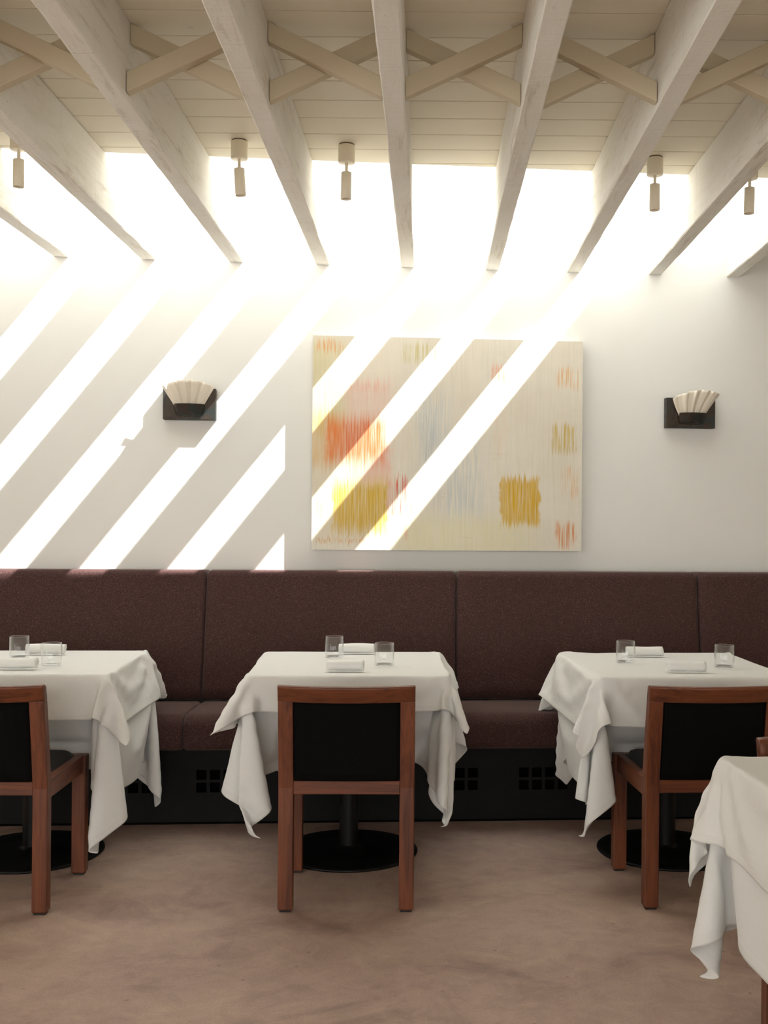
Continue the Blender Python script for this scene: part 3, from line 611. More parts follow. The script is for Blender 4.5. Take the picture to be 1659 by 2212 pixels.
578,740,1470,576,710,1400,571,647,1372,565,598,1320,562,542,1275,559,480,1238,555,478,1171,554,486,1100,556,479,1029,559,476,957,560,467,885,584,-475,749,596,-495,817,607,-516,885,613,-538,953,613,-559,1022,616,-579,1089,626,-598,1157,631,-616,1227,632,-639,1295,
635,-675,1357,645,-730,1403,649,-748,1462,651,681,1505,649,738,1463,642,689,1413,636,648,1369,631,586,1333,628,525,1296,617,503,1243,624,488,1173,625,472,1103,623,456,1033,618,439,963,616,423,894,599,-542,726,603,-563,795,602,-584,863,600,-605,932,604,-626,1001,
614,-646,1070,627,-665,1138,648,-679,1205,675,-689,1271,669,-713,1339,691,-709,1396,716,-731,1434,735,-699,1500,728,-617,1507,724,-545,1503,723,-473,1504,723,-400,1505,722,-328,1507,721,-256,1509,720,-184,1511,720,-111,1513,719,-39,1515,718,33,1516,716,105,1518,715,177,1520,
713,250,1521,712,322,1523,710,394,1524,709,466,1524,710,538,1522,716,604,1502,729,670,1499,734,734,1463,715,682,1416,692,628,1381,662,573,1344,650,517,1301,651,461,1256,654,443,1186,659,426,1116,664,410,1046,669,397,975,677,389,904,595,-610,705,597,-631,773,
604,-652,842,618,-670,910,635,-686,978,653,-701,1046,669,-718,1115,677,-738,1183,682,-756,1252,707,-769,1318,735,-731,1373,722,-702,1421,758,-678,1421,742,-611,1434,738,-542,1433,741,-470,1436,743,-398,1438,744,-326,1440,744,-254,1442,744,-182,1445,744,-109,1447,743,-37,1448,
742,35,1450,741,107,1452,741,179,1454,742,251,1456,746,323,1459,749,395,1463,753,467,1467,736,537,1475,761,590,1468,758,635,1459,765,681,1434,758,681,1373,714,655,1323,720,584,1322,721,516,1302,722,466,1255,725,454,1187,730,434,1119,735,417,1049,735,425,978,
744,414,908,609,-676,683,624,-694,751,640,-710,819,654,-728,888,663,-747,956,666,-767,1026,672,-787,1095,695,-800,1161,732,-785,1221,753,-740,1272,728,-721,1320,720,-673,1359,786,-669,1368,758,-603,1366,743,-538,1364,743,-467,1364,740,-395,1366,742,-323,1368,745,-251,1371,
748,-179,1373,750,-107,1375,752,-35,1377,753,37,1379,755,109,1382,755,181,1384,755,253,1386,752,325,1389,746,397,1393,728,466,1400,774,508,1423,766,552,1414,756,608,1402,753,621,1395,793,621,1357,762,612,1301,731,574,1264,697,529,1292,717,475,1245,747,475,1181,
781,462,1119,799,448,1051,805,442,980,809,445,912,639,-738,661,649,-757,729,656,-777,798,658,-797,868,664,-816,937,684,-832,1004,719,-829,1066,749,-794,1120,766,-746,1171,737,-724,1218,694,-693,1264,738,-665,1290,788,-668,1296,772,-599,1295,738,-535,1293,742,-464,1293,
744,-393,1295,739,-321,1297,740,-249,1299,742,-177,1301,744,-105,1303,745,-33,1306,746,39,1308,747,111,1310,746,183,1313,744,255,1315,737,327,1319,723,397,1324,756,455,1337,813,486,1367,790,533,1351,742,558,1366,716,574,1358,774,578,1321,813,572,1284,766,529,1286,
723,507,1254,683,495,1200,685,457,1152,716,466,1088,751,470,1025,785,473,962,821,472,899,648,-806,640,651,-826,709,656,-846,779,672,-863,846,705,-866,910,740,-840,967,748,-793,1020,779,-752,1070,746,-723,1117,694,-709,1163,688,-654,1204,735,-682,1221,790,-667,1224,
783,-596,1224,752,-531,1222,733,-462,1222,740,-390,1223,743,-318,1225,739,-246,1227,738,-174,1229,739,-102,1232,739,-30,1234,740,42,1236,739,114,1239,737,186,1241,731,257,1244,721,328,1249,740,396,1255,796,429,1284,849,469,1307,804,496,1317,734,496,1335,709,515,1317,
766,519,1294,838,512,1296,806,503,1260,774,500,1208,732,497,1155,681,494,1107,659,459,1053,693,443,992,727,447,929,760,453,865,649,-875,620,662,-894,689,692,-900,754,728,-878,812,741,-833,865,738,-786,920,783,-758,968,755,-726,1015,700,-719,1061,668,-674,1106,
707,-633,1138,737,-692,1149,791,-666,1152,790,-594,1153,766,-526,1152,741,-459,1151,731,-388,1152,736,-316,1153,739,-244,1155,737,-172,1157,735,-100,1160,734,-28,1162,734,44,1164,732,116,1167,727,188,1170,722,259,1173,733,330,1178,776,384,1195,835,409,1227,850,460,1242,
789,441,1272,722,437,1296,716,450,1290,769,453,1271,821,472,1250,861,498,1212,817,479,1161,780,495,1106,732,487,1056,682,496,1005,645,468,952,665,433,895,700,431,832,680,-934,597,716,-917,656,736,-874,710,730,-828,764,730,-781,818,780,-764,867,763,-732,914,
708,-725,960,665,-691,1005,664,-634,1046,725,-632,1069,740,-701,1078,793,-665,1080,794,-593,1081,777,-523,1081,752,-456,1080,738,-385,1080,730,-314,1082,732,-242,1083,733,-170,1085,732,-98,1088,731,-26,1090,728,46,1093,725,118,1095,725,190,1098,733,261,1102,761,327,1111,
815,365,1137,868,401,1164,825,436,1180,770,409,1211,702,406,1235,680,441,1230,748,431,1208,807,446,1184,866,461,1160,871,489,1116,828,479,1061,783,497,1008,735,492,955,686,496,903,642,475,851,639,432,796,727,-916,555,728,-868,609,717,-823,664,724,-776,717,
775,-766,765,771,-738,812,717,-729,858,668,-704,904,645,-653,948,679,-604,983,730,-642,997,744,-708,1006,796,-664,1008,796,-592,1009,785,-521,1009,762,-453,1008,747,-383,1009,738,-311,1010,732,-239,1012,730,-167,1014,729,-95,1016,729,-23,1018,729,49,1021,731,121,1024,
737,192,1027,754,262,1033,795,318,1049,852,349,1078,868,414,1094,812,405,1118,746,393,1145,682,379,1171,657,422,1164,724,417,1142,789,424,1118,845,454,1092,905,461,1066,880,494,1015,835,487,959,787,492,907,738,492,854,690,492,801,643,476,749,713,-864,508,
704,-818,563,720,-773,615,770,-772,665,778,-747,711,725,-732,757,674,-714,803,639,-670,848,642,-612,889,700,-591,915,727,-652,926,748,-714,934,799,-663,936,796,-591,937,790,-520,937,772,-450,937,755,-380,937,746,-309,938,740,-237,940,737,-165,942,736,-93,944,
736,-21,947,738,51,949,743,123,953,754,194,957,781,260,966,833,301,990,871,357,1009,848,419,1025,788,389,1052,721,385,1077,662,356,1105,633,402,1099,701,400,1076,768,406,1051,824,443,1025,890,429,1005,925,470,967,887,494,913,840,497,859,791,496,806,
743,493,753,695,485,700,691,-812,463,718,-773,513,764,-788,565,779,-766,610,734,-734,655,680,-721,702,638,-685,747,623,-630,790,654,-579,826,717,-592,845,721,-661,855,753,-717,863,798,-662,864,795,-591,865,792,-519,865,781,-448,866,764,-378,866,754,-306,867,
748,-235,869,746,-163,871,745,-91,873,746,-19,875,750,53,879,758,125,882,775,194,888,816,249,905,861,302,924,870,371,939,822,411,958,764,378,985,697,370,1011,642,334,1040,611,382,1034,678,385,1010,744,395,984,807,420,958,869,429,936,933,424,913,
936,473,865,893,489,811,845,491,758,796,490,704,748,486,651,710,-807,421,739,-819,485,770,-791,512,741,-742,554,689,-725,600,641,-698,646,615,-648,690,621,-590,731,674,-557,761,725,-600,774,718,-670,784,758,-720,791,796,-662,792,793,-590,793,790,-518,793,
786,-446,794,774,-375,795,763,-304,796,757,-232,797,755,-160,799,755,-88,802,758,-16,804,765,55,808,778,126,813,803,192,822,846,247,840,863,315,854,860,385,869,801,393,892,739,369,918,676,350,945,623,312,974,591,362,968,654,374,942,720,387,917,
781,414,891,847,424,867,912,401,848,965,430,816,944,472,764,898,484,710,850,486,656,801,484,603,674,-868,432,728,-825,427,741,-760,454,698,-727,499,646,-709,545,612,-665,590,603,-607,632,630,-554,669,695,-548,693,726,-609,703,717,-680,712,763,-722,719,
794,-661,720,791,-589,721,786,-517,721,783,-445,722,778,-374,723,772,-302,724,767,-230,726,765,-158,728,766,-86,731,772,-14,734,785,57,739,804,126,746,827,193,755,847,261,769,862,330,783,840,393,800,775,387,825,713,362,851,657,328,880,603,290,908,
572,341,901,630,367,875,696,377,850,758,402,824,824,415,800,891,396,780,958,390,758,985,437,716,949,467,662,903,477,608,855,481,555],
    'center_top': [
-977,-921,1103,-936,-863,1114,-885,-813,1120,-826,-773,1127,-816,-706,1132,-820,-637,1137,-767,-589,1130,-774,-518,1129,-794,-448,1127,-809,-378,1126,-818,-306,1126,-825,-234,1126,-832,-162,1126,-838,-90,1127,-845,-19,1130,-854,53,1134,-861,125,1137,-867,196,1139,-874,268,1142,-885,339,1147,
-896,410,1153,-884,480,1152,-857,546,1148,-808,598,1144,-748,637,1143,-709,690,1139,-714,758,1126,-774,737,1095,-835,737,1062,-852,790,1020,-816,825,969,-915,-914,1139,-940,-869,1185,-890,-817,1192,-834,-772,1198,-803,-711,1203,-806,-641,1208,-762,-587,1202,-778,-517,1201,-801,-449,1199,
-810,-378,1198,-814,-306,1197,-822,-235,1198,-821,-163,1197,-819,-91,1197,-819,-19,1197,-823,53,1199,-829,125,1201,-837,197,1204,-848,268,1209,-862,338,1215,-876,408,1222,-873,479,1223,-852,548,1220,-813,608,1215,-757,652,1213,-719,702,1209,-746,756,1190,-806,734,1159,-840,777,1120,
-812,820,1071,-773,853,1019,-859,-877,1164,-884,-878,1229,-898,-817,1264,-845,-769,1269,-796,-717,1274,-793,-646,1278,-762,-586,1274,-788,-519,1272,-794,-448,1270,-805,-378,1269,-810,-306,1269,-803,-235,1267,-798,-163,1266,-797,-91,1265,-797,-19,1266,-798,53,1266,-802,125,1268,-807,197,1270,
-815,269,1273,-827,340,1278,-843,410,1285,-860,479,1294,-844,549,1291,-806,609,1286,-762,660,1284,-728,714,1279,-776,748,1255,-826,763,1220,-803,810,1172,-762,839,1120,-718,852,1065,-812,-828,1189,-823,-853,1256,-847,-829,1312,-853,-766,1341,-797,-721,1346,-778,-652,1348,-768,-586,1346,
-780,-519,1342,-795,-450,1340,-794,-379,1339,-785,-307,1336,-779,-235,1335,-777,-163,1334,-775,-91,1334,-775,-19,1334,-776,53,1335,-777,125,1335,-780,197,1336,-785,269,1338,-793,341,1341,-806,412,1347,-823,481,1355,-838,551,1364,-801,613,1358,-767,666,1356,-747,725,1348,-806,746,1319,
-794,799,1273,-751,823,1220,-707,828,1163,-673,813,1102,-759,-791,1215,-785,-798,1281,-787,-826,1347,-799,-776,1385,-811,-713,1416,-767,-658,1417,-775,-587,1416,-783,-523,1411,-775,-451,1408,-766,-380,1406,-762,-308,1404,-760,-236,1404,-760,-164,1404,-760,-91,1404,-760,-19,1404,-760,53,1405,
-761,125,1405,-762,197,1406,-763,269,1407,-766,341,1408,-772,413,1410,-780,485,1413,-798,554,1423,-807,625,1428,-788,686,1419,-777,729,1413,-781,780,1372,-739,804,1319,-701,796,1260,-682,772,1195,-673,747,1128,-708,-827,1245,-725,-801,1310,-747,-781,1374,-754,-792,1437,-770,-730,1472,
-752,-662,1476,-767,-595,1483,-757,-524,1478,-758,-452,1477,-757,-380,1477,-757,-308,1476,-758,-236,1476,-758,-164,1476,-758,-92,1476,-758,-20,1476,-758,52,1477,-757,124,1477,-757,196,1478,-758,268,1478,-758,340,1479,-759,412,1481,-757,484,1480,-764,555,1485,-762,627,1485,-766,697,1483,
-769,761,1464,-725,778,1417,-718,756,1351,-710,731,1283,-703,707,1216,-696,682,1149,-668,-814,1253,-678,-798,1322,-700,-770,1385,-700,-764,1453,-710,-741,1510,-715,-670,1532,-710,-596,1519,-710,-524,1522,-710,-452,1522,-709,-380,1521,-709,-308,1522,-709,-236,1522,-709,-164,1522,-709,-92,1523,
-708,-20,1522,-708,52,1522,-708,124,1522,-707,196,1521,-707,268,1520,-707,340,1522,-708,412,1525,-708,484,1527,-708,556,1529,-708,629,1529,-710,702,1524,-702,754,1482,-687,770,1415,-680,721,1367,-673,702,1298,-667,685,1228,-664,671,1158,-634,-752,1243,-632,-742,1314,-633,-768,1381,
-638,-760,1446,-637,-742,1517,-636,699,1519,-636,752,1487,-624,763,1433,-627,765,1361,-628,755,1290,-630,745,1219,-630,734,1147,-564,-741,1239,-563,-762,1307,-564,-770,1376,-566,-757,1445,-566,-739,1512,-564,700,1523,-564,757,1489,-562,772,1422,-555,770,1358,-558,767,1286,-561,764,1214,
-564,758,1143,-493,-753,1234,-493,-771,1303,-494,-756,1374,-494,-761,1445,-494,-737,1511,-492,700,1525,-492,757,1488,-493,754,1416,-490,784,1351,-489,778,1281,-489,764,1211,-492,761,1139,-421,-759,1232,-421,-764,1303,-422,-756,1374,-422,-765,1445,-422,-736,1509,-420,699,1524,-420,757,1487,
-421,753,1416,-420,766,1346,-418,789,1278,-419,777,1207,-420,765,1136,-349,-761,1230,-349,-758,1302,-350,-760,1373,-350,-766,1445,-350,-736,1508,-348,699,1523,-348,757,1486,-349,756,1415,-348,756,1344,-347,779,1275,-348,785,1204,-349,770,1134,-277,-760,1230,-277,-756,1302,-278,-765,1373,
-278,-767,1445,-278,-736,1508,-276,699,1523,-276,756,1485,-276,759,1414,-276,753,1343,-276,768,1273,-276,785,1203,-277,773,1132,-205,-759,1230,-205,-758,1302,-206,-770,1373,-206,-766,1444,-206,-736,1509,-204,699,1523,-204,755,1484,-204,762,1414,-204,751,1343,-204,762,1272,-204,780,1202,
-205,775,1131,-133,-758,1230,-133,-761,1302,-134,-773,1373,-134,-765,1444,-134,-737,1509,-132,699,1523,-132,755,1484,-132,764,1413,-132,751,1343,-132,759,1271,-132,774,1201,-132,776,1129,-60,-757,1230,-61,-764,1302,-62,-775,1373,-62,-763,1444,-62,-737,1510,-60,699,1522,-60,755,1484,
-60,765,1413,-60,751,1343,-60,758,1271,-60,771,1200,-60,776,1129,12,-756,1231,11,-766,1302,11,-777,1373,10,-761,1444,10,-738,1510,12,699,1522,12,755,1484,12,765,1413,12,751,1343,12,758,1271,12,770,1200,12,775,1129,84,-755,1232,83,-768,1303,83,-777,1374,
82,-759,1444,82,-738,1511,84,699,1521,84,755,1484,84,764,1414,84,751,1343,84,759,1271,84,772,1201,84,773,1129,157,-755,1233,155,-769,1303,155,-778,1374,154,-758,1444,154,-739,1512,156,699,1520,156,755,1485,156,762,1414,156,751,1343,156,760,1272,156,774,1201,
156,771,1129,229,-754,1235,228,-769,1305,227,-779,1375,226,-758,1444,226,-739,1513,228,699,1519,228,756,1485,228,760,1414,228,752,1343,228,764,1272,228,777,1202,229,768,1130,301,-754,1237,300,-766,1307,299,-781,1376,299,-758,1444,298,-739,1513,300,699,1518,300,756,1486,
300,758,1415,301,753,1343,300,770,1273,300,777,1202,300,763,1132,373,-755,1239,371,-760,1310,371,-783,1377,371,-759,1445,370,-740,1514,372,699,1517,372,756,1487,372,755,1416,372,758,1344,372,777,1275,372,773,1203,372,754,1134,445,-757,1242,443,-753,1313,443,-782,1379,
443,-763,1446,442,-740,1515,444,699,1518,444,756,1488,445,753,1416,444,767,1346,444,779,1276,443,762,1206,443,742,1137,517,-761,1245,515,-749,1316,515,-776,1382,514,-771,1451,515,-740,1515,516,699,1519,516,756,1489,517,755,1417,515,780,1350,514,763,1280,510,737,1213,
513,729,1142,589,-766,1248,587,-754,1319,585,-762,1389,586,-777,1454,587,-740,1516,588,698,1519,589,755,1490,585,774,1423,582,760,1355,578,733,1289,581,723,1218,584,716,1146,659,-781,1255,658,-761,1323,656,-751,1394,654,-763,1454,659,-741,1517,661,698,1521,660,752,1489,
651,754,1431,647,734,1364,648,735,1292,647,739,1220,645,743,1148,693,-840,1276,695,-813,1343,711,-783,1406,715,-772,1441,733,-742,1507,733,-669,1519,731,-597,1525,729,-525,1527,729,-453,1527,728,-381,1526,727,-309,1525,727,-237,1525,727,-165,1526,727,-93,1527,727,-22,1528,
728,50,1530,728,122,1532,729,194,1534,729,266,1536,729,338,1538,730,410,1539,730,482,1541,731,554,1538,731,626,1529,737,698,1524,727,764,1494,709,776,1428,687,792,1361,664,803,1294,647,810,1224,635,814,1153,739,-810,1257,742,-767,1313,762,-777,1374,763,-762,1410,
752,-729,1448,755,-659,1465,772,-591,1472,765,-524,1467,767,-452,1466,761,-380,1463,760,-309,1463,758,-237,1463,759,-165,1464,759,-93,1465,758,-21,1465,757,51,1466,754,123,1467,754,195,1468,755,267,1469,757,339,1471,766,411,1478,763,482,1480,778,551,1487,789,619,1487,
767,675,1474,755,733,1435,767,794,1405,752,782,1336,729,796,1270,707,818,1205,686,844,1141,771,-757,1219,779,-786,1276,768,-814,1332,803,-781,1380,781,-722,1400,803,-654,1411,773,-591,1402,770,-519,1400,763,-451,1395,774,-380,1394,779,-308,1395,782,-236,1395,782,-164,1396,
782,-92,1397,781,-20,1398,782,52,1399,782,124,1400,781,197,1401,779,269,1403,773,340,1405,773,412,1406,796,480,1417,821,545,1432,810,594,1434,798,653,1418,807,722,1400,796,761,1348,807,824,1316,796,803,1249,775,822,1183,752,868,1134,802,-798,1179,787,-841,1235,
825,-825,1291,819,-763,1315,782,-706,1329,826,-652,1343,790,-591,1332,775,-521,1328,772,-449,1326,762,-378,1324,766,-306,1324,771,-235,1324,775,-163,1325,777,-91,1325,777,-19,1326,777,53,1328,776,126,1329,776,198,1330,780,270,1331,790,341,1336,814,407,1348,835,475,1358,
868,533,1381,814,569,1367,819,636,1354,794,700,1333,851,737,1309,863,803,1285,861,828,1233,841,847,1172,808,907,1155,816,-855,1138,844,-868,1200,854,-805,1230,804,-758,1246,789,-693,1259,846,-652,1274,812,-590,1264,792,-521,1258,783,-450,1255,777,-378,1253,775,-306,1253,
775,-234,1253,776,-162,1253,778,-90,1254,781,-18,1255,785,54,1257,790,126,1258,798,198,1262,810,269,1266,827,338,1274,848,406,1284,882,465,1306,885,531,1312,852,560,1313,826,620,1285,790,675,1266,822,734,1244,866,786,1222,874,837,1196,867,887,1200,858,937,1197,
864,-896,1104,884,-848,1145,854,-785,1161,795,-746,1175,804,-686,1189,864,-653,1204,834,-589,1195,811,-521,1189,803,-450,1186,798,-378,1185,796,-306,1184,795,-234,1184,797,-162,1184,800,-90,1186,804,-18,1187,811,54,1189,819,126,1193,831,197,1197,846,267,1204,866,335,1214,
889,402,1227,912,469,1241,887,510,1244,882,554,1248,833,598,1221,792,651,1198,838,705,1186,883,761,1181,920,821,1192,933,886,1221,902,942,1252],
    'left_under': [
-698,-801,379,-739,-826,432,-787,-808,482,-824,-768,529,-854,-723,576,-886,-678,623,-908,-628,668,-878,-576,704,-811,-567,727,-746,-590,745,-689,-630,762,-632,-669,778,-613,-614,785,-653,-555,782,-687,-491,780,-712,-424,779,-728,-354,781,-740,-283,783,-752,-212,785,-762,-140,788,
-772,-69,792,-780,3,796,-787,74,801,-792,146,807,-796,217,814,-790,288,823,-738,310,861,-694,290,914,-651,269,968,-617,239,1024,-562,246,1064,-547,307,1044,-612,310,1016,-673,328,982,-730,351,947,-764,400,907,-776,458,868,-743,454,831,-764,392,801,-729,349,759,
-677,332,712,-626,340,663,-587,368,610,-591,407,552,-633,404,495,-675,384,440,-690,-749,426,-697,-795,481,-739,-817,534,-787,-798,583,-822,-757,630,-855,-713,677,-885,-668,724,-886,-611,766,-832,-577,795,-764,-589,815,-704,-624,832,-649,-666,848,-623,-617,856,-664,-558,853,
-698,-495,851,-723,-428,850,-742,-358,851,-757,-288,853,-771,-217,854,-787,-147,856,-800,-76,858,-809,-5,862,-814,67,867,-817,139,874,-817,210,882,-815,282,891,-781,339,911,-730,332,960,-688,310,1013,-651,284,1069,-601,277,1116,-572,335,1106,-636,344,1074,-702,348,1044,
-745,388,1006,-780,437,966,-749,480,928,-745,422,895,-734,365,859,-682,347,813,-631,352,764,-593,382,710,-604,419,652,-646,410,596,-686,386,541,-730,376,485,-725,-706,472,-696,-742,528,-697,-787,583,-739,-809,635,-786,-788,685,-822,-747,732,-855,-703,779,-877,-653,824,
-851,-600,861,-784,-591,884,-720,-618,902,-666,-663,918,-633,-621,927,-675,-562,924,-709,-499,922,-735,-432,921,-754,-362,922,-771,-292,923,-788,-223,924,-797,-151,926,-792,-79,928,-790,-8,931,-801,63,937,-820,133,945,-833,203,952,-835,274,959,-818,343,972,-768,372,1006,
-732,343,1061,-686,328,1114,-640,312,1165,-598,362,1167,-664,364,1137,-723,382,1104,-768,420,1066,-775,475,1027,-727,452,990,-735,390,958,-688,363,914,-636,365,865,-601,396,811,-617,429,753,-658,412,697,-698,388,642,-741,390,585,-765,419,524,-773,-677,517,-737,-704,573,
-704,-734,629,-698,-779,684,-739,-800,737,-785,-777,786,-822,-737,833,-853,-692,880,-858,-636,923,-805,-601,952,-738,-616,971,-682,-658,988,-644,-624,998,-686,-566,995,-721,-503,993,-746,-436,992,-766,-367,993,-785,-297,993,-790,-226,995,-782,-154,997,-776,-82,999,-776,-10,1002,
-781,61,1006,-792,132,1011,-810,201,1019,-834,268,1030,-847,339,1038,-806,390,1061,-756,395,1103,-727,364,1161,-678,351,1212,-625,386,1229,-690,386,1200,-735,423,1162,-787,456,1126,-738,477,1088,-727,420,1055,-693,379,1014,-640,377,966,-609,410,912,-630,436,854,-669,412,798,
-711,396,743,-744,416,683,-746,449,619,-726,469,554,-809,-636,562,-784,-674,618,-749,-702,674,-713,-728,730,-699,-770,786,-739,-792,839,-785,-767,887,-821,-726,935,-847,-677,980,-824,-623,1018,-758,-617,1041,-698,-652,1058,-656,-628,1069,-698,-570,1066,-732,-507,1064,-758,-440,1063,
-779,-371,1063,-786,-300,1065,-773,-229,1065,-765,-157,1066,-762,-85,1069,-762,-14,1072,-766,58,1076,-772,130,1080,-783,201,1086,-801,270,1094,-828,336,1106,-845,404,1116,-790,439,1146,-755,412,1202,-715,393,1258,-656,411,1289,-712,418,1261,-761,447,1222,-758,496,1177,-715,451,1150,
-699,399,1114,-647,395,1066,-620,424,1012,-644,438,955,-679,410,900,-721,415,842,-733,447,780,-718,472,714,-691,482,648,-662,480,582,-776,-591,598,-794,-621,661,-788,-663,719,-761,-698,775,-723,-723,831,-702,-761,887,-740,-784,940,-785,-756,989,-820,-715,1036,-830,-660,1079,
-779,-624,1109,-714,-647,1128,-667,-633,1140,-710,-575,1137,-744,-511,1135,-770,-444,1134,-781,-374,1135,-765,-303,1134,-754,-232,1134,-750,-161,1137,-749,-89,1140,-749,-17,1143,-751,55,1146,-755,127,1150,-763,199,1155,-774,270,1161,-793,339,1169,-821,403,1182,-833,469,1194,-784,464,1241,
-747,443,1299,-691,445,1342,-733,460,1317,-749,483,1272,-715,488,1232,-704,428,1213,-652,414,1166,-633,437,1112,-656,439,1055,-692,419,1000,-718,445,940,-709,474,875,-683,487,809,-654,487,743,-626,476,678,-603,454,613,-715,-618,619,-732,-610,688,-756,-617,756,-774,-646,818,
-767,-688,876,-734,-717,933,-706,-751,989,-740,-775,1042,-785,-746,1090,-814,-700,1137,-798,-645,1175,-733,-647,1197,-680,-638,1211,-722,-579,1207,-756,-516,1205,-776,-447,1206,-760,-378,1203,-744,-308,1203,-740,-236,1205,-739,-164,1208,-739,-92,1211,-739,-20,1214,-739,52,1217,-741,124,1221,
-744,196,1224,-753,267,1229,-769,337,1237,-785,407,1244,-812,472,1258,-798,523,1272,-762,504,1331,-726,485,1390,-709,511,1339,-720,539,1299,-705,478,1300,-655,450,1260,-642,456,1206,-659,431,1157,-699,444,1099,-701,475,1035,-676,490,970,-647,493,904,-618,486,838,-593,466,774,
-577,436,710,-571,401,648,-689,-682,636,-692,-665,706,-699,-649,776,-714,-638,845,-737,-642,913,-756,-670,976,-743,-710,1034,-710,-740,1090,-742,-767,1144,-774,-726,1189,-801,-682,1236,-753,-648,1266,-694,-643,1282,-736,-585,1278,-767,-520,1277,-758,-450,1275,-736,-383,1271,-734,-311,1274,
-733,-239,1277,-733,-167,1280,-733,-95,1283,-732,-23,1286,-732,49,1289,-732,121,1292,-732,193,1295,-734,265,1299,-743,337,1303,-765,404,1313,-778,474,1321,-801,540,1333,-774,569,1360,-732,554,1408,-724,556,1388,-691,559,1358,-666,521,1332,-639,504,1286,-667,461,1257,-696,479,1193,
-669,493,1129,-639,489,1064,-610,494,999,-584,477,934,-569,447,871,-567,411,808,-578,376,746,-594,345,684,-680,-751,653,-686,-734,723,-688,-717,793,-685,-700,863,-686,-682,933,-696,-667,1002,-719,-665,1071,-738,-692,1134,-716,-728,1191,-748,-746,1243,-765,-711,1290,-775,-662,1333,
-708,-649,1352,-751,-591,1348,-758,-521,1348,-731,-458,1340,-732,-386,1343,-734,-314,1345,-735,-242,1348,-737,-170,1351,-738,-98,1354,-738,-26,1357,-738,46,1360,-737,118,1364,-735,190,1367,-733,262,1370,-731,334,1374,-732,406,1377,-748,476,1383,-769,543,1396,-771,610,1402,-738,623,1416,
-717,627,1380,-662,585,1410,-671,564,1354,-688,543,1309,-670,514,1246,-638,478,1213,-606,495,1157,-574,489,1094,-563,456,1031,-566,420,969,-581,388,906,-603,361,843,-620,330,781,-635,297,718,-631,-789,671,-648,-788,741,-664,-780,810,-677,-767,880,-686,-752,950,-688,-734,1020,
-681,-717,1089,-683,-699,1159,-700,-687,1228,-725,-710,1289,-754,-720,1342,-754,-696,1390,-726,-658,1421,-758,-594,1420,-732,-534,1409,-736,-462,1411,-740,-390,1414,-744,-318,1417,-747,-246,1419,-749,-173,1422,-751,-101,1425,-752,-29,1428,-753,43,1431,-753,115,1434,-752,188,1437,-751,260,1440,
-749,332,1443,-744,404,1447,-737,475,1452,-733,547,1455,-770,607,1456,-752,665,1425,-686,654,1416,-679,638,1416,-671,629,1350,-648,598,1294,-621,536,1290,-583,507,1245,-569,466,1192,-580,434,1129,-597,406,1065,-609,373,1002,-622,341,941,-632,307,879,-637,272,816,-637,237,753,
-583,-738,684,-591,-749,755,-601,-759,825,-613,-766,896,-627,-772,966,-643,-775,1037,-660,-774,1107,-678,-767,1176,-692,-752,1245,-694,-736,1315,-697,-720,1385,-743,-713,1444,-760,-671,1489,-737,-610,1478,-738,-537,1481,-738,-465,1483,-739,-393,1485,-738,-320,1487,-737,-248,1490,-736,-176,1492,
-735,-104,1494,-734,-32,1496,-733,40,1498,-731,113,1500,-730,185,1501,-728,257,1503,-726,329,1504,-725,402,1505,-723,474,1505,-721,547,1508,-722,617,1517,-736,695,1510,-710,741,1420,-669,689,1384,-624,651,1371,-619,595,1340,-618,538,1316,-622,478,1276,-615,434,1219,-608,396,1159,
-602,361,1096,-596,329,1032,-590,299,966,-585,269,901,-579,240,835,-574,211,770,-542,-681,698,-548,-693,768,-554,-706,839,-568,-712,909,-584,-717,979,-600,-721,1049,-617,-726,1119,-635,-730,1189,-655,-733,1258,-657,-749,1325,-676,-731,1390,-682,-736,1465,-687,-681,1507,-681,-611,1504,
-679,-539,1504,-676,-467,1504,-674,-395,1504,-672,-322,1504,-670,-250,1504,-668,-178,1504,-666,-106,1504,-664,-34,1504,-662,38,1504,-660,111,1504,-658,183,1503,-657,255,1503,-655,328,1503,-653,400,1505,-651,472,1507,-650,545,1513,-647,617,1522,-651,684,1509,-645,743,1470,-631,714,1403,
-608,657,1398,-588,597,1363,-569,538,1327,-555,484,1282,-549,450,1218,-545,422,1152,-541,392,1087,-533,360,1023,-529,331,957,-527,307,889,-529,284,821,-533,262,753,-500,-623,712,-501,-640,782,-522,-643,850,-542,-646,920,-561,-649,989,-579,-653,1059,-598,-657,1128,-611,-663,1198,
-612,-679,1269,-609,-698,1338,-607,-740,1395,-613,-743,1469,-612,-686,1508,-576,746,1475,-566,737,1400,-555,664,1398,-537,620,1347,-521,573,1295,-536,524,1257,-544,475,1204,-526,457,1137,-508,440,1071,-507,418,1003,-508,396,934,-515,374,866,-510,350,799,-510,327,731,-460,-565,726,
-460,-583,796,-483,-584,864,-505,-585,933,-523,-590,1002,-542,-594,1072,-547,-622,1133,-544,-649,1200,-542,-682,1263,-540,-712,1329,-541,-717,1400,-540,-739,1467,-540,-687,1507,-503,739,1478,-501,720,1409,-491,679,1370,-482,610,1353,-479,546,1322,-478,514,1258,-478,497,1197,-482,487,1129,
-483,487,1057,-484,472,986,-485,454,916,-484,434,847,-483,412,779,-480,389,710,-423,-505,742,-422,-524,811,-436,-532,881,-452,-540,949,-473,-540,1018,-478,-575,1075,-476,-621,1130,-473,-654,1194,-471,-684,1259,-470,-696,1330,-470,-725,1394,-469,-738,1465,-467,-689,1506,-431,736,1480,
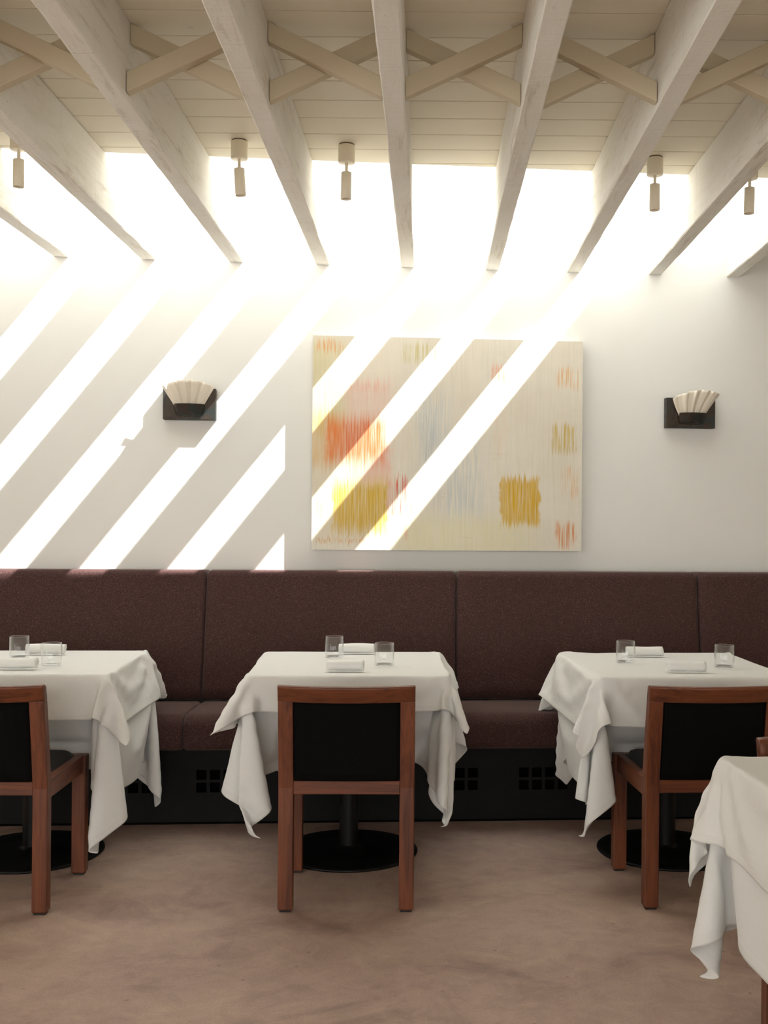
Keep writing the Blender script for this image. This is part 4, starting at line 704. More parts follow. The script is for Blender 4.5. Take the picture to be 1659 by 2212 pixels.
-429,726,1409,-427,690,1347,-424,627,1315,-416,558,1295,-412,505,1259,-410,481,1199,-412,476,1127,-413,475,1055,-413,479,983,-414,466,912,-416,452,842,-417,437,771,-419,420,701,-387,-445,757,-388,-462,827,-393,-477,897,-400,-493,966,-409,-525,1021,-407,-578,1069,-404,-618,1129,
-402,-655,1190,-401,-679,1256,-400,-706,1323,-398,-724,1393,-396,-737,1463,-395,-691,1506,-359,735,1482,-357,725,1411,-355,690,1348,-353,635,1302,-349,565,1288,-342,499,1262,-341,478,1196,-341,462,1126,-341,467,1054,-342,470,982,-343,468,910,-344,453,840,-345,435,770,-347,417,701,
-338,-395,771,-339,-416,840,-339,-437,909,-338,-467,974,-337,-527,1015,-335,-578,1066,-333,-622,1122,-331,-655,1186,-329,-683,1253,-328,-705,1321,-326,-723,1391,-324,-736,1461,-323,-693,1507,-287,734,1483,-285,725,1413,-283,690,1350,-281,638,1301,-280,573,1270,-278,502,1255,-275,493,1189,
-274,481,1119,-271,455,1053,-271,455,981,-271,462,909,-272,456,838,-273,435,769,-275,412,700,-271,-421,765,-270,-434,835,-268,-448,906,-266,-469,970,-265,-528,1012,-263,-578,1063,-261,-621,1121,-259,-654,1185,-257,-682,1251,-256,-704,1319,-254,-723,1389,-252,-736,1460,-251,-695,1509,
-214,734,1485,-212,725,1414,-211,690,1352,-209,639,1301,-208,576,1268,-206,505,1253,-205,483,1186,-204,495,1116,-203,478,1046,-200,451,980,-200,448,908,-200,454,836,-201,436,767,-203,409,700,-200,-433,761,-198,-444,832,-196,-444,904,-194,-470,967,-193,-528,1009,-191,-578,1061,
-189,-619,1120,-187,-653,1183,-185,-681,1249,-184,-704,1318,-182,-723,1387,-180,-736,1458,-178,-697,1510,-142,733,1486,-140,726,1416,-139,690,1353,-137,641,1302,-136,578,1268,-134,508,1251,-134,483,1186,-133,484,1114,-132,492,1043,-131,471,974,-129,446,907,-129,445,835,-129,437,765,
-131,406,700,-129,-437,758,-127,-442,830,-124,-444,902,-123,-469,965,-121,-527,1007,-119,-577,1059,-117,-618,1118,-115,-652,1181,-113,-680,1248,-112,-704,1316,-110,-723,1385,-108,-736,1456,-106,-699,1510,-70,732,1488,-68,726,1417,-66,691,1355,-65,642,1302,-64,579,1268,-62,510,1250,
-62,482,1187,-61,483,1115,-60,493,1043,-60,481,972,-58,460,904,-57,440,835,-57,438,763,-59,403,700,-57,-438,756,-55,-442,828,-52,-444,900,-51,-467,964,-49,-526,1006,-47,-575,1058,-45,-617,1116,-43,-652,1180,-41,-680,1246,-40,-703,1314,-38,-722,1383,-36,-735,1454,
-34,-701,1511,3,732,1489,4,727,1419,6,691,1356,7,642,1303,8,580,1268,9,511,1250,10,482,1187,11,484,1116,12,492,1044,12,484,973,13,469,902,14,451,833,15,437,762,13,398,702,15,-439,754,17,-442,826,19,-444,898,21,-465,963,23,-524,1005,
25,-574,1057,27,-616,1115,29,-651,1178,31,-680,1244,32,-703,1312,34,-722,1381,36,-734,1452,38,-703,1510,75,731,1491,76,727,1420,78,691,1358,79,643,1305,80,581,1269,81,511,1252,82,483,1188,83,488,1117,84,492,1045,84,484,973,85,471,902,86,456,832,
86,430,765,85,393,703,87,-440,752,89,-442,824,91,-444,895,93,-464,962,95,-522,1005,97,-572,1056,99,-615,1113,101,-652,1176,102,-681,1242,104,-704,1310,106,-722,1379,109,-734,1450,111,-705,1510,147,730,1492,149,727,1421,150,691,1360,151,643,1306,152,581,1271,
153,511,1254,154,486,1189,155,494,1118,156,488,1046,156,478,975,157,467,904,158,453,834,158,421,769,157,386,706,159,-441,750,161,-442,821,163,-444,893,165,-462,961,167,-520,1004,169,-570,1055,171,-614,1112,173,-652,1174,174,-681,1239,176,-704,1308,179,-722,1377,
181,-734,1448,183,-708,1509,220,729,1493,221,728,1423,222,690,1362,223,642,1308,223,578,1280,225,510,1257,226,495,1191,227,489,1119,227,479,1048,227,465,977,229,469,905,229,443,839,229,411,774,228,377,711,231,-440,748,233,-442,819,235,-443,891,237,-461,959,
239,-517,1004,241,-568,1055,243,-613,1111,245,-652,1172,246,-682,1237,248,-705,1305,251,-722,1375,253,-734,1446,255,-710,1508,292,728,1495,293,729,1424,294,690,1364,295,641,1311,295,578,1276,295,514,1251,295,478,1194,297,475,1122,298,465,1051,298,470,980,299,459,911,
299,428,846,300,399,780,299,365,717,303,-438,746,305,-441,817,307,-442,889,309,-460,957,311,-515,1003,313,-565,1055,315,-610,1112,317,-651,1170,318,-683,1235,320,-706,1303,323,-722,1373,325,-734,1444,328,-712,1507,364,727,1496,365,730,1425,366,689,1366,367,638,1315,
367,578,1276,366,508,1258,366,472,1196,368,465,1124,366,477,1055,368,469,986,368,438,921,367,407,856,365,372,793,370,351,725,375,-434,744,377,-440,815,379,-441,887,381,-458,956,383,-513,1003,385,-561,1056,387,-605,1114,388,-646,1172,390,-686,1232,392,-704,1302,
395,-724,1370,397,-734,1441,400,-715,1506,437,727,1497,437,730,1426,438,687,1369,439,635,1320,439,575,1280,437,511,1250,438,473,1198,431,489,1132,435,476,1062,435,445,998,433,410,934,429,373,873,433,350,805,440,338,734,447,-427,742,449,-437,814,451,-442,885,
453,-457,954,455,-510,1003,457,-556,1058,459,-598,1117,460,-639,1176,461,-678,1237,462,-713,1299,465,-718,1371,469,-736,1439,472,-718,1504,510,730,1498,509,729,1421,510,681,1377,510,628,1329,505,563,1301,506,500,1266,500,498,1205,490,459,1147,499,447,1076,496,410,1015,
492,374,953,496,352,884,503,339,814,509,322,744,516,-408,743,520,-425,813,523,-436,884,525,-455,953,526,-501,1008,525,-538,1069,525,-577,1130,527,-618,1189,530,-661,1246,532,-702,1306,533,-739,1367,540,-731,1438,545,-720,1503,582,731,1500,581,730,1418,581,675,1384,
577,613,1352,570,547,1325,571,503,1272,551,461,1228,558,442,1160,556,407,1097,555,374,1033,560,353,964,566,337,894,571,317,825,576,298,756,583,-404,740,586,-428,808,589,-451,876,592,-475,944,593,-501,1011,593,-528,1078,591,-557,1143,589,-589,1208,586,-623,1271,
587,-664,1331,596,-709,1385,604,-756,1437,618,-727,1504,655,730,1504,652,730,1418,652,662,1390,639,595,1373,633,531,1339,612,486,1287,613,435,1245,616,405,1179,619,377,1112,623,355,1043,629,336,974,634,319,904,639,303,834,644,291,764,593,-470,716,594,-494,784,
592,-519,851,590,-543,919,600,-567,986,606,-591,1054,612,-616,1121,615,-640,1189,617,-664,1257,621,-688,1325,635,-710,1393,668,-736,1416,702,-742,1500,736,717,1499,722,729,1413,702,664,1388,663,617,1349,633,562,1315,618,498,1283,645,477,1221,636,442,1160,623,398,1108,
632,398,1037,635,390,965,637,381,894,638,371,823,638,359,752,586,-537,692,592,-562,759,591,-586,827,594,-611,894,598,-635,962,603,-659,1030,612,-682,1098,627,-703,1165,650,-712,1233,672,-707,1301,681,-699,1368,689,-698,1383,728,-717,1422,735,-647,1462,748,-580,1471,
735,-509,1469,736,-437,1468,736,-365,1468,737,-293,1467,738,-221,1466,738,-148,1465,739,-76,1464,739,-4,1463,738,68,1461,737,141,1460,736,213,1458,736,285,1457,739,357,1456,753,427,1462,764,498,1467,763,569,1461,747,609,1483,754,661,1436,763,661,1405,754,657,1344,
717,611,1302,681,556,1292,650,498,1271,604,481,1229,579,456,1168,562,432,1102,563,415,1032,565,405,961,568,402,889,570,393,818,573,386,746,591,-605,667,599,-628,735,603,-653,802,614,-675,870,630,-692,938,651,-701,1006,673,-698,1075,691,-687,1143,713,-688,1212,
719,-716,1277,687,-747,1334,742,-717,1372,707,-670,1380,699,-629,1406,727,-565,1410,732,-508,1400,744,-438,1397,747,-366,1396,748,-294,1396,748,-222,1395,748,-149,1394,748,-77,1393,749,-5,1392,750,67,1391,753,139,1390,760,211,1391,769,282,1393,774,354,1394,772,426,1395,
776,497,1396,804,549,1421,738,571,1425,719,612,1404,746,630,1346,801,603,1341,777,580,1280,737,525,1257,698,485,1219,651,471,1174,611,495,1128,563,491,1075,525,470,1017,505,442,954,500,421,885,500,409,814,503,402,743,616,-667,643,633,-685,711,654,-694,779,
676,-694,847,695,-684,916,716,-677,985,737,-684,1053,748,-710,1119,723,-740,1178,676,-742,1232,730,-752,1275,763,-698,1306,722,-646,1316,696,-610,1339,715,-559,1341,756,-503,1335,732,-437,1326,742,-366,1325,748,-294,1324,753,-222,1323,757,-150,1323,761,-78,1322,765,-6,1322,
768,66,1322,769,138,1321,769,210,1322,766,282,1322,763,354,1323,784,422,1328,824,473,1354,781,514,1363,753,533,1365,714,551,1365,718,573,1312,782,540,1316,831,532,1273,790,502,1232,754,479,1182,705,489,1137,662,484,1081,616,490,1027,571,492,973,524,495,919,
481,481,863,449,455,804,437,429,738,679,-687,620,700,-685,689,720,-677,757,741,-672,826,762,-679,894,774,-704,960,761,-738,1022,717,-748,1077,670,-740,1130,710,-772,1177,761,-739,1212,774,-675,1239,752,-614,1260,697,-578,1276,691,-546,1275,747,-502,1264,761,-434,1261,
738,-366,1253,742,-294,1252,746,-222,1252,749,-150,1251,752,-78,1251,754,-6,1251,756,66,1251,758,138,1250,759,210,1250,764,282,1251,791,347,1260,830,403,1279,826,470,1283,770,457,1321,754,494,1320,719,496,1317,718,503,1299,759,495,1271,822,482,1244,841,492,1201,
805,496,1144,760,491,1090,713,489,1035,670,489,980,623,483,926,577,487,872,531,496,817,484,495,763,438,485,708,745,-671,598,766,-667,667,788,-674,735,801,-698,802,793,-733,864,758,-757,922,712,-745,975,666,-739,1028,690,-782,1077,748,-772,1116,781,-717,1146,
778,-650,1171,751,-589,1192,685,-585,1205,672,-537,1206,727,-493,1195,769,-435,1189,764,-365,1186,749,-294,1181,748,-222,1180,751,-150,1179,753,-78,1179,756,-6,1179,759,66,1179,763,138,1179,770,209,1179,794,276,1186,832,335,1202,851,404,1210,809,425,1232,748,413,1268,
774,456,1263,721,448,1264,680,478,1245,733,470,1210,794,459,1188,850,454,1152,860,493,1100,814,492,1044,769,492,989,723,491,934,677,490,879,631,483,825,585,485,770,538,493,716,491,494,661,813,-670,577,827,-692,643,824,-726,707,797,-757,765,752,-764,820,
709,-741,873,662,-739,926,674,-786,976,729,-796,1018,777,-756,1052,795,-693,1080,779,-627,1103,742,-570,1123,675,-588,1134,658,-535,1135,706,-482,1127,757,-432,1118,781,-365,1116,771,-294,1112,762,-223,1109,760,-151,1108,762,-79,1108,766,-7,1108,770,65,1108,778,137,1108,
797,206,1113,832,267,1126,855,335,1135,841,403,1140,784,387,1176,721,394,1205,789,416,1205,722,435,1197,658,443,1189,705,449,1155,759,455,1126,816,428,1094,869,446,1052,869,488,998,824,496,943,778,492,888,731,496,833,685,493,778,639,485,723,592,485,668,
545,491,614,853,-719,549,833,-753,609,793,-773,665,747,-764,718,707,-736,772,661,-739,824,661,-788,875,709,-814,920,764,-788,956,800,-734,987,802,-668,1013,778,-603,1035,730,-559,1053,666,-591,1062,647,-535,1064,689,-477,1057,739,-426,1049,777,-365,1044,789,-295,1043,
783,-223,1040,776,-152,1038,775,-80,1037,779,-8,1037,787,64,1037,803,134,1041,833,199,1051,855,266,1059,853,338,1063,810,386,1077,755,360,1116,720,405,1133,789,412,1132,729,428,1128,659,421,1121,676,469,1095,734,471,1062,794,453,1031,840,410,997,884,439,951,
876,483,897,833,496,841,786,494,786,740,495,731,693,493,676,647,488,622,600,489,567,834,-775,509,787,-780,563,744,-759,617,705,-730,670,660,-740,722,651,-789,773,688,-826,820,747,-814,859,793,-771,892,816,-710,921,804,-644,945,776,-581,966,716,-553,983,
658,-593,991,637,-535,992,674,-473,987,721,-420,979,763,-362,973,792,-296,971,798,-224,970,795,-152,968,791,-80,966,796,-9,967,809,62,969,834,129,976,853,198,983,851,270,987,839,340,992,782,359,1017,724,348,1052,722,407,1061,789,407,1061,735,429,1056,
666,409,1050,642,462,1032,704,462,998,768,471,966,813,429,934,862,397,898,897,434,849,883,477,795,841,495,740,795,495,685,748,495,630,701,493,575,655,491,520,784,-779,462,743,-752,515,704,-724,568,660,-741,620,646,-789,671,669,-834,720,727,-837,761,
779,-801,796,818,-751,828,825,-685,854,803,-620,876,770,-560,898,705,-553,912,650,-595,919,628,-535,921,661,-471,916,705,-415,910,748,-357,903,780,-293,900,804,-225,898,806,-153,897,807,-81,896,818,-10,898,838,59,903,848,129,907,845,201,911,842,273,915,
815,337,924,756,329,957,697,349,985,723,405,989,789,403,989,740,434,984,673,408,978,620,440,966,672,474,935,736,474,902,796,457,870,827,401,837,882,386,799,907,428,748,889,471,693,849,493,638,803,496,583,756,496,528,710,494,473,747,-739,414,
703,-718,467,661,-743,518,644,-790,569,653,-839,620,706,-856,663,761,-828,699,808,-785,732,838,-727,762,828,-661,786,800,-598,808,760,-543,829,695,-555,840,642,-597,847,620,-536,849,649,-470,845,689,-410,839,732,-353,833,765,-289,829,791,-222,827,813,-153,826,
826,-82,827,835,-11,829,838,61,832,836,133,836,835,205,840,830,276,845,785,326,860,724,310,896,679,356,916,723,403,917,789,398,917,745,438,912,679,411,906,612,417,899,642,460,871,704,473,838,767,473,806,813,430,773,845,376,739,901,377,699,
915,422,647,894,463,591,857,491,537,811,499,482,764,499,427,703,-707,369,666,-745,416,647,-792,467,642,-841,519,684,-872,565,742,-852,601,792,-813,635,836,-766,668,849,-702,696,827,-638,718,796,-576,740,748,-528,759,688,-558,769,634,-599,776,613,-536,777,
640,-470,774,675,-407,769,716,-348,763,751,-285,759,777,-218,757,797,-149,756,812,-79,757,821,-7,759,824,64,762,825,136,765,825,208,769,811,278,775,754,307,798,692,301,832,668,364,845,723,399,845,790,394,845,751,440,841,682,420,835,614,399,829,
609,457,807,671,473,775,735,479,742,794,457,709,823,401,676,865,355,642,918,369,599,921,415,545,896,454,490,864,488,435,819,506,381,695,-758,320,656,-796,366,637,-843,417,663,-884,466,722,-874,504,774,-837,538,823,-797,572,859,-744,604,853,-677,628,
823,-616,650,790,-555,671,734,-518,689,681,-562,697,627,-601,704,606,-537,705,632,-470,702,663,-405,698,702,-345,693,736,-282,689,761,-214,687,782,-146,686,798,-75,686,807,-4,688,812,68,691,814,140,694,813,212,698,786,277,707,724,284,737,664,301,766,
662,370,774,722,394,773,790,390,773,756,440,769,688,419,763,622,392,758,584,439,743,638,469,711,702,477,678,765,474,645,811,431,612,835,372,579,886,337,544,933,362,498,924,406,443,894,442,389,856,473,335,700,-816,278,648,-848,316,643,-893,367,
702,-895,406,755,-861,441,804,-821,475,853,-780,509,873,-719,538,850,-655,560,816,-595,581,782,-535,602,720,-512,619,675,-566,625,619,-602,633,599,-538,634,625,-471,630,652,-404,627,687,-342,622,720,-278,618,746,-211,616,767,-142,616,782,-71,616,793,0,617,
799,72,620,803,143,623,798,215,627,757,270,642,693,270,674,641,307,698,657,375,702,720,387,702,790,387,701,762,440,697,694,419,692,629,389,686,569,415,676,606,463,647,669,474,614,733,479,581,792,458,548,821,401,515,851,346,482,907,322,445,
945,355,397,916,391,343,871,416,293,712,-881,249,646,-901,268,680,-914,309,735,-884,344,785,-845,378,834,-804,412,879,-760,445,878,-694,470,844,-634,491,808,-575,512,772,-517,533,708,-509,548,668,-568,554,612,-604,561,592,-539,562,618,-472,559,646,-406,555,
675,-340,551,704,-274,548,730,-207,546,751,-138,545,767,-68,546,778,4,547,786,75,549,790,147,552,779,217,558,726,258,578,661,265,609,623,315,628,653,379,630,720,387,630,790,383,629,768,439,625,700,419,620,634,389,615,566,392,608,575,451,583,
636,469,550,700,477,517,764,475,484,806,431,451,830,371,418,870,323,384,929,308,348,937,339,298,887,360,251],
    'left_top': [
-859,-782,1097,-890,-752,1156,-919,-721,1214,-884,-694,1244,-829,-739,1246,-819,-688,1244,-785,-630,1237,-766,-566,1229,-785,-497,1222,-791,-426,1218,-785,-354,1216,-781,-282,1216,-782,-210,1216,-786,-137,1217,-792,-65,1218,-798,7,1220,-804,79,1222,-810,151,1226,-817,223,1230,-824,295,1235,
-832,367,1242,-841,438,1251,-858,478,1288,-829,541,1264,-797,603,1248,-768,668,1234,-784,725,1222,-853,709,1213,-903,746,1187,-872,773,1129,-833,786,1070,-816,-820,1140,-848,-792,1198,-880,-765,1256,-888,-719,1310,-825,-731,1318,-809,-686,1316,-770,-630,1307,-779,-563,1299,-795,-494,1293,
-774,-426,1287,-778,-354,1287,-786,-283,1287,-790,-211,1288,-791,-139,1289,-788,-67,1290,-786,5,1291,-786,77,1292,-788,149,1294,-789,222,1296,-789,294,1298,-790,366,1300,-808,431,1313,-838,495,1326,-845,566,1328,-801,622,1317,-759,679,1305,-795,730,1293,-863,733,1279,-855,777,1229,
-817,794,1170,-780,812,1111,-773,-859,1183,-802,-828,1241,-833,-799,1299,-837,-755,1345,-822,-712,1387,-800,-683,1387,-761,-624,1378,-793,-562,1370,-773,-499,1359,-785,-428,1358,-788,-356,1358,-784,-284,1358,-775,-212,1357,-770,-141,1357,-767,-68,1358,-767,4,1360,-767,76,1362,-768,148,1363,
-769,220,1365,-771,292,1368,-779,363,1371,-786,435,1374,-786,506,1377,-807,572,1386,-796,633,1388,-756,691,1376,-809,728,1364,-833,773,1329,-799,797,1270,-764,819,1211,-727,837,1152,-733,-901,1225,-759,-867,1283,-785,-832,1341,-778,-779,1378,-798,-748,1439,-783,-683,1457,-788,-634,1441,
-776,-573,1429,-781,-501,1430,-774,-429,1428,-763,-358,1425,-762,-286,1426,-764,-214,1427,-766,-142,1429,-768,-70,1430,-769,2,1431,-770,74,1433,-769,146,1435,-768,218,1437,-766,290,1439,-765,362,1441,-769,434,1443,-783,504,1449,-778,575,1452,-788,646,1454,-778,702,1440,-805,759,1426,
-776,792,1369,-743,818,1311,-706,821,1250,-684,803,1184,-678,-894,1248,-706,-861,1305,-735,-822,1356,-725,-803,1412,-736,-748,1453,-771,-715,1503,-764,-643,1504,-756,-574,1498,-750,-503,1494,-754,-431,1496,-756,-359,1497,-756,-287,1497,-756,-215,1497,-757,-143,1498,-758,-71,1499,-758,1,1501,
-759,73,1503,-760,145,1505,-760,217,1507,-760,288,1509,-760,360,1511,-760,432,1514,-761,505,1516,-759,576,1516,-759,646,1519,-761,719,1510,-740,756,1453,-719,790,1405,-720,774,1337,-723,760,1267,-724,746,1196,-661,-830,1223,-678,-801,1286,-676,-795,1352,-678,-767,1415,-693,-751,1469,
-699,-720,1521,-697,-648,1532,-696,-576,1537,-694,-503,1534,-693,-431,1533,-693,-359,1532,-693,-287,1530,-692,-215,1529,-692,-143,1528,-692,-72,1527,-692,0,1525,-692,72,1525,-691,144,1525,-691,216,1525,-691,288,1526,-691,360,1526,-691,432,1526,-691,504,1526,-691,576,1530,-690,648,1527,
-690,721,1529,-687,753,1477,-686,771,1410,-684,747,1342,-684,727,1272,-685,710,1203,-624,-777,1204,-617,-772,1276,-613,-765,1347,-622,-755,1400,-625,-765,1469,-626,-721,1526,-618,719,1530,-616,755,1477,-616,762,1407,-616,768,1335,-617,751,1266,-617,732,1196,-554,-759,1197,-548,-757,1269,
-547,-777,1338,-552,-762,1400,-553,-762,1467,-553,-721,1525,-546,719,1531,-545,765,1476,-545,766,1405,-545,757,1334,-546,760,1262,-546,745,1192,-483,-760,1191,-479,-776,1261,-480,-752,1329,-482,-776,1396,-481,-755,1463,-481,-721,1525,-474,718,1530,-473,762,1474,-474,774,1403,-474,767,1332,
-474,755,1261,-475,751,1190,-411,-766,1186,-410,-759,1256,-409,-762,1326,-410,-778,1395,-410,-752,1462,-409,-721,1524,-402,718,1527,-403,756,1471,-402,773,1402,-402,773,1331,-402,758,1260,-403,753,1188,-339,-766,1182,-338,-755,1253,-338,-773,1323,-338,-774,1393,-338,-751,1461,-337,-721,1524,
-330,717,1525,-331,759,1471,-330,762,1400,-330,776,1330,-330,764,1259,-330,754,1187,-267,-764,1180,-266,-759,1252,-266,-778,1321,-266,-769,1392,-266,-752,1461,-265,-722,1523,-259,717,1524,-259,762,1471,-258,758,1399,-258,774,1329,-258,767,1258,-258,756,1187,-195,-762,1179,-194,-765,1250,
-194,-780,1320,-194,-766,1390,-193,-752,1461,-193,-722,1523,-187,716,1524,-187,764,1471,-186,760,1400,-186,771,1329,-186,768,1257,-186,757,1186,-123,-762,1178,-122,-768,1249,-122,-780,1320,-122,-764,1389,-121,-752,1460,-121,-722,1523,-115,716,1523,-115,765,1471,-114,763,1400,-114,768,1329,
-114,767,1257,-114,759,1186,-51,-763,1177,-50,-769,1249,-50,-780,1320,-50,-763,1389,-49,-753,1460,-49,-722,1522,-43,715,1523,-43,765,1472,-42,765,1400,-42,767,1329,-42,765,1257,-42,760,1186,22,-763,1177,22,-768,1248,22,-779,1319,23,-763,1389,23,-754,1460,23,-722,1522,
29,715,1523,29,765,1472,30,767,1401,30,767,1329,30,762,1258,30,761,1186,94,-764,1176,94,-766,1248,95,-778,1319,95,-765,1389,95,-755,1460,95,-723,1522,101,715,1523,101,766,1472,102,769,1401,102,767,1329,102,759,1258,103,762,1186,166,-765,1176,166,-763,1248,
167,-776,1319,167,-767,1390,167,-755,1460,167,-723,1522,173,715,1523,173,766,1472,174,769,1402,174,766,1330,174,756,1258,175,765,1187,238,-766,1177,238,-762,1248,239,-771,1320,239,-771,1391,239,-755,1461,239,-724,1523,245,714,1523,245,766,1473,246,768,1402,246,762,1330,
246,755,1259,247,769,1189,310,-767,1177,310,-765,1249,310,-765,1320,311,-773,1391,311,-755,1461,311,-724,1523,317,714,1524,318,766,1474,318,767,1403,318,756,1332,319,757,1260,319,776,1191,382,-766,1178,382,-772,1250,382,-761,1321,383,-772,1392,383,-756,1462,383,-725,1524,
389,714,1525,390,766,1475,390,763,1404,390,752,1333,390,762,1262,390,786,1194,454,-764,1179,454,-771,1250,454,-769,1322,454,-764,1393,455,-761,1464,455,-725,1525,461,713,1525,462,765,1476,462,756,1405,462,753,1334,460,780,1267,461,796,1198,527,-764,1180,526,-764,1252,
525,-772,1323,526,-764,1394,527,-765,1465,527,-726,1526,533,712,1523,534,761,1478,534,749,1407,529,775,1342,529,797,1274,533,800,1203,598,-774,1182,597,-763,1253,596,-761,1325,597,-770,1396,598,-758,1466,599,-726,1527,605,710,1517,606,758,1479,598,771,1417,597,785,1349,
588,770,1280,588,760,1209,647,-822,1193,657,-798,1260,665,-775,1328,666,-755,1397,669,-764,1468,671,-728,1524,677,713,1532,672,762,1486,661,758,1422,647,735,1355,634,715,1287,622,698,1218,657,-890,1216,669,-866,1283,683,-841,1349,701,-815,1414,728,-785,1473,747,-728,1514,
744,-655,1519,743,-582,1521,742,-510,1517,741,-438,1517,739,-366,1515,738,-294,1514,737,-222,1514,737,-151,1514,737,-79,1514,738,-7,1516,739,65,1517,740,137,1519,741,209,1521,742,281,1523,743,353,1525,743,425,1526,743,497,1527,741,568,1518,748,638,1531,746,708,1514,
735,767,1474,729,747,1407,704,743,1340,669,738,1277,671,724,1207,707,-878,1197,713,-839,1257,726,-803,1317,744,-779,1374,785,-772,1432,750,-721,1449,754,-650,1452,770,-581,1452,769,-509,1451,759,-438,1447,755,-366,1446,756,-294,1446,758,-222,1447,759,-150,1447,760,-78,1448,
759,-6,1449,758,66,1450,756,138,1450,755,210,1451,755,282,1452,760,354,1455,772,425,1462,790,492,1478,795,563,1479,774,626,1475,781,695,1455,782,754,1434,766,785,1381,726,804,1325,690,806,1263,669,795,1195,703,-817,1159,728,-785,1217,766,-778,1277,801,-792,1339,
808,-748,1376,761,-718,1378,769,-649,1381,760,-578,1380,769,-507,1381,785,-437,1381,784,-365,1381,778,-293,1378,773,-221,1377,771,-149,1377,771,-77,1378,771,-5,1378,772,67,1380,776,139,1382,784,210,1387,797,281,1395,805,352,1400,800,424,1403,818,490,1414,825,562,1416,
787,620,1405,811,675,1395,825,744,1389,801,787,1340,775,780,1282,743,811,1225,707,837,1169,749,-788,1118,786,-797,1179,819,-811,1241,850,-786,1292,802,-759,1306,780,-718,1309,779,-648,1310,766,-578,1309,774,-506,1310,773,-434,1310,788,-364,1309,797,-293,1310,801,-221,1311,
802,-149,1312,803,-77,1314,805,-5,1315,809,67,1318,811,139,1320,811,211,1322,805,283,1325,802,355,1328,826,421,1339,848,489,1348,840,559,1346,822,622,1346,785,682,1335,812,738,1318,860,785,1302,824,800,1242,793,789,1182,751,802,1125,800,-823,1082,832,-840,1144,
871,-823,1199,863,-761,1226,797,-774,1236,785,-715,1237,790,-648,1239,776,-577,1237,775,-505,1238,782,-434,1239,778,-362,1238,784,-290,1239,793,-219,1240,799,-147,1241,802,-75,1243,804,-3,1244,804,69,1246,802,141,1249,802,213,1251,810,285,1254,833,352,1264,857,419,1274,
874,489,1281,855,556,1276,825,619,1272,772,665,1266,802,726,1248,854,770,1233,876,832,1213,846,823,1149,803,835,1093,847,-865,1047,887,-857,1104,899,-796,1138,854,-755,1155,789,-782,1165,801,-717,1167,799,-647,1168,786,-577,1166,783,-505,1166,788,-433,1167,791,-361,1168,
789,-289,1168,789,-217,1169,792,-145,1170,795,-73,1171,799,-1,1173,804,71,1175,812,143,1178,823,214,1182,841,283,1190,862,351,1198,875,422,1204,899,489,1214,861,550,1208,822,607,1201,767,652,1196,788,714,1181,838,762,1163,882,817,1147,886,876,1126,843,894,1086,
904,-896,1016,920,-833,1046,909,-768,1073,849,-764,1085,782,-781,1093,814,-717,1096,808,-647,1096,795,-576,1095,792,-504,1095,794,-432,1095,798,-360,1096,801,-288,1097,805,-216,1098,809,-144,1100,814,-72,1102,820,-1,1104,828,71,1107,838,142,1111,850,213,1116,864,284,1122,
878,354,1128,893,424,1135,905,495,1142,882,558,1142,826,601,1132,767,641,1125,773,705,1111,817,759,1094,855,818,1080,882,885,1075,886,950,1100],
    'right_under': [
-883,-780,353,-829,-732,348,-785,-691,387,-742,-648,427,-709,-601,469,-750,-569,510,-793,-618,537,-799,-685,560,-805,-752,584,-858,-788,607,-896,-734,614,-861,-672,612,-815,-617,608,-783,-553,607,-775,-482,608,-775,-410,611,-776,-338,613,-778,-266,615,-782,-194,618,-786,-122,621,
-788,-50,625,-787,22,630,-781,93,635,-761,162,644,-717,214,663,-658,239,695,-598,255,731,-545,232,774,-500,264,796,-544,318,778,-610,336,766,-672,302,771,-725,299,769,-672,342,750,-649,386,724,-699,340,703,-750,295,685,-781,329,647,-735,362,603,-686,392,559,
-662,440,513,-678,491,465,-712,512,410,-848,-831,359,-836,-777,404,-792,-735,443,-754,-691,484,-718,-644,526,-718,-590,570,-776,-598,604,-796,-662,628,-797,-730,652,-839,-778,675,-887,-735,686,-857,-671,683,-807,-619,680,-775,-555,679,-768,-484,680,-767,-412,682,-767,-340,684,
-772,-268,687,-785,-197,690,-795,-126,693,-800,-54,696,-800,18,700,-796,89,706,-783,160,712,-752,223,725,-697,258,752,-637,269,790,-581,254,832,-527,269,863,-556,329,848,-618,359,834,-668,309,842,-719,322,837,-676,375,814,-684,397,786,-730,345,767,-777,317,747,
-753,363,703,-704,394,660,-665,433,615,-695,475,564,-717,480,509,-763,504,460,-847,-878,414,-843,-822,460,-804,-778,500,-767,-732,542,-732,-685,584,-708,-633,627,-745,-594,668,-790,-638,696,-790,-706,720,-820,-765,744,-877,-736,757,-852,-671,755,-800,-622,751,-768,-558,750,
-761,-486,752,-759,-414,754,-762,-342,756,-777,-272,759,-791,-201,761,-801,-130,764,-808,-59,768,-812,13,771,-810,85,776,-802,156,782,-781,224,791,-735,275,811,-676,277,850,-616,280,889,-559,277,927,-566,341,918,-626,378,903,-666,320,913,-705,346,904,-679,387,877,
-709,394,853,-742,333,836,-756,348,803,-715,387,760,-675,428,716,-710,458,664,-723,460,611,-768,483,560,-816,490,507,-839,-923,469,-844,-868,515,-824,-814,559,-784,-771,600,-748,-725,642,-716,-676,684,-715,-621,728,-772,-619,763,-789,-683,788,-803,-747,811,-865,-737,828,
-847,-671,827,-793,-623,823,-761,-560,822,-754,-488,823,-753,-416,826,-765,-346,828,-782,-276,830,-796,-205,833,-808,-134,836,-817,-63,839,-821,9,843,-822,81,847,-817,153,852,-804,223,859,-770,285,873,-713,296,908,-654,295,948,-595,290,988,-575,356,988,-633,394,972,
